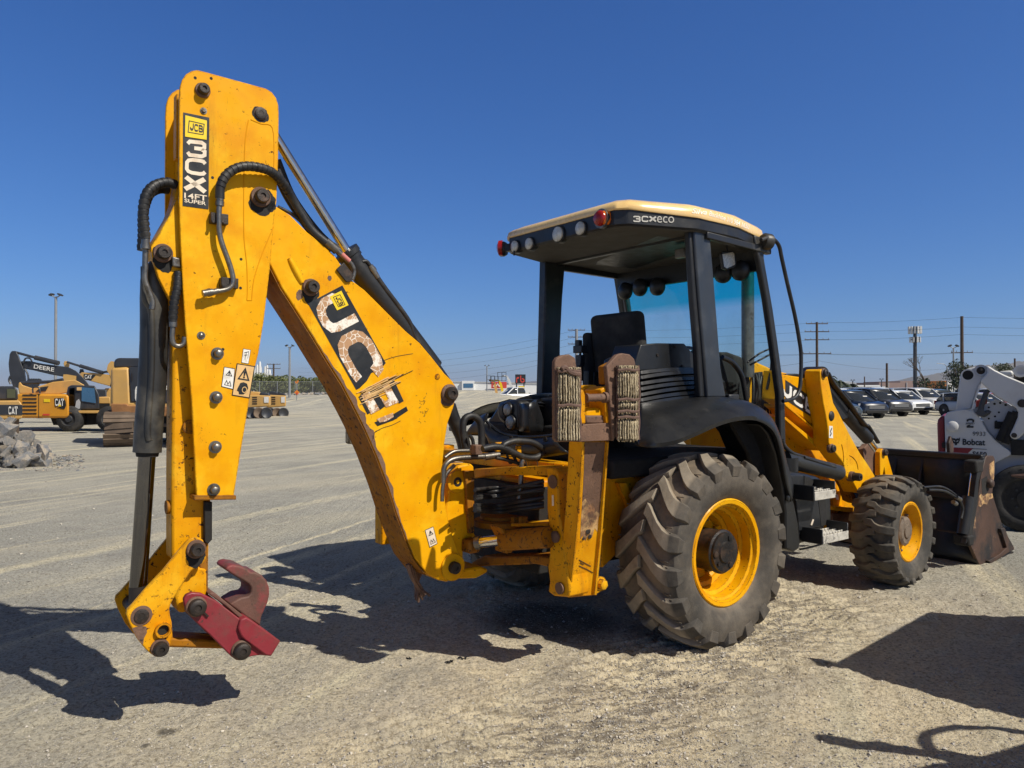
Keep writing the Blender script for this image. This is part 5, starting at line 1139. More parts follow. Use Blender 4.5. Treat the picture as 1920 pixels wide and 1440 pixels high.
# rear apron of the left side, seen from behind
rows = []
rim = [(0, 905), (110, 700), (280, 600), (262, 700), (330, 770), (450, 860), (600, 920), (800, 950), (1000, 950), (1280, 925)]
lowr = [(0, 915), (60, 925), (190, 935), (262, 950), (300, 1010), (330, 1090), (560, 1150), (800, 1230), (1050, 1260), (1500, 1200)]
vv_ = [1.12, 1.10, 1.02, .98, .90, .78, .62, .45, .30, .10]
uu_ = -.93
b = MB(); rr1 = [PU(*Z8(*q), uu_ + .0 * i) for i, q in enumerate(rim)]; rr2 = [PU(*Z8(*q), uu_ - .02) for i, q in enumerate(lowr)]
rows = [[p.lerp(q, j / 5) + Vector((-.03 * math.sin(math.pi * j / 5), 0, 0)) for j in range(6)] for p, q in zip(spline(rr1, 4), spline(rr2, 4))]
ap = b.grid(rows).build('rear_apron', 'plastic', mc, sharp=60); m_ = ap.modifiers.new('t', 'SOLIDIFY'); m_.thickness = .012; m_.offset = 0
MB().tube(spline([p + Vector((-.008, 0, 0)) for p in rr1[2:]], 5), .009, 8).build('apron_rim', 'plastic', ap)
b = MB()
for x, y in ((628, 970), (1140, 990), (300, 800)): q = PU(*Z8(x, y), uu_ - .035); b.lathe(q, (-1, 0, 0), [(.018, 0), (.018, .004), (.009, .004), (.0001, .0)], 14)
b.build('recess', 'dark', ap)
q = PU(*Z8(1120, 1110), uu_ - .035); MB().lathe(q, (-1, 0, 0), [(.035, 0), (.033, .003), (.0001, .001)], 16).build('filler_hole', 'dark', ap)
# pod with two round clear lamps
pod = [(400, 600), (402, 470), (450, 430), (560, 400), (720, 390), (745, 460), (750, 640), (770, 870), (640, 850), (540, 800), (430, 700)]
pd_ = MB().prism([PU(*Z8(x, y), -.84) for x, y in pod], (.18, 0, 0)).build('lamp_pod', 'plastic', mc, .03, seg=3)
for x, y, r, k in ((578, 545, .046, 0), (618, 735, .050, 1)):
    q = PU(*Z8(x, y), -.845); o = MB().lathe(q + Vector((.02, 0, 0)), (-1, 0, 0), [(r * 1.18, 0), (r * 1.18, .03), (r * 1.05, .036), (r, .026)], 28).build('lamp_bezel', 'plastic', pd_)
    MB().lathe(q + Vector((.002, 0, 0)), (-1, 0, 0), [(r * 1.0, 0), (r * .95, .012), (r * .6, .02), (.0001, .022)], 28).build('lens', 'gauge', o)
MB().prism([PU(*Z8(x, y), -.62) for x, y in ((262, 700), (330, 640), (450, 450), (760, 410), (1290, 350), (1290, 940), (1000, 955), (600, 925), (450, 865), (330, 780))], (.2, 0, 0)).build('tub_wall', 'plastic', mc, .02)
# curved side wall of the cab floor and dark opening behind it
rows = []
for (x, y0, y1, u) in ((745, 455, 865, -.86), (830, 450, 880, -.89), (900, 445, 885, -.88), (960, 430, 885, -.84), (1010, 400, 885, -.76), (1080, 590, 880, -.68), (1165, 850, 880, -.6)):
    rows.append([PU(*Z8(x, y0 + (y1 - y0) * t / 4), u) for t in range(5)])
cw = MB().grid(rows).build('curved_panel', 'plastic', mc, sharp=60); m_ = cw.modifiers.new('t', 'SOLIDIFY'); m_.thickness = .012
# rim of the floor tub rising to the post
rows = []
for (x, y, u, v) in ((700, 380, -.7, 0), (900, 320, -.5, 0), (1100, 295, -.2, 0), (1290, 292, .05, 0)):
    p = PU(*Z8(x, y), u); rows.append([p, p + Vector((.0, 0, -.04)), p + Vector((.02, 0, -.40))])
MB().grid(rows, thick=(.02, 0, 0)).build('tub_rim', 'plastic', mc, .004)
rows = []
for (x, y, u) in ((450, 430, -.8), (600, 385, -.75), (760, 400, -.8), (1010, 395, -.7), (1160, 345, -.5), (1290, 335, -.3)):
    p = PU(*Z8(x, y), u); rows.append([p, p + Vector((0, 0, -.02)), p + Vector((.25, 0, -.05))])
MB().grid(rows, thick=(0, 0, -.02)).build('tub_ledge', 'plastic', mc)
MB().box((.1, 0, 1.14), (1.5, 1.5, .12)).box((-.62, .1, 1.22), (.06, 1.2, .36)).build('cab_floor', 'dark', mc, .02)
# floor tub beside the seat seen through the right opening
MB().prism(PP([Z7(1350, 960), Z7(1400, 960), Z7(1470, 985), Z7(1520, 1040), Z7(1525, 1215), Z7(1505, 1260), Z7(1440, 1230), Z7(1380, 1215)], -.35), (0, .3, 0)).build('cab_side_shell', 'dark', mc, .02)
MB().tube([P(*Z7(x, y), -.62) for x, y in ((1362, 990), (1420, 1020), (1470, 1090), (1490, 1180), (1500, 1240))], .02, 8, 4).build('door_sill', 'plastic', mc)
MB().box(P(1372, 752, -.75), (.12, .05, .10)).build('cover_box', 'blackmetal', mc, .01)
# ------------------------------------------------------------------ front end: bonnet, loader arms, bucket
def Z4(x, y): return (1340 + x / 5.54, 640 + y / 5.54)
def Z1(x, y): return (1400 + x / 3.064, 650 + y / 3.064)
bn = MB().prism(PP([Z4(330, 175), Z4(400, 195), Z4(560, 265), Z4(620, 300), Z4(760, 330), Z4(1000, 420), (1562, 760), (1560, 900), (1400, 900), (1404, 700)], -.30), (0, .62, 0)).build('bonnet', 'yellow', mc, .02)
MB().prism(PP([(1404, 690), (1409, 690), (1410, 775), (1404, 775)], -.315), (0, .03, 0)).build('bonnet_edge', 'yellow', bn)
b = MB(); rr = random.Random(9)
b.prism(PP([(1414, 699), (1430, 697), (1432, 740), (1436, 770), (1426, 778), (1418, 760), (1412, 770)], -.325), (0, .02, 0))
for i in range(7): b.tube([P(1412 + i * 5, 700 + rr.uniform(0, 8), -.33), P(1414 + i * 5 + rr.uniform(-6, 6), 735, -.36), P(1410 + i * 6, 775, -.34)], .012, 6, 4)
b.build('engine_pipework', 'hose', bn)
# loader tower and chassis side
tw = MB().prism(PP([(1470, 800), (1478, 820), (1560, 845), (1612, 950), (1612, 1002), (1560, 1010), (1545, 985), (1470, 985)], -.50), (0, .06, 0)).build('loader_tower', 'yellow_worn', mc, .008)
MB().prism(PP([(1560, 925), (1577, 920), (1580, 948), (1562, 950)], -.52), (0, .02, 0)).build('tower_lug', 'yellow', tw)
MB().prism(PP([(1561, 949), (1600, 952), (1600, 962), (1561, 956)], -.60), (0, .5, 0)).build('chassis_rail', 'yellow', tw, .006)
MB().prism(PP([(1561, 962), (1610, 966), (1612, 1020), (1561, 1012)], -.55), (0, .9, 0)).build('lower_chassis', 'brown', tw, .01)
vs = [P(*Z1(x, y), -.525) for x, y in ((511, 848), (526, 850), (530, 880), (514, 878))]; MB().add(vs, face_front(vs, [(0, 1, 2, 3)], (0, -1, 0))).build('tower_sticker', 'white', tw, flat=True)
# loader arm: rear beam with the large name, underside flanges
VA = -.66
arm = [Z4(640, 300), Z4(700, 340), Z4(780, 355), Z4(880, 370), Z4(960, 395), Z4(1030, 430), Z4(1075, 480), Z4(1090, 560), Z4(1110, 700), Z4(1150, 940), Z4(1140, 960), Z4(1050, 880), Z4(900, 780), Z4(745, 680), Z4(620, 600)]
am = MB().prism(PP(arm, VA), (0, .12, 0)).build('loader_arm', 'yellow', mc, .008)
MB().prism(PP([Z4(735, 665), Z4(900, 770), Z4(1150, 1005), Z4(1150, 1030), Z4(1040, 985), Z4(900, 880), Z4(735, 745)], VA + .07), (0, .14, 0)).build('arm_box', 'yellow', am, .01)
MB().prism(PP([Z4(725, 790), Z4(740, 785), Z4(1160, 1125), Z4(1163, 1142), Z4(1050, 1095), Z4(720, 805)], VA - .0), (0, .2, 0)).build('arm_flange', 'yellow', am, .004)
MB().prism(PP([Z4(735, 650), Z4(760, 660), Z4(1150, 1000), Z4(1148, 1016), Z4(735, 670)], VA - .01), (0, .2, 0)).build('arm_flange', 'yellow', am, .004)
nm = [Z4(735, 400), Z4(1086, 633), Z4(1052, 818), Z4(735, 607)]; decal('name_plate', SQ, [nm[3], nm[2], nm[1], nm[0]], VA, 'decal_black', am, .002)
A0, B0 = Vector(Z4(735, 607)), Vector(Z4(1052, 818)); C0, D0 = Vector(Z4(1086, 633)), Vector(Z4(735, 400))
def nq(x0, x1, y0, y1): return [tuple(A0 * (1 - x) * (1 - y) + B0 * x * (1 - y) + C0 * x * y + D0 * (1 - x) * y) for x, y in ((x0, y0), (x1, y0), (x1, y1), (x0, y1))]
decal('letter', G_J, nq(-.10, .20, .12, .86), VA, 'white', am, .004); decal('letter', G_C, nq(.24, .58, .12, .86), VA, 'white', am, .004); decal('letter', G_B, nq(.62, .96, .12, .86), VA, 'white', am, .004)
# forward part of the arm
VF = -.80
fa = [Z4(1095, 310), Z4(1110, 290), Z4(1140, 287), Z4(1158, 305), Z4(1170, 345), Z4(1190, 430), Z4(1235, 640), Z4(1290, 740), Z4(1400, 960), Z4(1510, 1160), (1627, 870), (1641, 893), (1637, 903), (1610, 925), (1600, 905), Z4(1400, 1440), Z4(1360, 1400), Z4(1340, 1270), Z4(1230, 1130), Z4(1185, 1060), Z4(1178, 920), Z4(1160, 800), Z4(1128, 640), Z4(1100, 440)]
fo = MB().prism(PP(fa, VF), (0, .14, 0)).build('loader_arm_front', 'yellow', mc, .008)
MB().prism([p + Vector((0, 1.46, 0)) for p in PP(fa, VF)], (0, .14, 0)).build('far_arm', 'yellow', fo, .008)
MB().prism(PP([Z4(1240, 1130), Z4(1345, 1270), (1582, 897), (1600, 925), (1610, 945), (1600, 940), Z4(1340, 1330), Z4(1210, 1160)], VF + .1), (0, .1, 0)).build('arm_gusset', 'yellow_grimy_shaded', fo)
for x, y, r in ((1133, 330, .034), (1212, 1112, .034)): pin(*Z4(x, y), VF, r, .03, fo, 1.35)
pin(1595, 893, VF, .038, .09, fo, 1.35)
q = P(*Z4(1212, 775), VF); MB().lathe(q, (0, -1, 0), [(.042, 0), (.04, .005), (.02, .014), (.0001, .014)], 14).build('grease_boss', 'pin', fo)
decal('warning_sticker', SQ, [Z4(1188, 1003), Z4(1230, 1006), Z4(1226, 880), Z4(1190, 878)], VF, 'white', fo, .002)
decal('pictogram', norm([[(0, 0), (.5, .3), (.2, .6), (.8, 1)]], .2), [Z4(1198, 990), Z4(1222, 992), Z4(1220, 895), Z4(1198, 892)], VF, 'pin', fo, .004)
MB().tube([P(*Z4(x, y), VF - .001) for x, y in ((1400, 1185), (1440, 1210), (1475, 1260), (1490, 1330))], .004, 5, 4).tube([P(*Z4(x, y), VF - .001) for x, y in ((1318, 1070), (1335, 1150), (1340, 1250))], .004, 5, 4).build('weld_seam', 'yellow_worn', fo)
MB().cyl(P(*Z4(960, 330), VF + .28), P(*Z4(1120, 330), VF + .05), .055, seg=20).build('cross_shaft', 'pin', fo)
q = P(*Z4(960, 330), VF + .3); MB().lathe(q, (-.3, -1, 0), [(.05, 0), (.055, .02), (.03, .05)], 18).build('shaft_end', 'lamp_amber', fo)
MB().prism(PP([Z4(745, 335), Z4(860, 335), Z4(940, 350), Z4(975, 375), Z4(960, 392), Z4(870, 372), Z4(745, 358)], VA + .15), (0, .2, 0)).build('bonnet_lid', 'blackmetal', mc, .01)
# bucket cylinder and its hoses
b = MB(); VH = VF + .25
bc2 = b.cyl(P(*Z4(1330, 720), VH), P(1627, 822, VH), .058, seg=22).build('bucket_cylinder', 'blackmetal', mc)
MB().cyl(P(1625, 819, VH), P(1644, 846, VH), .028, seg=18).build('rod', 'chrome', bc2)
MB().prism(PP([Z4(1175, 380), Z4(1225, 440), Z4(1330, 560), Z4(1390, 650), Z4(1412, 720), Z4(1390, 800), Z4(1330, 820), Z4(1280, 740), Z4(1230, 640), Z4(1190, 460)], VH - .05), (0, .1, 0)).build('hose_cover', 'blackmetal', bc2, .01)
b = MB()
for dv, dx in ((0, 0), (.05, 12), (-.04, 24)):
    b.tube([P(*Z4(x + dx, y), VH - .06 + dv) for x, y in ((1160, 330), (1215, 430), (1300, 540), (1380, 640), (1480, 780), (1551, 870))] + [P(1626 + dx / 6, 800, VH + dv), P(1645 + dx / 8, 830, VH + dv)], .014, 8, 4)
b.build('hose', 'hose', bc2)
# bucket lever and links
for v_, k in ((VF + .16, 0), (VF + .34, 1)):
    MB().prism(PP([(1650, 848), (1655, 841), (1661, 843), (1675, 892), (1660, 892), (1658, 878), (1655, 892), (1650, 892)], v_), (0, .05, 0)).build('bucket_link', 'yellow', mc, .006)
pin(1657, 848, VF + .16, .035, .03, mc, 1.2, 'link_pin')
MB().prism(PP([(1618, 843), (1628, 832), (1640, 845), (1642, 895), (1625, 890)], VF + .4), (0, .06, 0)).build('rear_link', 'brown', mc, .006)
# lift ram lying along the step box
VLF = -.92
lr = MB().cyl(P(1470, 861, VLF), P(1572, 886, VLF), .062, seg=24).cyl(P(1566, 884, VLF), P(1578, 888, VLF), .035, seg=18).build('lift_ram', 'barrel', mc)
MB().cyl(P(1474, 858, VLF), P(1474, 884, VLF), .085, seg=24).build('ram_mount', 'plastic', lr)
MB().tube([P(x, y, VLF - .03) for x, y in ((1466, 825), (1472, 838), (1486, 850), (1500, 855), (1530, 864), (1565, 873))], .016, 8, 4).tube([P(x, y, VLF - .05) for x, y in ((1508, 858), (1540, 868), (1566, 876))], .012, 8, 3).build('hose', 'hose', lr)
# step box
def Z5(x, y): return (1440 + x / 6, 840 + y / 6)
VT = -1.02
tk = MB().prism(PP([Z5(180, 275), Z5(300, 270), Z5(430, 285), Z5(560, 320), Z5(640, 370), Z5(690, 450), Z5(715, 550), Z5(725, 830), Z5(660, 850), Z5(610, 1010), Z5(380, 1080), Z5(340, 1060), Z5(300, 560)], VT), (0, .45, 0)).build('step_box', 'plastic', mc, .03, seg=3)
MB().prism(PP([Z5(410, 315), Z5(470, 330), Z5(520, 380), Z5(480, 440), Z5(410, 420)], VT - .004), (0, .01, 0)).prism(PP([Z5(560, 520), Z5(640, 500), Z5(668, 860), Z5(600, 880)], VT - .004), (0, .01, 0)).build('box_opening', 'dark', tk)
MB().prism(PP([Z5(320, 585), Z5(560, 540), Z5(600, 880), Z5(350, 935)], VT - .012), (0, .02, 0)).prism(PP([Z5(200, 310), Z5(400, 305), Z5(405, 420), Z5(240, 440)], VT - .012), (0, .02, 0)).build('box_panel', 'blackmetal', tk, .006)
MB().tube([P(*Z5(485, 868), VT - .014), P(*Z5(508, 805), VT - .014)], .008, 5).build('scuff_mark', 'cream', tk)
for y0, ka, xa, xb in ((520, 0, 265, 665), (1000, 1, 362, 808)):
    p0 = P(*Z5(xa + 40, y0), VT - .02); p1 = P(*Z5(xb - 10, y0 - 75), VT - .10); z = p0.z + .02; u0, u1 = p0.x, p1.x
    b = MB(); d = .17
    b.box(((u0 + u1) / 2, VT - d, z - .02), (u1 - u0, .012, .06)); b.box(((u0 + u1) / 2, VT - d / 2, z - .02), (u1 - u0, .01, .05)); b.box(((u0 + u1) / 2, VT - .01, z - .02), (u1 - u0, .012, .05))
    for k in range(3):
        for j in range(9): b.box((u0 + (u1 - u0) * (j + .5) / 9, VT - d * (k + .5) / 3.2, z + .004), ((u1 - u0) / 11, .008, .02))
    sp_ = b.build('step', 'grating', tk, .003)
    MB().box((u0, VT - d / 2, z), (.012, d, .11)).build('step_cheek', 'blackmetal', sp_, .006); MB().box((u1, VT - d / 2, z + .01), (.012, d, .12)).build('step_cheek', 'blackmetal', sp_, .006)
MB().tube([P(x, y, -1.0) for x, y in ((1500, 1030), (1520, 1026), (1545, 1018), (1552, 1010), (1558, 1020))], .008, 6, 4).build('dangling_cable', 'hose', tk)
# bucket
def Z2(x, y): return (1640 + x / 3.271, 660 + y / 3.271)
VBK = -1.17
side = [Z2(680, 650), Z2(690, 636), Z2(730, 636), Z2(738, 660), Z2(735, 760), Z2(722, 870), Z2(790, 1080), Z2(855, 1195), Z2(858, 1212), Z2(700, 1308), Z2(655, 1314), Z2(640, 1300), Z2(590, 1190), Z2(605, 1090), Z2(632, 930), Z2(655, 760)]
sp3 = PP(side, VBK)
bk = MB().prism(sp3, (0, .03, 0)).build('bucket', 'bucketrust', mc, .006)
MB().prism([p + Vector((0, 2.31, 0)) for p in sp3], (0, .03, 0)).build('far_side_plate', 'bucketrust', bk)
e0 = P(*Z2(682, 648), VBK); e1 = P(*Z2(655, 760), VBK); e2 = P(*Z2(632, 930), VBK); e3 = P(*Z2(592, 1190), VBK); e4 = P(*Z2(645, 1306), VBK); e5 = P(*Z2(855, 1205), VBK)
prof = spline([Vector((e0.x - .02, 0, e0.z)), Vector((e1.x + .05, 0, e1.z)), Vector((e2.x + .16, 0, e2.z)), Vector((e3.x + .20, 0, e3.z + .08)), Vector((e4.x, 0, e4.z)), Vector((e5.x, 0, .01))], 4)
rows = [[Vector((p.x, v, p.z)) for v in (-1.165, -.6, 0, .6, 1.165)] for p in prof]
o = MB().grid(rows).build('bucket_shell', 'bucketblack', bk, sharp=40); m_ = o.modifiers.new('t', 'SOLIDIFY'); m_.thickness = .014; m_.offset = 0
MB().beam((e0.x - .02, -1.16, e0.z + .0), (e0.x - .02, 1.16, e0.z), .09, .06).build('top_rail', 'bucketblack', bk, .012)
b = MB()
for v_ in (.12, -.12, -.36, -.62): b.prism([Vector((e0.x - .03, v_, e0.z - .03)), Vector((e0.x - .13, v_, e0.z - .27)), Vector((e0.x - .02, v_, e0.z - .30))], (0, .02, 0))
b.build('back_rib', 'bucketblack', bk)
MB().box((e0.x - .12, -.30, e0.z - .38), (.06, 1.3, .06)).build('back_rail', 'bucketblack', bk, .01)
MB().box((e0.x - .10, .0, .24), (.10, 2.2, .09)).build('lower_rail', 'bucketrust', bk, .01)
MB().prism([Vector((e0.x - .02, -.86, e0.z)), Vector((e0.x - .04, -.86, e0.z + .12)), Vector((e0.x + .01, -.86, e0.z + .19)), Vector((e0.x + .07, -.86, e0.z + .10)), Vector((e0.x + .06, -.86, e0.z))], (0, .03, 0)).build('bucket_lug', 'bucketrust', bk, .006)
for q, mt_ in (([(640, 885), (652, 870), (668, 885), (690, 868), (722, 868), (727, 895), (700, 905), (690, 935), (668, 930), (650, 950), (636, 945)], 'scrape'), ([(700, 690), (732, 665), (735, 740), (728, 800), (715, 790), (705, 740)], 'scrape'), ([(655, 780), (690, 760), (700, 830), (690, 868), (660, 870)], 'dark')):
    vs = [P(*Z2(x, y), VBK - .0015) for x, y in q]; MB().add(vs, face_front(vs, [tuple(range(len(vs)))], (0, -1, 0))).build('scraped_patch', mt_, bk, flat=True)
# clam cylinder inside the rear right corner
VK = VBK + .035
ck = MB().cyl(P(*Z2(575, 890), VK), P(*Z2(540, 1120), VK), .055, seg=20).build('clam_cylinder', 'blackmetal', bk)
MB().cyl(P(*Z2(607, 735), VK), P(*Z2(588, 890), VK), .028, seg=16).build('rod', 'chrome', ck)
MB().box(P(*Z2(605, 700), VK), (.16, .12, .12)).build('cylinder_lug', 'dark', ck, .02)
MB().box(P(*Z2(545, 1150), VK), (.12, .14, .10)).build('cylinder_foot', 'dark', ck, .02)
MB().prism(PP([Z2(640, 690), Z2(680, 650), Z2(665, 700), Z2(640, 800), Z2(632, 930), Z2(600, 1120), Z2(560, 1180), Z2(600, 1000), Z2(622, 800)], VBK - .02), (0, .05, 0)).build('clam_edge', 'bucketblack', ck, .006)
b = MB()
b.tube([P(*Z2(x, y), VK - .05) for x, y in ((330, 845), (420, 850), (480, 880), (520, 910), (540, 960), (530, 1020))], .012, 6, 4)
b.tube([P(*Z2(x, y), VK - .05) for x, y in ((300, 830), (400, 825), (460, 850), (505, 885))], .010, 6, 4).build('hose', 'hose', ck)
MB().cyl(P(*Z2(500, 890), VK - .06), P(*Z2(525, 905), VK - .06), .02, seg=8).cyl(P(*Z2(482, 920), VK - .06), P(*Z2(500, 932), VK - .06), .02, seg=8).build('hose_coupling', 'steel', ck)
q = P(*Z2(696, 805), VBK); MB().lathe(q, (0, -1, 0), [(.045, 0), (.045, .03), (.03, .045), (.0001, .045)], 18).build('side_boss', 'bucketrust', bk)
MB().prism(PP([Z2(775, 1085), Z2(800, 1078), Z2(838, 1190), Z2(855, 1208), Z2(715, 1298), Z2(700, 1282), Z2(770, 1240), Z2(812, 1200)], VBK - .03), (0, .05, 0)).build('cutting_edge', 'bucketrust', bk, .004)
# ------------------------------------------------------------------ everything around the backhoe
def bgmat():
    M['digger_yellow'] = simple('dusty_digger_yellow', (.62, .36, .10), .5, 0, .12, 1.5, .03, 20, ((.48, .30, .12), 1.2, .5, .8))
    M['digger_orange'] = simple('orange_digger_paint', (.62, .27, .02), .4, 0, .1, 1.5, .03, 20)
    M['digger_rust'] = simple('scraped_counterweight', (.36, .17, .06), .7, 0, .3, 2.5, .1, 20, ((.2, .08, .03), 3, .5, .7))
    M['dark_grey'] = simple('dark_grey_paint', (.035, .038, .045), .45, 0, .2, 1.5, .03, 20, ((.09, .08, .07), 1.4, .55, .8))
    M['track'] = simple('dry_track_steel', (.16, .115, .08), .8, .1, .3, 3, .2, 30)
    M['offwhite'] = simple('white_machine_paint', (.62, .62, .60), .4, 0, .07, 2, .02, 20, ((.5, .48, .44), 2, .55, .8))
    M['grey_panel'] = simple('light_grey_panel', (.46, .47, .48), .45, 0, .07, 2)
    M['machine_red'] = simple('dark_red_paint', (.22, .018, .02), .4, 0, .12, 3)
    M['wall_white'] = simple('white_concrete_wall', (.72, .73, .72), .8, 0, .04, .05)
    M['wall_pink'] = simple('dusty_pink_wall', (.27, .19, .17), .85, 0, .06, .05)
    M['window_blue'] = simple('blue_window_band', (.06, .15, .27), .25, 0, .1, .3)
    M['pole'] = simple('weathered_wood_pole', (.075, .05, .035), .85, 0, .2, 2)
    M['pole_metal'] = simple('galvanised_pole', (.28, .29, .30), .5, .3, .1, 2)
    M['sign_orange'] = simple('orange_sign', (.75, .22, .02), .6, 0, .05, 5)
    M['sign_red'] = simple('red_sign_face', (.60, .06, .04), .5, 0, .05, 5)
    M['bark'] = simple('tree_bark', (.09, .065, .045), .9, 0, .3, 6, .4, 30)
    for nm, c in (('body_navy', (.012, .018, .035)), ('body_grey', (.04, .04, .042)), ('body_white', (.75, .76, .76)), ('body_slate', (.05, .07, .09)), ('body_red', (.25, .01, .02)), ('body_silver', (.40, .41, .42)), ('body_cream', (.68, .67, .63))):
        s = NT(nm); s.col(s.mix(s.ramp(s.noise(2, 3), .3, .7), c, tuple(min(1, k * 1.12 + .004) for k in c))); s.rough(.28); s.p.inputs['Coat Weight'].default_value = .5; M[nm] = s.m
    for nm, a, b_ in (('leaf_olive', (.075, .095, .028), (.19, .20, .075)), ('leaf_dark', (.018, .030, .014), (.055, .075, .032)), ('leaf_grey', (.05, .065, .035), (.12, .13, .075))):
        s = NT(nm); rnd = s.n('ShaderNodeNewGeometry').outputs['Random Per Island']
        c = s.mix(s.ramp(rnd, 0, 1), a, b_); c = s.mix(s.ramp(s.noise(.5, 3), .35, .65, 0, .5), c, a); s.col(c); s.rough(.7); M[nm] = s.m
    s = NT('hill_slope'); s.col(s.mix(s.ramp(s.noise(.004, 6), .35, .65), (.115, .095, .075), (.19, .16, .125))); s.rough(.95); M['hill'] = s.m
    s = NT('quarry_rock'); oi = s.n('ShaderNodeObjectInfo').outputs['Random']
    c = s.mix(s.ramp(s.noise(2.2, 7, .6), .42, .6), (.15, .165, .185), (.42, .35, .26)); c = s.mix(s.ramp(oi, .2, 1, 0, .75), c, (.27, .26, .245))
    c = s.mix(s.ramp(s.noise(14, 6, .7), .45, .7, 0, .5), c, (.045, .048, .055)); s.col(c); s.rough(.9); s.bump(s.noise(9, 8, .7), .6, .05); M['rock'] = s.m
    s = NT('wire_mesh'); bk_ = s.n('ShaderNodeTexBrick'); tr = s.n('ShaderNodeBsdfTransparent'); mx = s.n('ShaderNodeMixShader'); mx.inputs[0].default_value = .22
    s.l(tr.outputs[0], mx.inputs[1]); s.l(s.p.outputs[0], mx.inputs[2]); s.l(mx.outputs[0], s.out.inputs[0]); s.p.inputs['Base Color'].default_value = (.25, .25, .24, 1); s.t.nodes.remove(bk_); M['mesh'] = s.m
bgmat()
SLOPE = 0.0        # a machine's heading: sideways metres per metre of depth
def bslab(pts, Y, d): return MB().prism([atY(x, y, Y) for x, y in pts], (SLOPE * d, d, 0))
def Bp(name, pts, Y, d, mat, par, bevel=0): return bslab(pts, Y, d).build(name, mat, par, bevel, world=True)
def bput(name, vf, quad, Y, mat, par):
    vs, fs = place2d(vf, quad, lambda x, y: atY(x, y, Y)); return MB().add(vs, face_front(vs, fs, (0, -1, 0))).build(name, mat, par, world=True, flat=True)
def rect(x0, y0, x1, y1): return [(x0, y1), (x1, y1), (x1, y0), (x0, y0)]
def base(px, Y, z=0): p = atY(px, 730, Y); return (p.x, Y, z)

# ---- tracked excavator seen from behind
e = thing('excavator', 'yellow tracked excavator with a black rear panel, half hidden behind the backhoe dipper', 'excavator', base(284, 22)); SLOPE = (284 - 960) / F
Y = 22
Bp('counterweight', [(208, 690), (242, 688), (245, 752), (325, 754), (330, 690), (358, 692), (362, 760), (358, 772), (345, 779), (225, 779), (211, 774), (207, 762)], Y, 1.0, 'digger_yellow', e, .08)
Bp('counterweight_lip', [(207, 757), (238, 757), (240, 760), (362, 762), (359, 774), (345, 781), (225, 781), (209, 776)], Y - .04, .6, 'digger_rust', e, .05)
pn = Bp('rear_panel', [(242, 688), (333, 690), (330, 756), (245, 754)], Y - .02, .5, 'dark_grey', e, .03)
for g, x0, x1 in ((G_C, 253, 272), (norm([[(0, 0), (.5, 1), (1, 0)], [(.25, .3), (.75, .3)]], .27), 273, 295), (norm([[(.5, 0), (.5, 1)], [(0, .95), (1, .95)]], .27), 296, 315)): bput('letter', g, rect(x0, 723, x1, 755), Y - .04, 'white', pn)
Bp('engine_cover', [(213, 690), (214, 676), (220, 671), (350, 672), (356, 692)], Y + .3, 1.6, 'dark_grey', e, .08)
Bp('handrail', [(246, 714), (248, 714), (248, 700), (246, 700)], Y - .05, .05, 'pin', e); Bp('exhaust_pipe', [(311, 690), (315, 690), (315, 655), (311, 655)], Y + .6, .12, 'pole_metal', e)
Bp('mirror', [(206, 724), (209, 713), (212, 700), (215, 704), (213, 718), (209, 728)], Y + .4, .1, 'dark_grey', e)
Bp('undercarriage', [(240, 779), (330, 779), (330, 812), (240, 812)], Y + .4, 2.6, 'dark', e)
for x0, x1 in ((197, 249), (318, 371)):
    p0, p1 = atY(x0, 835, Y - .9), atY(x1, 782, Y - .9); zt = .92; b = MB(); n = 26
    L_ = 3.6; pts = []
    for i in range(n):
        t = i / n * (2 * (L_ - zt) + math.pi * zt); r_ = zt / 2; s1 = L_ - zt
        if t < s1: a = (r_ + t, 0)
        elif t < s1 + math.pi * r_: k = (t - s1) / r_; a = (r_ + s1 + math.sin(k) * r_, r_ - math.cos(k) * r_)
        elif t < 2 * s1 + math.pi * r_: a = (r_ + s1 - (t - s1 - math.pi * r_), zt)
        else: k = (t - 2 * s1 - math.pi * r_) / r_; a = (r_ - math.sin(k) * r_, r_ + math.cos(k) * r_)
        pts.append(a)
    xc = (p0.x + p1.x) / 2; w = .80
    for i, a in enumerate(pts):
        c_ = pts[(i + 1) % n]; ca = Vector((xc + SLOPE * a[0], Y - .9 + a[0], a[1] + .02)); cb = Vector((xc + SLOPE * c_[0], Y - .9 + c_[0], c_[1] + .02)); d = (cb - ca).normalized(); m_ = (ca + cb) / 2
        b.beam(ca + d * .01, cb - d * .02, w, .05, up=(0, 1e-3, 1) if abs(d.z) < .9 else (0, 1, 0)); 
        b.beam(m_ - d * .012, m_ + d * .012, w, .11, up=(0, 1e-3, 1) if abs(d.z) < .9 else (0, 1, 0))
    b.build('track', 'track', e, world=True); 
b = MB(); b.cyl(atY(297, 762, Y - .2) + Vector((0, 0, -.55)), atY(318, 762, Y - .2) + Vector((0, 0, -.55)), .05); b.build('step', 'track', e, world=True)
# far boom of this machine folded forward
Bp('boom', [(200, 694), (202, 684), (208, 677), (214, 678), (222, 692), (222, 702), (208, 706)], 27, .5, 'digger_yellow', e)
Bp('boom_link', [(236, 697), (240, 682), (246, 674), (252, 678), (256, 690), (262, 698)], 27, .4, 'dark_grey', e)
Bp('boom_ram', [(214, 679), (240, 686), (262, 692), (262, 698), (240, 690), (214, 682)], 27.5, .2, 'dark_grey', e)

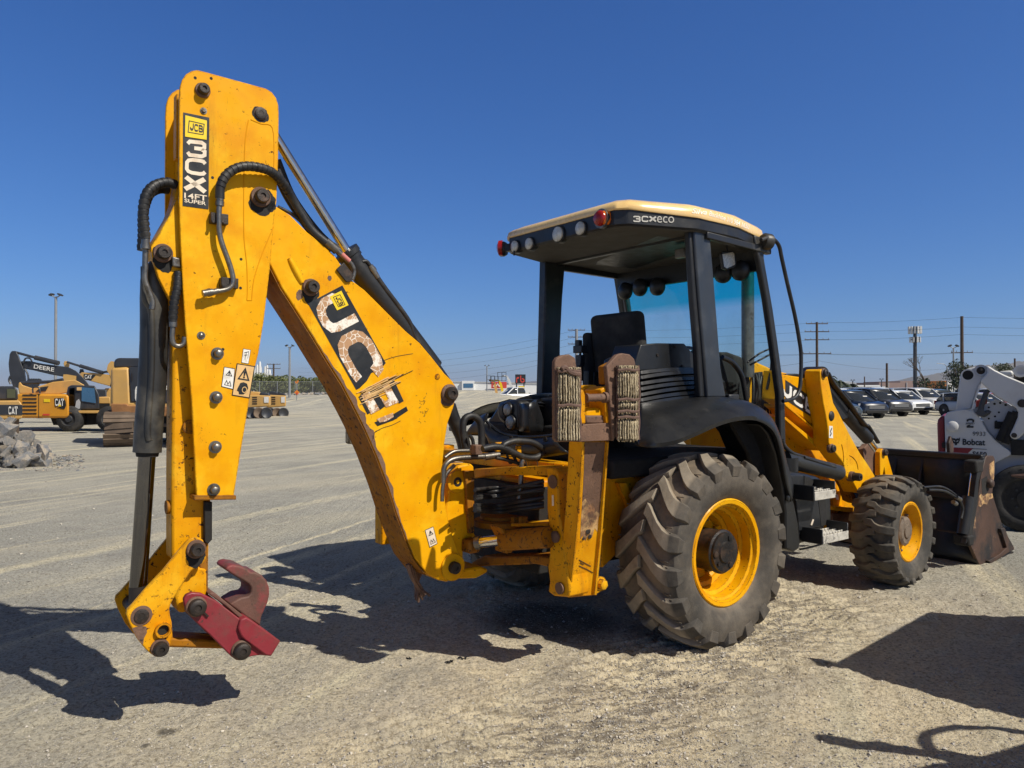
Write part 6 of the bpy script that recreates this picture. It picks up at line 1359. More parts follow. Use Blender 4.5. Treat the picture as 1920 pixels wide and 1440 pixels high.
# ---- orange wheeled excavator
e = thing('wheeled_excavator', 'orange wheeled excavator with slotted engine cover, standing behind the rock pile', 'excavator', base(110, 29)); SLOPE = (110 - 960) / F
Y = 29
Bp('body', [(28, 742), (36, 738), (126, 739), (129, 744), (130, 780), (124, 784), (30, 784)], Y, 2.4, 'digger_orange', e, .08)
b = MB()
for k in range(6): b.prism([atY(x, y, Y - .02) for x, y in rect(42, 739.5 + k * 6.9, 68, 742.2 + k * 6.9)], (0, .05, 0))
b.build('louvre', 'pin', e, world=True)
Bp('body_seam', [(72, 740), (73, 740), (73, 784), (72, 784)], Y - .01, .03, 'pin', e)
lg = Bp('logo_plate', [(102, 747), (118, 746), (123, 752), (124, 760), (121, 767), (113, 766), (109, 762), (103, 762)], Y - .02, .04, 'decal_black', e)
for g, x0, x1 in ((G_C, 103.5, 108.5), (norm([[(0, 0), (.5, 1), (1, 0)], [(.25, .3), (.75, .3)]], .3), 108.5, 114.5), (norm([[(.5, 0), (.5, 1)], [(0, .95), (1, .95)]], .3), 114.5, 119.5)): bput('letter', g, rect(x0, 747.5, x1, 761), Y - .04, 'white', lg)
bput('letter_accent', ([(0, 0), (.5, 1), (1, 0)], [(0, 1, 2)]), rect(108.5, 757, 115, 762), Y - .05, 'logo_yellow', lg)
bput('reflector', SQ, rect(80, 776, 93, 779), Y - .02, 'sign_red', e); bput('sticker', SQ, rect(82, 748, 94, 754), Y - .02, 'logo_yellow', e)
cb = Bp('cab', [(125, 740), (128, 726), (133, 722), (178, 723), (186, 740), (187, 768), (130, 769)], Y + .3, 1.7, 'dark_grey', e, .05)
bput('cab_window', SQ, [(131, 764), (140, 768), (140, 727), (130, 728)], Y + .26, 'car_glass', cb); bput('cab_window', SQ, [(153, 752), (180, 756), (177, 728), (153, 726)], Y + .26, 'window_blue', cb)
bput('sun_visor', SQ, rect(144, 726, 153, 732), Y + .24, 'tan', cb)
Bp('seat', [(140, 768), (143, 752), (148, 748), (151, 754), (150, 766)], Y + .2, .3, 'grey_panel', cb)
Bp('side_body', [(184, 745), (206, 744), (206, 757), (184, 757)], Y + .4, 1.5, 'digger_yellow', e, .03); Bp('side_skirt', rect(184, 757, 206, 769), Y + .4, 1.5, 'dark', e)
Bp('floor_beam', [(129, 770), (206, 770), (206, 775), (129, 775)], Y + .1, 2, 'digger_yellow', e, .02)
Bp('axle_frame', [(95, 784), (130, 776), (206, 776), (206, 795), (140, 798), (100, 797)], Y + .5, 1.6, 'dark', e)
for px in (126, 201):
    c_ = atY(px, 797, Y); c_.z = .50; w = MB().lathe(c_ + Vector((0, .45, 0)), (0, -1, 0), [(.26, 0), (.46, 0), (.50, .05), (.50, .33), (.46, .38), (.28, .40), (.26, .34)], 28).build('tyre', 'rubber_plain', e, world=True)
    MB().lathe(c_ + Vector((0, .4, 0)), (0, -1, 0), [(.27, 0), (.27, .30), (.16, .26), (.12, .34), (.0001, .34)], 20).build('hub', 'dark_grey', w, world=False)
    w.children[0].data.transform(XF[e.name].inverted())
Bp('boom', [(36, 738), (34, 726), (35, 718), (38, 716), (42, 722), (60, 728), (100, 716), (120, 714), (140, 712), (148, 716), (158, 722), (162, 728), (128, 736), (110, 739)], Y + 2.2, .5, 'digger_yellow', e, .03)
bput('boom_plate', SQ, [(66, 735), (86, 733), (91, 724), (76, 726)], Y + 2.17, 'decal_black', e)
b = MB(); b.tube([atY(38, 718, Y + 2.3), atY(95, 716, Y + 2.3), atY(118, 712, Y + 2.3)], .07, 8).tube([atY(62, 737, Y - .02), atY(62, 727, Y - .02), atY(73, 727, Y - .02), atY(75, 738, Y - .02)], .03, 6, 3); b.build('boom_ram', 'dark_grey', e, world=True)

# ---- dark grey excavator with its boom up
e = thing('excavator', 'dark grey excavator with white lettering on its raised boom, behind the orange one', 'excavator', base(150, 36)); SLOPE = (150 - 960) / F
Y = 36
bo = Bp('boom', [(34, 682), (40, 677), (56, 677), (80, 682), (110, 686), (128, 688), (142, 695), (154, 706), (163, 716), (172, 728), (140, 730), (140, 716), (118, 706), (95, 702), (62, 694), (38, 690)], Y, .5, 'dark_grey', e, .03)
bput('lettering', text_polys('DEERE', .015), [(63, 690.5), (101, 697), (102, 689.5), (64, 683)], Y - .03, 'white', bo)
Bp('stick', [(16, 682), (18, 664), (22, 658), (30, 658), (34, 666), (40, 682), (46, 696), (50, 724), (40, 730), (24, 724), (20, 712), (17, 695)], Y - .1, .4, 'dark_grey', e, .03)
b = MB(); b.cyl(atY(31, 661, Y), atY(68, 671, Y), .06); b.cyl(atY(66, 670.5, Y), atY(110, 681, Y), .11); b.tube([atY(x, y, Y - .1) for x, y in ((44, 680), (48, 672), (56, 672), (60, 678))], .04, 6, 4); b.tube([atY(x, y, Y - .1) for x, y in ((20, 705), (17, 712), (20, 720))], .05, 6, 4)
b.tube([atY(x, y, Y - .1) for x, y in ((47, 692), (52, 702), (53, 712), (50, 718))], .04, 6, 4); b.build('boom_ram', 'dark_grey', e, world=True)
b = MB()
for k in range(5): b.cyl(atY(50 + k * 4.2, 727, Y - .4), atY(58 + k * 4.2, 711, Y - .4), .09)
b.build('bucket_teeth', 'dark_grey', e, world=True); Bp('bucket', [(40, 722), (50, 726), (75, 726), (72, 734), (48, 735)], Y - .5, 1.2, 'dark_grey', e)
Bp('body', [(130, 728), (200, 730), (200, 770), (130, 770)], Y + .3, 2.2, 'dark_grey', e, .06); Bp('undercarriage', [(132, 770), (198, 770), (195, 794), (135, 794)], Y + .4, 2.4, 'track', e)
Bp('boom_bracket', [(117, 716), (119, 702), (126, 702), (143, 705), (143, 712)], Y - .06, .1, 'digger_yellow', e)

# ---- yellow excavator whose boom reaches left
e = thing('excavator', 'yellow excavator with black plate on a boom pointing left above the cab', 'excavator', base(215, 41)); SLOPE = (215 - 960) / F
Y = 41
bo = Bp('boom', [(148, 703), (153, 698), (175, 699), (200, 702), (212, 703), (214, 712), (206, 724), (190, 720), (165, 713), (150, 711)], Y, .5, 'digger_yellow', e, .03)
bput('boom_plate', SQ, [(157, 711), (170, 714), (180, 703), (157, 701)], Y - .02, 'decal_black', bo)
for g, x0, x1 in ((G_C, 159, 163), (norm([[(0, 0), (.5, 1), (1, 0)], [(.25, .3), (.75, .3)]], .3), 163.3, 168), (norm([[(.5, 0), (.5, 1)], [(0, .95), (1, .95)]], .3), 168, 172)): bput('letter', g, rect(x0, 703, x1, 710), Y - .04, 'white', bo)
Bp('stick', [(119, 682), (121, 677), (127, 677), (130, 684), (128, 690), (121, 688)], Y + .1, .4, 'digger_yellow', e, .02)
Bp('stick_head', [(148, 700), (150, 692), (156, 692), (158, 700)], Y + .1, .4, 'dark_grey', e)
b = MB(); b.cyl(atY(126, 679, Y), atY(152, 687, Y), .06); b.cyl(atY(150, 686, Y), atY(193, 699, Y), .10); b.tube([atY(x, y, Y) for x, y in ((192, 699), (200, 697), (208, 699), (211, 706))], .06, 6, 4); b.build('boom_ram', 'dark_grey', e, world=True)
Bp('body', [(196, 728), (262, 728), (262, 770), (196, 770)], Y + .3, 2.4, 'digger_yellow', e, .06); Bp('undercarriage', rect(198, 768, 260, 788), Y + .4, 2.4, 'track', e)

# ---- machine cut by the left edge
e = thing('excavator', 'tan and black excavator rear cut by the left picture edge, above the rocks', 'excavator', base(8, 24.5)); SLOPE = (8 - 960) / F
Y = 24.5
Bp('body', [(-50, 752), (36, 751), (41, 758), (42, 783), (38, 786), (-50, 787)], Y, 2.0, 'digger_yellow', e, .06)
pn = Bp('rear_panel', rect(-40, 759, 42, 778), Y - .02, .3, 'dark_grey', e, .01)
for g, x0, x1 in ((G_C, 16, 21), (norm([[(0, 0), (.5, 1), (1, 0)], [(.25, .3), (.75, .3)]], .3), 21.5, 27.5), (norm([[(.5, 0), (.5, 1)], [(0, .95), (1, .95)]], .3), 27.5, 33)): bput('letter', g, rect(x0, 762, x1, 777), Y - .05, 'white', pn)
cb = Bp('cab', [(-40, 724), (28, 724), (33, 732), (34, 750), (-40, 750)], Y + .6, 1.5, 'dark_grey', e, .05); bput('cab_window', SQ, rect(13, 729, 29, 746), Y + .57, 'leaf_grey', cb)
Bp('undercarriage', rect(-40, 786, 36, 822), Y + .3, 2.5, 'track', e)

# ---- two excavators parked far behind the dipper
SLOPE = -.3
for (ox, w_, Y, lab) in ((462, 44, 43, 'yellow excavator with a square engine hood, right beside the dipper edge'), (500, 36, 47, 'yellow excavator farther right with slotted side, end of the far row')):
    e = thing('excavator', lab, 'excavator', base(ox + w_ / 2, Y), group='excavators in the far row')
    Bp('body', [(ox, 740), (ox + w_ * .5, 741), (ox + w_, 742), (ox + w_, 762), (ox, 765)], Y, 2.4, 'digger_yellow', e, .05)
    Bp('engine_hood', [(ox + w_ * .1, 741), (ox + w_ * .12, 734), (ox + w_ * .55, 735), (ox + w_ * .58, 742)], Y + .2, 1.8, 'digger_yellow' if ox < 480 else 'dark_grey', e, .04)
    Bp('hood_top', [(ox + w_ * .5, 741), (ox + w_ * .6, 736), (ox + w_ * .95, 738), (ox + w_, 743)], Y + .2, 1.8, 'dark_grey', e, .04)
    b = MB()
    for k in range(4): b.prism([atY(x, y, Y - .02) for x, y in rect(ox + w_ * .25, 744 + k * 4, ox + w_ * .45, 746 + k * 4)], (0, .03, 0))
    b.build('louvre', 'pin', e, world=True); bput('side_plate', SQ, rect(ox + w_ * .75, 744, ox + w_ * .95, 755), Y - .03, 'white', e)
    for k in range(3):
        c_ = atY(ox + w_ * (.15 + .33 * k), 774, Y - .5); b = MB().lathe(c_ + Vector((0, .2, -.0)), (.35, -1, 0), [(.18, 0), (.30, 0), (.32, .1), (.32, .55), (.28, .6), (.1, .5), (.0001, .5)], 16); b.build('track_roller', 'track' if k % 2 else 'dark_grey', e, world=True)
    Bp('track', [(ox - 2, 768), (ox + w_ + 2, 766), (ox + w_ + 2, 776), (ox + w_ - 3, 780), (ox + 2, 782), (ox - 2, 778)], Y, .7, 'track', e, .05)

SLOPE = 0.0
# ---- rock pile: every boulder a thing
rr = random.Random(21)
rmesh = []
for i in range(12):
    bm = bmesh.new(); r_ = random.Random(i + 50)
    for _ in range(11): 
        v = Vector((r_.gauss(0, 1), r_.gauss(0, 1), r_.gauss(0, 1))).normalized() * r_.uniform(.7, 1); v.z *= .75; bm.verts.new(v)
    h = bmesh.ops.convex_hull(bm, input=bm.verts); bmesh.ops.delete(bm, geom=[g for g in h['geom_interior'] if isinstance(g, bmesh.types.BMVert)], context='VERTS')
    me = bpy.data.meshes.new('boulder'); bm.to_mesh(me); bm.free(); me.materials.append(M['rock']); rmesh.append(me)
n = 0
for i in range(260):
    y = rr.uniform(15.6, 18.6); q_ = rr.uniform(0, 2.6); x = -.610 * y - .18 - q_
    dd = min(1.0, q_ / 1.3) * min(1, (y - 15.3) / 1.2) * min(1, (19 - y) / 1.0)
    top = max(.0, .84 * dd + .05); z = rr.uniform(.0, 1) ** .6 * top
    s_ = (rr.uniform(.10, .36) if i % 3 else rr.uniform(.08, .18))
    o = bpy.data.objects.new('boulder', rmesh[i % 12]); COL.objects.link(o); o.location = (x, y, z + s_ * .3); o.rotation_euler = (rr.uniform(0, 6), rr.uniform(0, 6), rr.uniform(0, 6)); o.scale = (s_, s_ * rr.uniform(.7, 1), s_ * rr.uniform(.6, .95))
    tag(o, 'grey and tan broken boulder in the rock pile at the left edge', 'boulder', 'boulders of the rock pile')

# ---- trees
def leaves(c, rad, n, size, rnd, flat=.75):
    b = MB()
    for _ in range(n):
        d = Vector((rnd.gauss(0, 1), rnd.gauss(0, 1), rnd.gauss(0, 1))).normalized() * (rnd.random() ** .45)
        p = c + Vector((d.x * rad, d.y * rad, d.z * rad * flat)); a = Vector((rnd.gauss(0, 1), rnd.gauss(0, 1), rnd.gauss(0, 1))).normalized(); q = a.orthogonal().normalized(); w = a.cross(q); s1 = size * rnd.uniform(.6, 1.3)
        b.add([p - q * s1, p + w * s1 * .5, p + q * s1, p - w * s1 * .5], [(0, 1, 2, 3)])
    return b
def tree(x, y, z0, h, w, n, size, mat, label, group, seed, trunk_h=.3, blobs=8, name='tree'):
    rnd = random.Random(seed); t = thing(name, label, 'tree', (x, y, z0), group=group); tb = MB(); top = Vector((0, 0, h * trunk_h)); lean = Vector((rnd.uniform(-.05, .05), 0, 0)) * h
    tb.tube([Vector((0, 0, -.2)), top * .5 + lean * .3, top + lean], lambda q: h * .025 * (1.2 - .5 * q), 7, 3); cb_ = MB()
    for k in range(blobs):
        a = rnd.uniform(0, 6.28); q = rnd.uniform(.1, .95); c_ = Vector((math.cos(a) * w * .36 * q, math.sin(a) * w * .36 * q, h * (trunk_h + .12 + (1 - trunk_h - .28) * rnd.random()) * (1 - .15 * q)))
        tb.tube([top + lean * .9, (top + c_) / 2 + Vector((0, 0, h * .03)), c_], lambda u: h * .012 * (1.1 - .7 * u), 5, 2)
        l = leaves(c_, w * rnd.uniform(.17, .27), n // blobs, size, rnd); cb_.add(l.v, l.f)
    tb.build('trunk', 'bark', t); cb_.build('crown', mat, t, flat=True); return t
G1 = 'olive trees behind the far fence'
descs = ['olive green bushy tree beyond the fence, nearest the dipper', 'wide olive green tree beyond the fence behind the lamp post', 'olive green tree beyond the fence above the orange sign', 'rounded olive tree beyond the fence right of the orange sign', 'small olive tree beyond the fence close to the boom underside', 'bushy olive tree hidden mostly by the dipper']
for i, (px, Yt, top_y, wpx) in enumerate([(488, 92, 702, 60), (520, 90, 704, 66), (556, 95, 702, 56), (590, 94, 705, 50), (618, 98, 709, 44), (450, 96, 704, 60)]):
    p = atY(px, 730, Yt); zt = atY(px, top_y, Yt).z; z0 = float(ground_height(p.x, Yt)); tree(p.x, Yt, z0, zt - z0, wpx / F * Yt * 1.3, 3000, .17, 'leaf_olive', descs[i], G1, 60 + i, .16, 11)
for i, (px, Yt, top_y, wpx, mat, lab, th, nb, n_) in enumerate([
    (1801, 88, 663, 52, 'leaf_dark', 'dark green tree with a ragged crown beside the twin lamp post', .18, 12, 1700), (1884, 95, 650, 42, 'leaf_grey', 'sparse thin leafy tree standing above the white skid steer', .45, 9, 620),
    (1737, 150, 704, 44, 'leaf_dark', 'low dark bush in front of the pink building', .1, 8, 700), (1766, 150, 709, 30, 'leaf_dark', 'small dark bush right of the cell tower', .1, 7, 500), (1604, 190, 716, 30, 'leaf_dark', 'distant small dark shrub behind the palm trees', .1, 6, 300),
    (1480, 60, 697, 34, 'leaf_dark', 'dark shrub just visible behind the black grab handle', .15, 7, 700), (890, 235, 733, 16, 'leaf_dark', 'small dark shrub in front of the white warehouse', .1, 5, 260), (902, 240, 732, 9, 'leaf_dark', 'tiny conifer in front of the white warehouse', .1, 5, 160)]):
    p = atY(px, 730, Yt); zt = atY(px, top_y, Yt).z; tree(p.x, Yt, 0, zt, wpx / F * Yt * 1.2, n_, .13 * Yt / 90, mat, lab, None, 80 + i, th, nb)
# bare tree
t = thing('bare_tree', 'leafless tree with thin branches above the pink building', 'tree', base(1734, 140)); rnd = random.Random(4); b = MB()
def branch(p, d, l, r_, k):
    q = p + d * l; b.tube([p, (p + q) / 2 + Vector((rnd.uniform(-.1, .1), 0, 0)) * l, q], lambda u: r_ * (1 - .4 * u), 5)
    if k: 
        for _ in range(3): branch(q, (d + Vector((rnd.uniform(-.8, .8), rnd.uniform(-.5, .5), rnd.uniform(-.1, .5)))).normalized(), l * .68, r_ * .55, k - 1)
branch(Vector((0, 0, 0)), Vector((0, 0, 1)), 3.2, .16, 4); b.build('trunk', 'bark', t)
# palms
for i, (px, Yt, ty, lab) in enumerate(((1556, 130, 702, 'tall palm tree right behind the raised loader arm'), (1574, 135, 711, 'shorter palm tree leaning right of the tall palm'), (1593, 150, 718, 'small palm tree in the distance by white roofs'))):
    p = atY(px, 730, Yt); z = atY(px, ty, Yt).z; t = thing('palm_tree', lab, 'palm tree', (p.x, Yt, 0), group='distant palm trees'); MB().tube([Vector((0, 0, 0)), Vector((.1, 0, z * .5)), Vector((0, 0, z * .85))], .16, 7, 3).build('trunk', 'bark', t); b = MB(); rnd = random.Random(i)
    for k in range(22):
        a = rnd.uniform(0, 6.28); l = rnd.uniform(1.3, 1.9); e_ = rnd.uniform(-.1, 1.0); prev = Vector((0, 0, z * .85)); 
        for j in range(7):
            q = j / 6; nx_ = Vector((math.cos(a) * l * q, math.sin(a) * l * q, z * .85 + l * (e_ * q - 1.0 * q * q))); side = Vector((-math.sin(a), math.cos(a), -.5)) * .30 * (1 - q * .7)
            b.add([prev, nx_, nx_ - Vector((0, 0, .25)) + side, prev + side], [(0, 1, 2, 3)]); b.add([prev, nx_, nx_ - Vector((0, 0, .25)) - side, prev - side], [(0, 1, 2, 3)]); prev = nx_
    b.build('crown', 'leaf_dark', t, flat=True)

# ---- poles, lamps, tower, wires
def pole(name, px, Yt, ty, r, mat, label, cat, arms=(), group=None):
    p = atY(px, 730, Yt); z = atY(px, ty, Yt).z; t = thing(name, label, cat, (p.x, Yt, 0), group=group); MB().cyl((0, 0, -.5), (0, 0, z), r * 1.25, r, 10).build('pole', mat, t)
    for ay, w in arms:
        za = atY(px, ay, Yt).z; ar = MB().box((0, 0, za), (w, .12, .12)).build('crossarm', 'pole', t); bb = MB()
        for s_ in (-.48, -.25, .25, .48): bb.cyl((w * s_, 0, za), (w * s_, 0, za + .28), .06, .04, 6)
        bb.build('insulator', 'pole_metal', ar)
    return t, z
pole('utility_pole', 1532, 110, 604, .17, 'pole', 'wooden utility pole with cross arms behind the grab handle', 'utility pole', ((607, 3.2), (622, 3.6), (637, 3.6), (663, 4.2)))
pole('utility_pole', 1804, 104, 593, .20, 'pole', 'tall reddish brown utility pole without visible arms at right', 'utility pole', ((661, 3.0),))
pole('utility_pole', 1081, 130, 617, .26, 'pole_metal', 'pale steel utility pole seen between the canopy posts', 'utility pole', ((619, 3.0), (632, 3.0), (645, 3.0)))
pole('utility_pole', 513, 165, 682, .18, 'pole', 'dark utility pole above the olive trees beside white silos', 'utility pole', ((683, 3), (691, 3)))
pole('utility_pole', 1663, 120, 681, .16, 'pole', 'short brown pole between the pink building and the palms', 'utility pole')
pole('utility_pole', 1621, 170, 706, .12, 'pole', 'thin dark pole above white roofs', 'utility pole'); pole('utility_pole', 1903, 120, 672, .13, 'pole', 'thin pole right of the sparse tree', 'utility pole')
pole('utility_pole', 1105, 150, 694, .10, 'pole', 'thin pole seen under the canopy left of the seat', 'utility pole')
def lamp(px, Yt, ty, w, label, r=.09, mat='pole_metal'):
    t, z = pole('lamp_post', px, Yt, ty, r, mat, label, 'lamp post'); MB().tube([Vector((-w, 0, z + w * .5)), Vector((-w * .5, 0, z + .02)), Vector((0, 0, z)), Vector((w * .5, 0, z + .02)), Vector((w, 0, z + w * .5))], .04, 6, 3).build('bracket', mat, t)
    for s_ in (-1, 1): MB().box((s_ * w, 0, z + w * .55), (w * .8, .4, w * .35), ('Y', s_ * .5)).build('lamp_head', 'dark_grey', t, .02)
lamp(104, 52, 557, .30, 'grey lamp post with twin heads above the dark excavator', .085)
lamp(543, 72, 651, .30, 'slim lamp post with twin heads in front of the olive trees', .10); lamp(1788, 92, 652, .45, 'twin lamp post beside the dark tree', .09); lamp(913, 140, 687, .35, 'thin lamp post in front of the white warehouse', .10)
lamp(1653, 130, 712, .25, 'short lamp post left of the cell tower', .08, 'dark_grey'); lamp(1599, 150, 714, .3, 'small dark lamp post near the palm trees', .10, 'dark_grey')
t, z = pole('street_lamp', 1776, 130, 688, .09, 'pole_metal', 'street lamp with one long arm left of the twin lamp', 'street lamp'); MB().tube([Vector((0, 0, z)), Vector((-.6, 0, z + .5)), Vector((-1.8, 0, z + .6))], .05, 6, 4).build('arm', 'pole_metal', t)
# cell tower
t, z = pole('cell_tower', 1716, 150, 612, .32, 'dark_grey', 'tall cell tower with rings of white antenna panels', 'cell tower')
for zz, n_, rr_, hh in ((atY(1716, 619, 150).z, 12, 1.05, 1.45), (atY(1716, 637, 150).z, 8, .85, 1.1)):
    MB().lathe((0, 0, zz - .05), (0, 0, 1), [(rr_ * .95, 0), (rr_ * .95, .12)], 14).lathe((0, 0, zz + .4), (0, 0, 1), [(rr_ * .95, 0), (rr_ * .95, .1)], 14).build('antenna_ring', 'dark_grey', t)
    for k in range(n_):
        a = k * 2 * math.pi / n_; MB().box((math.cos(a) * (rr_ + .1), math.sin(a) * (rr_ + .1), zz), (.22, .30, hh), ('Z', a)).build('antenna_panel', 'offwhite', t, .03)
# wires
for i, pts in enumerate([
    [(2300, 588, 95), (1804, 595, 104), (1532, 605, 110), (1081, 619, 130), (800, 667, 170), (560, 690, 230)], [(2300, 608, 95), (1804, 613, 104), (1532, 621, 110), (1081, 632, 130), (800, 678, 170), (560, 698, 230)],
    [(2300, 622, 95), (1804, 627, 104), (1532, 637, 110), (1081, 645, 130), (800, 689, 170), (560, 704, 230)], [(2300, 655, 95), (1804, 661, 104), (1532, 663, 110), (1081, 660, 130), (820, 701, 170), (640, 716, 230)],
    [(1804, 662, 104), (1532, 664, 110), (1081, 668, 130), (830, 712, 170)], [(1776, 691, 130), (1700, 694, 125), (1532, 676, 110)], [(1532, 676, 110), (1400, 693, 118), (1180, 700, 130)]]):
    fine_ = []
    for a, c_ in zip(pts[:-1], pts[1:]):
        A_, C_ = atY(*a), atY(*c_)
        for k in range(12): q = k / 12; m_ = A_.lerp(C_, q); m_.z -= 4 * q * (1 - q) * min(.9, (A_ - C_).length * .012); fine_.append(m_)
    fine_.append(atY(*pts[-1])); b = MB().tube(fine_, .018, 4)
    lab = ['highest thin power line across the sky', 'second thin power line from the top', 'third thin power line from the top', 'fourth power line, at the level of the low cross arms', 'lowest long power line over the white warehouse', 'short sagging line left of the street lamp', 'short line falling left from the wooden pole'][i]
    tag(b.build('power_line', 'dark_grey'), lab, 'power line', 'power lines')

# ---- fence, orange sign, berm rubble
f = thing('chain_link_fence', 'chain link fence with thin posts at the foot of the olive trees', 'fence', base(560, 80)); zf = lambda x: float(ground_height(x, 80))
xa, xb = atY(420, 730, 80).x, atY(700, 730, 80).x; k = 0; x = xa
while x < xb: MB().cyl((x, 80, zf(x) - .2), (x, 80, zf(x) + 1.5), .035, seg=6).build('fence_post', 'pole_metal', f, world=True); x += 1.9
b = MB(); rows = [[Vector((x, 80, zf(x) + h_)) for h_ in (0, .7, 1.42)] for x in np.linspace(xa, xb, 16)]; b.grid(rows); b.build('mesh_panel', 'mesh', f, world=True)
b = MB(); b.tube([Vector((x, 80, zf(x) + 1.45)) for x in np.linspace(xa, xb, 16)], .025, 5).build('top_rail', 'pole_metal', f, world=True)
sg = thing('road_sign', 'orange diamond warning sign on a post with flags on top', 'sign', base(556.5, 70)); Y = 70
MB().cyl(Vector((0, 0, 0)), Vector((0, 0, 2.2)), .05, seg=6).build('post', 'pole_metal', sg); fc = Bp('sign_face', [(551.5, 736), (556.5, 731), (561.5, 736), (556.5, 741)], Y - .06, .03, 'sign_orange', sg)
c_ = atY(556.7, 737.3, Y - .10); MB().lathe(c_, (0, -1, 0), [(.085, 0), (.085, .005)], 14).build('sign_symbol', 'sign_red', fc, world=False).data.transform(XF[sg.name].inverted())
b = MB(); z = 1.9; b.add([Vector((0, 0, z + .2)), Vector((.2, 0, z + .55)), Vector((.05, 0, z + .6))], [(0, 1, 2)]).add([Vector((0, 0, z + .2)), Vector((-.18, 0, z + .45)), Vector((-.05, 0, z + .55))], [(0, 1, 2)]); b.build('flag', 'sign_orange', sg)
# rubble strip
rb_ = MB(); rnd = random.Random(8)
for i in range(500):
    px = rnd.uniform(858, 1030); Yq = rnd.uniform(88, 104); p = atY(px, 730, Yq); s_ = rnd.uniform(.2, .75); vs, fs = shapes[rnd.randrange(10)]; zz = rnd.random() ** 2 * 1.0
    rb_.add([(p.x + v[0] * s_, Yq + v[1] * s_, zz + v[2] * s_) for v in vs], fs)
for i in range(320):
    px = rnd.uniform(535, 690); Yq = rnd.uniform(74, 79); p = atY(px, 730, Yq); s_ = rnd.uniform(.1, .35); vs, fs = shapes[rnd.randrange(10)]; zz = float(ground_height(p.x, Yq))
    rb_.add([(p.x + v[0] * s_, Yq + v[1] * s_, zz + v[2] * s_) for v in vs], fs)
for i in range(700):
    y_ = rnd.uniform(15.0, 18.8); x_ = -.600 * y_ + rnd.uniform(-2.2, .45); s_ = rnd.uniform(.015, .07); vs, fs = shapes[rnd.randrange(10)]; rb_.add([(x_ + v[0] * s_, y_ + v[1] * s_, v[2] * s_) for v in vs], fs)
tag(rb_.build('rubble', 'rock', flat=True), kind='stuff')

# ---- buildings
w = thing('warehouse', 'long white warehouse with a blue glass entrance behind the boom', 'warehouse', base(960, 250)); Y = 250
Bp('wall', [(780, 745), (1240, 745), (1240, 719), (1010, 719), (885, 716), (780, 715)], Y, 30, 'wall_white', w)
en = Bp('entrance_bay', [(866, 745), (889, 745), (889, 714), (866, 714)], Y - 1, 2, 'wall_white', w); bput('entrance_glass', SQ, rect(869, 719, 887, 727), Y - 1.1, 'window_blue', en); bput('entrance_glass', SQ, rect(870, 731, 886, 741), Y - 1.1, 'grey_panel', en)
Bp('roof_coping', [(780, 715.5), (885, 716.5), (1010, 719.5), (1240, 719.5), (1240, 718.5), (1010, 718.5), (885, 715.2), (780, 714.2)], Y - .3, 30, 'grey_panel', w)
bn_ = thing('banner', 'red and white banner on the warehouse wall behind the boom lifts', 'banner', base(935, 248)); Bp('banner_face', rect(921, 716, 950, 728), 248.5, .3, 'sign_red', bn_); bput('banner_lettering', norm([[(0, 0), (.2, .8), (.4, .2), (.6, .9), (.8, .1), (1, .8)]], .18), rect(924, 718, 940, 726), 248.3, 'white', bn_)
w = thing('industrial_building', 'white buildings and low roofs seen through the canopy at right of the seat', 'building', base(1130, 260)); Bp('wall', rect(1060, 722, 1230, 745), 262, 10, 'wall_white', w)
w = thing('pink_building', 'long low dusty pink building behind the parked cars', 'building', base(1715, 190)); Bp('wall', [(1648, 733), (1775, 733), (1775, 715), (1740, 715), (1740, 713.5), (1688, 715), (1688, 717), (1648, 717)], 190, 20, 'wall_pink', w); Bp('panel_joint', rect(1666, 717, 1667, 733), 189.8, .2, 'grey_panel', w); Bp('panel_joint', rect(1700, 717, 1701, 733), 189.8, .2, 'grey_panel', w)
w = thing('orange_building', 'small orange and white building right of the pink one', 'building', base(1785, 170)); Bp('wall', rect(1772, 714, 1776, 733), 170, 8, 'sign_orange', w); Bp('annexe', rect(1776, 714, 1800, 733), 170.5, 8, 'wall_white', w)
w = thing('white_roof_building', 'low white roofed building behind the palms', 'building', base(1615, 180)); Bp('wall', rect(1590, 724, 1660, 736), 180, 14, 'grey_panel', w); Bp('roof', rect(1586, 722, 1650, 725), 179, 16, 'wall_white', w)
w = thing('white_roof_building', 'small white building with a tall gable near the palms', 'building', base(1590, 200)); Bp('wall', [(1578, 733), (1606, 733), (1606, 718), (1592, 715), (1578, 718)], 200, 10, 'grey_panel', w)
# white silos
w = thing('silo_plant', 'cluster of tall white silos rising over the olive trees', 'silos', base(493, 320)); Y = 320
for x0, x1, ty in ((480, 485, 687), (485, 489.5, 681), (489, 491, 690), (495, 499, 690), (499, 503, 688), (503.5, 508, 696), (476, 480, 692)):
    a, c_ = atY(x0, ty, Y), atY(x1, ty, Y); MB().lathe(((a.x + c_.x) / 2, Y, 0), (0, 0, 1), [((c_.x - a.x) / 2, 0), ((c_.x - a.x) / 2, a.z), ((c_.x - a.x) * .2, a.z + .8)], 12).build('silo', 'offwhite', w, world=True)
Bp('elevator', [(483, 700), (508, 703), (508, 701), (483, 698)], Y - 2, 1, 'offwhite', w)

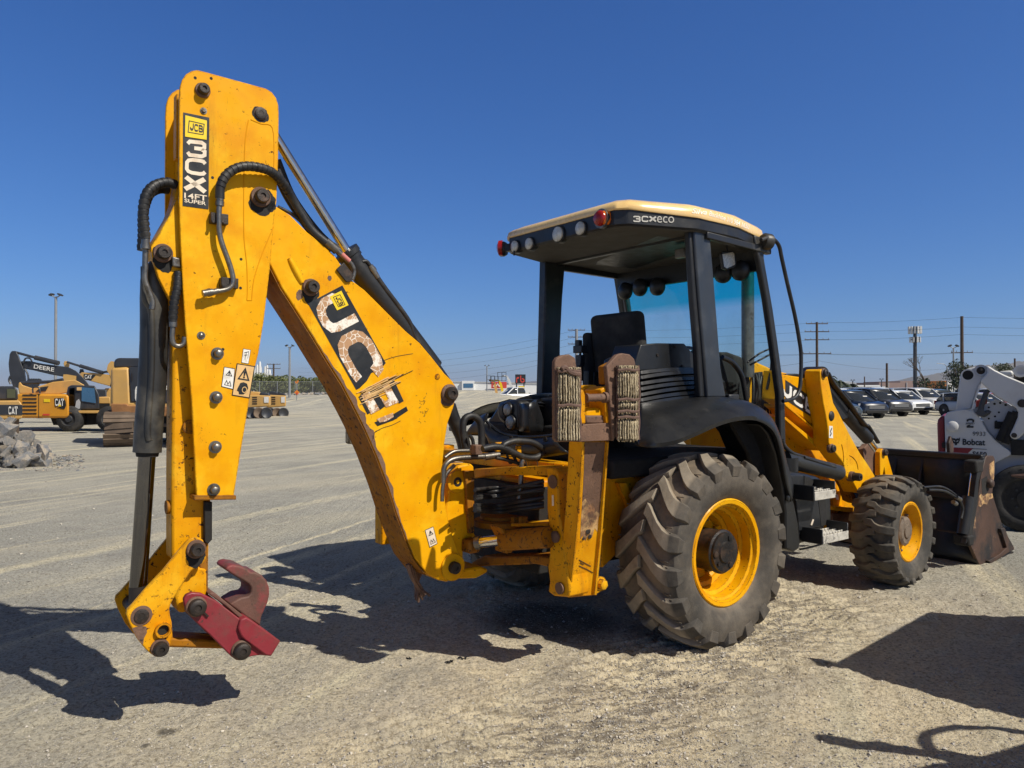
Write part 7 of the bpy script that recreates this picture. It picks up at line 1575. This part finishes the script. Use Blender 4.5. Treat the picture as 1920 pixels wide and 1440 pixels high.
# ---- auction sign, lifts, pickup, small loader
sg = thing('pylon_sign', 'black square sign on posts with red letters', 'sign', base(976, 120)); Y = 120
fc = Bp('sign_face', rect(966, 702, 985.5, 719), Y, .4, 'decal_black', sg)
bput('letter', norm([[(.12, 0), (.12, .55), (.3, .68), (.75, .68)]], .22), rect(968, 707, 973, 717.5), Y - .05, 'sign_red', fc); bput('letter', norm([[(0, 1.5), (0, .35), (.2, .05), (.6, 0), (.95, .2), (.95, .55), (.65, .75), (.3, .72)]], .24), rect(975.5, 704, 983.5, 717.5), Y - .05, 'sign_red', fc)
b = MB(); 
for x in (968.5, 982.5): p = atY(x, 719, Y); b.cyl((p.x, Y + .2, 0), (p.x, Y + .2, p.z), .10, seg=8)
b.build('sign_post', 'dark_grey', sg, world=True)
sg = thing('banner', 'yellow banner hung below the black pylon sign', 'banner', base(976, 118)); Bp('banner_face', rect(972, 724, 983, 730), 118, .1, 'logo_yellow', sg)
for i, (pts, mat, Y, lab) in enumerate([([(933, 746), (928, 721), (926, 715), (917, 713), (920, 712)], 'digger_yellow', 96, 'orange boom lift with its jib folded over, nearest the warehouse entrance'), ([(946, 746), (938, 718), (936, 714), (928, 713)], 'logo_yellow', 98, 'yellow boom lift beside the orange one'), ([(960, 728), (953, 711), (951, 706), (944, 704), (941, 706)], 'offwhite', 90, 'white boom lift with a raised basket, left of the black sign')]):
    e = thing('boom_lift', lab, 'boom lift', base(pts[0][0], Y), group='boom lifts by the warehouse'); P_ = [atY(x, y, Y) for x, y in pts]
    b = MB()
    for a, c_ in zip(P_[:-1], P_[1:]): b.beam(a, c_, .32 if a == P_[0] else .2, .32 if a == P_[0] else .2, up=(0, 1, 0))
    b.build('boom', mat, e, world=True); bx = P_[-1]; b = MB()
    for dx in (-.5, 0, .5):
        for dy in (-.3, .3): b.cyl(bx + Vector((dx, dy, -.5)), bx + Vector((dx, dy, .5)), .03, seg=5)
    for dz in (-.5, 0, .5): b.box(bx + Vector((0, 0, dz)), (1.05, .65, .04))
    b.build('basket', 'dark_grey', e, world=True)
    Bp('turntable', rect(pts[0][0] - 8, 738, pts[0][0] + 7, 744), Y - .4, 1.2, mat if i < 2 else 'dark_grey', e, .05); q = base(pts[0][0], Y)
    MB().box((0, 0, .55), (2.0, 1.6, .4)).build('chassis', 'dark_grey', e)
    for dx in (-.7, .7): MB().cyl((dx, -.9, .38), (dx, -.6, .38), .38, seg=14).build('wheel', 'rubber_plain', e)
def simple_wheel(c, r, w, ax, par, rim='body_silver'):
    t = MB().lathe(Vector(c) - Vector(ax) * w / 2, ax, [(r * .62, 0), (r * .95, 0), (r, w * .15), (r, w * .85), (r * .95, w), (r * .62, w)], 20).build('tyre', 'rubber_plain', par); MB().lathe(Vector(c) - Vector(ax) * w * .3, ax, [(.0001, 0), (r * .62, 0), (r * .62, w * .6), (r * .5, w * .72), (r * .2, w * .6), (.0001, w * .7)], 14).build('rim', rim, t)
def car_loft(st, b):
    """stations (x, half width low, half width high, z low, z high) joined by rounded sections"""
    rows = []
    for x, hl, hh, z0, z1 in st:
        r_ = min(.12, (z1 - z0) * .3); rows.append([Vector((x, -hl * .9, z0)), Vector((x, -hl, z0 + r_)), Vector((x, -hl, z0 + (z1 - z0) * .55)), Vector((x, -hh, z1 - r_ * .6)), Vector((x, -hh * .88, z1)), Vector((x, hh * .88, z1)), Vector((x, hh, z1 - r_ * .6)), Vector((x, hl, z0 + (z1 - z0) * .55)), Vector((x, hl, z0 + r_)), Vector((x, hl * .9, z0))])
    m = 10; vs = [p for r in rows for p in r]; fs = [(k * m + i, k * m + (i + 1) % m, (k + 1) * m + (i + 1) % m, (k + 1) * m + i) for k in range(len(rows) - 1) for i in range(m)]; fs += [tuple(range(m - 1, -1, -1)), tuple(range((len(rows) - 1) * m, len(rows) * m))]
    return b.add(vs, fs)
def suv(name, label, x, y, rz, paint, hgt=1.68, L_=4.6, group='cars parked in the row'):
    t = thing(name, label, 'car', (x, y, 0), rz, group); hw = .92; k = hgt / 1.68; f = L_ / 4.6
    body = car_loft([(-2.3 * f, .80, .78, .45, .95 * k), (-2.22 * f, .88, .84, .32, 1.02 * k), (-1.2 * f, .92, .86, .25, 1.06 * k), (.3 * f, .93, .88, .25, 1.06 * k), (1.2 * f, .93, .87, .25, 1.04 * k), (1.55 * f, .92, .84, .25, 1.00 * k), (2.05 * f, .90, .80, .27, .92 * k), (2.22 * f, .86, .76, .30, .86 * k), (2.30 * f, .78, .70, .34, .76 * k)], MB()).build('body', paint, t, sharp=30)
    car_loft([(-2.18 * f, .78, .62, 1.0 * k, 1.28 * k), (-1.95 * f, .80, .66, 1.0 * k, 1.58 * k), (-1.2 * f, .82, .68, 1.0 * k, 1.64 * k), (-.2 * f, .82, .69, 1.0 * k, 1.66 * k), (.45 * f, .82, .68, 1.0 * k, 1.60 * k), (1.30 * f, .80, .72, 1.0 * k, 1.04 * k)], MB()).build('windows', 'car_glass_solid', t, sharp=30)
    car_loft([(-2.05 * f, .66, .60, 1.52 * k, 1.60 * k), (-1.2 * f, .69, .62, 1.61 * k, hgt), (-.2 * f, .70, .63, 1.63 * k, hgt + .01), (.50 * f, .69, .62, 1.56 * k, 1.63 * k)], MB()).build('roof', paint, t, sharp=30)
    b = MB()
    for s_ in (-1, 1):
        b.beam((1.30 * f, s_ * .82, 1.02 * k), (.47 * f, s_ * .70, 1.60 * k), .06, .08); b.beam((-.25 * f, s_ * .86, 1.02 * k), (-.25 * f, s_ * .72, 1.62 * k), .07, .10); b.beam((-1.5 * f, s_ * .86, 1.02 * k), (-1.7 * f, s_ * .70, 1.60 * k), .07, .16)
    b.build('pillar', paint, t)
    for s_ in (-1, 1):
        MB().box((.95 * f, s_ * 1.0, 1.08 * k), (.12, .20, .15)).build('wing_mirror', paint, t, .03)
        MB().prism([Vector((2.10 * f, s_ * .56, .83 * k)), Vector((1.86 * f, s_ * .885, .86 * k)), Vector((1.90 * f, s_ * .90, .74 * k)), Vector((2.27 * f, s_ * .60, .70 * k))], (.035, s_ * .01, .02)).build('headlight', 'headlamp', t, .01)
        MB().box((-2.24 * f, s_ * .78, .95 * k), (.08, .2, .25)).build('tail_light', 'lamp_red', t, .02)
    g = MB().box((2.28 * f, 0, .66 * k), (.06, 1.05, .22)).build('grille', 'dark', t, .02); b = MB()
    for j in range(3): b.box((2.315 * f, 0, (.60 + .06 * j) * k), (.02, 1.0, .018))
    b.build('grille_bar', 'body_silver', g); MB().box((2.29 * f, 0, .40 * k), (.08, 1.4, .16)).build('bumper_intake', 'dark', t, .03)
    for sx in (1.42 * f, -1.40 * f):
        for s_ in (-1, 1):
            MB().lathe((sx, s_ * .70, .35), (0, s_, 0), [(.40, 0), (.40, .235)], 20).build('wheel_arch', 'dark', t); c_ = (sx, s_ * .83, .34)
            w_ = MB().lathe(Vector(c_) - Vector((0, s_ * .1, 0)), (0, s_, 0), [(.0001, 0), (.34, 0), (.345, .03), (.345, .19), (.32, .215), (.22, .215)], 20).build('wheel', 'rubber_plain', t); MB().lathe(Vector(c_) - Vector((0, s_ * .0, 0)), (0, s_, 0), [(.22, 0), (.225, .11), (.18, .09), (.05, .12), (.0001, .12)], 14).build('rim', 'body_silver', w_)
    pb = MB().add([Vector((1.0 * f, .18, 1.235 * k)), Vector((1.0 * f, .45, 1.235 * k)), Vector((.88 * f, .45, 1.32 * k)), Vector((.88 * f, .18, 1.32 * k))], [(0, 1, 2, 3)]).build('window_card', 'white', t)
    return t
s = NT('headlamp_glass'); s.col(s.mix(s.ramp(s.noise(14, 2), .4, .6), (.75, .76, .78), (.25, .26, .28))); s.rough(.12); M['headlamp'] = s.m
s = NT('dark_car_glass'); s.col(s.mix(.5, (.02, .024, .028), (.03, .034, .038))); s.rough(.06); s.p.inputs['Specular IOR Level'].default_value = .8; M['car_glass_solid'] = s.m
hd = Vector((.22, -.975, 0)); lf_ = Vector((.975, .22, 0)); rz = math.atan2(hd.y, hd.x)
for wx, wy, paint, hgt, lab in ((1647.7, 783.5, 'body_navy', 1.62, 'dark navy SUV in front of the row, nearest the loader arm'), (1692.5, 780.2, 'body_grey', 1.72, 'charcoal SUV with chrome grille beside the navy one'), (1732, 776.9, 'body_white', 1.6, 'white crossover with black grille in the middle of the row'), (1769, 773.6, 'body_cream', 1.76, 'cream white boxy SUV second from the right end'), (1800, 770.2, 'body_slate', 1.66, 'blue grey SUV at the right end, half behind the skid steer'), (1597, 789, 'body_slate', 1.55, 'dark silver car mostly hidden by the loader arm hose')):
    g = gnd(wx, wy); c_ = g - hd * 1.42 - lf_ * .83; suv('parked_car', lab, c_.x, c_.y, rz, paint, hgt)
protos = {}
labs2 = ['white car roof behind the navy SUV', 'white SUV in the second row near the pink building', 'black car in the second row behind the charcoal SUV', 'white van like car in the second row below the tower', 'silver car in the second row behind the cream SUV', 'white SUV in the back row right of the tower', 'dark car in the back row behind the slate SUV', 'white car in the back row near the twin lamp']
for i in range(8):
    g0 = gnd(1600, 774); q = g0 + Vector((1, 1, 0)) * 3.05 * i + Vector((.2 * (i % 3), 1.5, 0)); q = q + Vector((-3.2, 6.5, 0)) * .9
    suv('parked_car', labs2[i], q.x, q.y, rz, ['body_white', 'body_white', 'body_navy', 'body_white', 'body_silver', 'body_white', 'body_grey', 'body_white'][i], 1.75 + .06 * (i % 3), 4.7, 'cars parked in the second row')
for i, (px, Yc, pt, lab) in enumerate(((1856, 48, 'body_red', 'red sedan seen through the skid steer arms'), (1826, 46, 'body_silver', 'silver sedan behind the skid steer lift arm'), (1840, 60, 'body_grey', 'grey car behind the red sedan'), (1745, 84, 'body_red', 'red car roof in the back row'), (1880, 55, 'body_white', 'white car behind the skid steer at the right edge'))):
    p = atY(px, 730, Yc); suv('parked_car', lab, p.x, p.y, rz, pt, 1.45 if i < 2 else 1.7, 4.5, 'cars behind the skid steer')
# white pickup
t = thing('pickup_truck', 'white pickup truck parked beyond the black lamp pod', 'pickup truck', base(962, 82), R(205)); 
car_loft([(-2.9, .9, .85, .55, 1.15), (-.9, .95, .9, .5, 1.18), (1.0, .95, .9, .5, 1.15), (2.3, .93, .86, .5, 1.08), (2.8, .88, .8, .55, .95)], MB()).build('body', 'body_white', t); car_loft([(-1.1, .85, .75, 1.1, 1.6), (-.9, .86, .76, 1.1, 1.85), (.3, .86, .76, 1.1, 1.84), (1.15, .85, .8, 1.08, 1.15)], MB()).build('windows', 'car_glass_solid', t); car_loft([(-1.1, .78, .7, 1.78, 1.86), (.35, .78, .7, 1.78, 1.88)], MB()).build('roof', 'body_white', t)
MB().beam((.3, -.8, 1.84), (1.15, -.86, 1.12), .08, .1).beam((.3, .8, 1.84), (1.15, .86, 1.12), .08, .1).beam((-.1, .84, 1.84), (-.1, .9, 1.12), .08, .12).beam((-.1, -.84, 1.84), (-.1, -.9, 1.12), .08, .12).build('pillar', 'body_white', t)
for sx in (1.85, -1.75):
    for s_ in (-1, 1): simple_wheel((sx, s_ * .85, .40), .40, .26, (0, s_, 0), t)
# far small loader
t = thing('small_loader', 'small orange loader far away left of the white pickup', 'loader', base(914, 80)); Y = 80
Bp('body', [(905, 750), (915, 744), (926, 746), (930, 752), (928, 756), (906, 756)], Y, 1.5, 'digger_orange', t, .05); Bp('loader_arm', [(900, 752), (903, 750), (912, 756), (908, 759), (904, 756)], Y - .2, .3, 'digger_orange', t); Bp('bucket', [(896, 755), (900, 753), (904, 760), (896, 760)], Y - .2, 1.6, 'dark', t)
for px in (912, 925): c_ = atY(px, 755, Y); MB().cyl((c_.x, Y - .3, .33), (c_.x, Y + .1, .33), .33, seg=14).build('wheel', 'rubber_plain', t, world=True)
# distant yard clutter: low dark machines
for i, (x0, x1, ty, mat, lab) in enumerate(((905, 925, 737, 'dark_grey', 'dark parked machine left of the boom lifts'), (948, 966, 729, 'dark_grey', 'dark truck with flat roof below the white boom lift'), (984, 1008, 737, 'grey_panel', 'pale truck partly hidden by the black fender'), (1004, 1020, 733, 'window_blue', 'blue container at the right of the pickup'), (880, 892, 739, 'dark_grey', 'dark parked car before the warehouse entrance'), (862, 876, 737, 'grey_panel', 'pale grey truck left of the warehouse entrance'))):
    t = thing('parked_truck', lab, 'truck', base((x0 + x1) / 2, 100 + i)); Y = 100 + i; zb = atY(0, 747, Y).z
    w_ = x1 - x0; Bp('body', [(x0, 745), (x1, 745), (x1, ty + 2), (x0 + w_ * .85, ty), (x0 + w_ * .4, ty), (x0 + w_ * .3, ty + 3), (x0, ty + 4)], Y, 2, mat, t, .05)
    b = MB()
    for q in (.2, .8): p = atY(x0 + w_ * q, 745, Y); b.cyl((p.x, Y - .1, .42), (p.x, Y + .2, .42), .42, seg=12)
    b.build('wheel', 'rubber_plain', t, world=True)

# ---- white skid steer at the right edge
SKN = Vector((.53, .848, 0)).normalized(); SKA = -SKN; SKH = Vector((SKN.y, -SKN.x, 0))
def sY(px, py, Y):
    """point of the skid steer's side plane, pushed Y - 8.85 metres deeper"""
    r = ray(px, py); t = (10.5 + (Y - 8.85)) / r.dot(SKN); return Vector((r.x * t, r.y * t, H + r.z * t))
def sBp(name, pts, Y, d, mat, par, bevel=0): return MB().prism([sY(x, y, Y) for x, y in pts], SKN * d).build(name, mat, par, bevel, world=True)
def sput(name, vf, quad, Y, mat, par):
    vs, fs = place2d(vf, quad, lambda x, y: sY(x, y, Y)); return MB().add(vs, face_front(vs, fs, SKA)).build(name, mat, par, world=True, flat=True)

def ZB(pts): return [(1640 + x / 3.271, 660 + y / 3.271) for x, y in pts]
sk = thing('skid_steer_loader', 'white and red skid steer loader cut by the right picture edge', 'skid steer', tuple(sY(1900, 993, 9.3).xy) + (0,)); Y = 8.85
bd = sBp('side_panel', ZB([(428, 395), (445, 370), (500, 356), (560, 352), (600, 360), (635, 385), (660, 430), (690, 485), (730, 530), (790, 580), (838, 612), (838, 632), (740, 680), (735, 900), (520, 900), (437, 700)]), Y, .06, 'offwhite', sk, .01)
sBp('body', ZB([(440, 380), (900, 470), (1100, 470), (1100, 880), (440, 880)]), Y + .08, 1.5, 'grey_panel', sk, .02)
sBp('tailgate', ZB([(383, 440), (388, 415), (405, 395), (428, 390), (432, 500), (437, 900), (392, 900), (388, 600)]), Y + .02, 1.3, 'machine_red', sk, .03); sBp('tailgate_catch', ZB([(412, 558), (432, 552), (434, 590), (414, 586)]), Y - .01, .05, 'dark', sk)
sput('red_stripe', SQ, ZB([(455, 628), (560, 634), (605, 590), (470, 585)]), Y - .004, 'machine_red', bd)
tw_ = sBp('arm_tower', ZB([(497, 362), (508, 270), (518, 190), (528, 135), (545, 112), (575, 100), (625, 88), (660, 84), (684, 100), (690, 125), (672, 160), (645, 200), (625, 245), (607, 300), (592, 352)]), Y + .05, .16, 'offwhite', sk, .015)
for (zx, zy, r_, m_, cx) in ((572, 142, .058, 'dark', 1.28), (651, 114, .045, 'pin', 1.6)):
    p = sY(1640 + zx / 3.271, 660 + zy / 3.271, Y + .05); MB().lathe(p, SKA, [(r_ * cx, -.001), (r_ * cx, .012), (r_, .012), (r_, .004), (.0001, .004)], 24).build('pivot_ring' if m_ == 'dark' else 'pivot_pin', 'offwhite' if m_ == 'dark' else 'grey_panel', sk, world=True); MB().lathe(p, SKA, [(r_ * .98, .006), (.0001, .007 if m_ == 'dark' else .02)], 24, False).build('pivot_bore' if m_ == 'dark' else 'pivot_cap', m_, sk, world=True)
ar = sBp('lift_arm', ZB([(686, 84), (705, 90), (740, 112), (800, 142), (916, 190), (1100, 250), (1100, 420), (916, 500), (885, 530), (860, 538), (838, 528), (828, 508), (850, 465), (878, 400), (880, 370), (868, 345), (810, 308), (745, 272), (690, 225), (655, 190), (648, 175), (672, 150), (692, 125)]), Y - .05, .14, 'offwhite', sk, .015)
sBp('tower_side', ZB([(640, 200), (655, 190), (640, 240), (615, 300), (602, 350), (592, 352), (610, 295), (625, 245)]), Y - .02, .1, 'offwhite', sk)
for zx, zy, r_ in ((855, 511, .018), (905, 315, .03)):
    p = sY(1640 + zx / 3.271, 660 + zy / 3.271, Y - .05); MB().lathe(p, SKA, [(r_ * 1.6, 0), (r_ * 1.6, .012), (r_, .012), (r_, .03), (.0001, .03)], 14).build('pivot_pin', 'pin', sk, world=True)
sBp('inner_panel', ZB([(600, 352), (680, 322), (740, 290), (810, 312), (868, 348), (876, 400), (850, 470), (800, 570), (740, 530), (700, 480), (665, 420), (635, 380)]), Y + .06, .04, 'grey_panel', sk)
b = MB()
for zx, zy, r_ in ((735, 318, .014), (770, 312, .014), (803, 325, .014), (762, 370, .012), (738, 395, .012), (745, 425, .012), (700, 340, .012), (700, 378, .012), (700, 408, .012)):
    p = sY(1640 + zx / 3.271, 660 + zy / 3.271, Y + .06); b.lathe(p, SKA, [(r_, 0), (r_, .003)], 8)
b.build('drilled_hole', 'dark', sk, world=True)
sBp('dark_plate', ZB([(735, 425), (790, 428), (790, 472), (735, 470)]), Y + .03, .02, 'dark', sk); sBp('grille', ZB([(830, 540), (1100, 540), (1100, 640), (838, 632), (838, 600)]), Y - .01, .08, 'dark', sk)
b = MB(); b.cyl(sY(1640 + 765 / 3.271, 660 + 545 / 3.271, Y), sY(1640 + 845 / 3.271, 660 + 370 / 3.271, Y), .045); b.cyl(sY(1640 + 800 / 3.271, 660 + 560 / 3.271, Y), sY(1640 + 870 / 3.271, 660 + 365 / 3.271, Y), .04); b.build('lift_cylinder', 'dark', sk, world=True)
b = MB(); b.tube([sY(1640 + x / 3.271, 660 + y / 3.271, Y + .0) for x, y in ((690, 235), (672, 280), (655, 330), (652, 370), (670, 385), (690, 370), (705, 378))], .03, 8, 4).cyl(sY(1640 + 650 / 3.271, 660 + 372 / 3.271, Y - .03), sY(1640 + 650 / 3.271, 660 + 372 / 3.271, Y + .06), .045, seg=12); b.build('hose', 'dark_grey', sk, world=True)
sBp('tail_lamp', ZB([(620, 300), (660, 285), (690, 285), (690, 320), (650, 330), (620, 338)]), Y + .15, .08, 'machine_red', sk, .01)
cbn = sBp('cab', ZB([(840, 165), (870, 150), (916, 140), (1150, 140), (1150, 470), (880, 470)]), Y + .3, 1.0, 'dark', sk, .03); sBp('roof_hood', ZB([(760, 118), (840, 112), (855, 130), (845, 150), (800, 152)]), Y + .3, .5, 'offwhite', sk, .03)
p = sY(1640 + 893 / 3.271, 660 + 118 / 3.271, Y + .1); MB().lathe(p, SKA, [(.07, 0), (.07, .1), (.04, .1), (.04, .08), (.0001, .08)], 20).build('pivot_tube', 'offwhite', sk, world=True); sBp('rear_arm', ZB([(870, 92), (916, 88), (1100, 100), (1100, 160), (916, 150), (870, 135)]), Y + .14, .12, 'offwhite', sk, .02)
p = sY(1640 + 478 / 3.271, 660 + 455 / 3.271, Y); MB().lathe(p, SKA, [(.065, 0), (.065, .06), (.045, .075), (.0001, .075)], 20).build('fuel_cap', 'offwhite', bd, world=True)
bk_l = 'decal_black'
def T(txt, q, bold=.012, ital=0, mat=bk_l): return sput('lettering', text_polys(txt, bold, ital), ZB(q), Y - .006, mat, bd)
sput('letter', norm([[(.05, .72), (.12, .92), (.35, 1), (.65, 1), (.92, .88), (.92, .66), (.1, .05), (.1, 0), (1, 0)]], .26), ZB([(562, 465), (608, 465), (612, 408), (562, 408)]), Y - .006, bk_l, bd)
sput('speed_band', SQ, ZB([(556, 446), (612, 446), (614, 431), (558, 431)]), Y - .007, 'offwhite', bd); sput('lettering', text_polys('SPEED', .03, .2), ZB([(556, 444), (611, 444), (613, 433), (558, 433)]), Y - .009, bk_l, bd)
T('9933', [(601, 514), (679, 516), (680, 490), (601, 488)], .0); T('Bobcat', [(539, 570), (678, 574), (678, 536), (539, 532)], .03); T('S650', [(600, 636), (688, 642), (688, 614), (600, 608)], .03)
sBp('text_rule', ZB([(598, 592), (688, 596), (688, 598.5), (598, 594.5)]), Y - .005, .004, bk_l, bd)
hdp = [(.0, 1), (.12, .78), (.3, .82), (.5, .72), (.7, .82), (.88, .78), (1, 1), (.97, .55), (.85, .38), (.9, .25), (.7, .25), (.6, .05), (.5, 0), (.4, .05), (.3, .25), (.1, .25), (.15, .38), (.03, .55)]
sput('head_emblem', (hdp, [tuple(range(len(hdp)))]), ZB([(472, 572), (524, 574), (524, 520), (472, 518)]), Y - .006, bk_l, bd)
for ex_ in ([(.2, .6), (.42, .5), (.4, .42), (.25, .48)], [(.8, .6), (.58, .5), (.6, .42), (.75, .48)]): sput('emblem_eye', (ex_, [(0, 1, 2, 3)]), ZB([(472, 572), (524, 574), (524, 520), (472, 518)]), Y - .008, 'offwhite', bd)
for xx in (1926, 2130):
    c_ = sY(xx, 933, Y - .1); c_.z = .385; w_ = MB().lathe(c_ - SKA * .32, SKA, [(.2, 0), (.37, 0), (.385, .04), (.385, .28), (.37, .31), (.345, .325), (.25, .325), (.235, .31), (.22, .29), (.10, .29), (.10, .31), (.0001, .31)], 40).build('wheel', 'rubber_plain', sk, world=True)
    b = MB()
    for k in range(18): a = k * 2 * math.pi / 18; b.lathe(c_ + (SKH * math.cos(a) * .345 + Vector((0, 0, math.sin(a) * .345)) + SKA * .005), SKA, [(.012, 0), (.012, .003)], 8)
    b.build('tyre_hole', 'dark', w_).data.transform(XF[sk.name].inverted()); b = MB()
    for k in range(8): a = k * 2 * math.pi / 8; b.lathe(c_ + (SKH * math.cos(a) * .14 + Vector((0, 0, math.sin(a) * .14)) - SKA * .03), SKA, [(.014, 0), (.014, .02)], 6)
    b.build('wheel_nut', 'dark_grey', w_).data.transform(XF[sk.name].inverted())

# ---- unseen loader at right; bucket, rail and slab shaped to shade the ground
ld = thing('wheel_loader', 'unseen yellow wheel loader outside the right edge, its bucket shaped to shade the gravel', 'wheel loader', (7.2, 1.9, 0), math.atan2(2.0, -2.6))
def LW(x, y, z): return XF[ld.name].inverted() @ Vector((x, y, z))
b = MB(); b.prism([LW(4.06, 4.87, 1.14), LW(4.45, 4.80, 1.14), LW(5.6, 4.72, 1.14), LW(5.6, 3.1, 1.14), LW(3.62, 3.05, 1.14), LW(3.3, 3.35, 1.14), LW(2.92, 3.84, 1.14)], (0, 0, .10)).build('bucket', 'bucketrust', ld, .01)
MB().prism([LW(4.9, 4.78, 1.22), LW(5.3, 4.76, 1.7), LW(5.6, 4.74, 1.7), LW(5.6, 4.74, 1.22)], LW(0, -1.6, 0) - LW(0, 0, 0)).build('bucket_back', 'bucketrust', ld, .01)
MB().tube([LW(2.92, 3.84, 1.19), LW(2.66, 3.98, 1.19)], lambda q: .05 * (1.1 - q), 8).build('bucket_tooth', 'bucketrust', ld)
MB().tube([LW(2.46, 2.92, 1.2), LW(2.8, 2.80, 1.22), LW(3.4, 2.62, 1.2), LW(4.2, 2.6, 1.2), LW(5.2, 3.0, 1.2)], .05, 8, 4).tube([LW(2.9, 2.74, 1.2), LW(3.05, 2.92, 1.3), LW(3.4, 2.98, 1.3), LW(3.8, 2.72, 1.2)], .022, 8, 5).build('shadow_rail', 'yellow_worn', ld)
MB().prism([LW(2.60, 2.60, 1.18), LW(3.1, 2.73, 1.18), LW(3.45, 2.88, 1.18), LW(5.0, 2.9, 1.18), LW(5.0, 1.7, 1.18), LW(2.7, 1.7, 1.18)], (0, 0, .06)).build('shadow_slab', 'yellow_worn', ld, .01)
for v_ in (-.5, .5): MB().beam((2.0, v_, 1.15), (.6, v_, 1.9), .14, .3).build('loader_arm', 'yellow_worn', ld, .02)
MB().box((-.2, 0, 1.3), (2.4, 1.3, .9)).build('body', 'yellow_worn', ld, .08); cbn = MB().box((-.3, 0, 2.3), (1.2, 1.2, 1.2)).build('cab', 'car_glass_solid', ld, .05); MB().box((-.3, 0, 2.95), (1.3, 1.3, .12)).build('cab_roof', 'yellow_worn', cbn, .04)
for dx in (.95, -1.1):
    for v_ in (-.95, .95): simple_wheel((dx, v_, .65), .65, .45, (0, 1 if v_ > 0 else -1, 0), ld, 'yellow_worn')

# ---- hills and air
def ridge(name, pts, Y, d):
    rows = []; rnd = random.Random(3)
    P0 = [atY(x, y, Y) for x, y in pts]; P0 = spline(P0, 10)
    for i, p in enumerate(P0):
        z = max(2, p.z + rnd.uniform(-.035, .035) * p.z); rows.append([Vector((p.x, Y - d, -5)), Vector((p.x, Y - d * .45, z * .42 + rnd.uniform(-.05, .05) * z)), Vector((p.x, Y, z)), Vector((p.x, Y + d, -5))])
    tag(MB().grid(rows).build(name, 'hill', sharp=80), kind='structure')
ridge('hills', [(1380, 722), (1480, 716), (1600, 718), (1680, 714), (1715, 706), (1740, 704), (1775, 696), (1800, 688), (1830, 686), (1870, 684), (1900, 680), (1940, 675), (2050, 672), (2200, 690), (2400, 720)], 6000, 900)
ridge('far_hills', [(700, 724), (900, 720), (1040, 712), (1100, 704), (1180, 690), (1215, 684), (1250, 692), (1300, 700), (1380, 706), (1450, 712), (1560, 720)], 9000, 1200)
HAZE = True
if HAZE:
    hz = MB().box((0, 5500, 134), (18000, 12000, 280)); hm = bpy.data.materials.new('haze_air'); hm.use_nodes = True; nt = hm.node_tree; nt.nodes.clear(); vo = nt.nodes.new('ShaderNodeVolumePrincipled'); oo = nt.nodes.new('ShaderNodeOutputMaterial')
    vo.inputs['Density'].default_value = .00007; vo.inputs['Color'].default_value = (.72, .84, 1, 1); vo.inputs['Anisotropy'].default_value = .3; nt.links.new(vo.outputs[0], oo.inputs['Volume']); tag(hz.build('haze', hm, flat=True), kind='stuff')
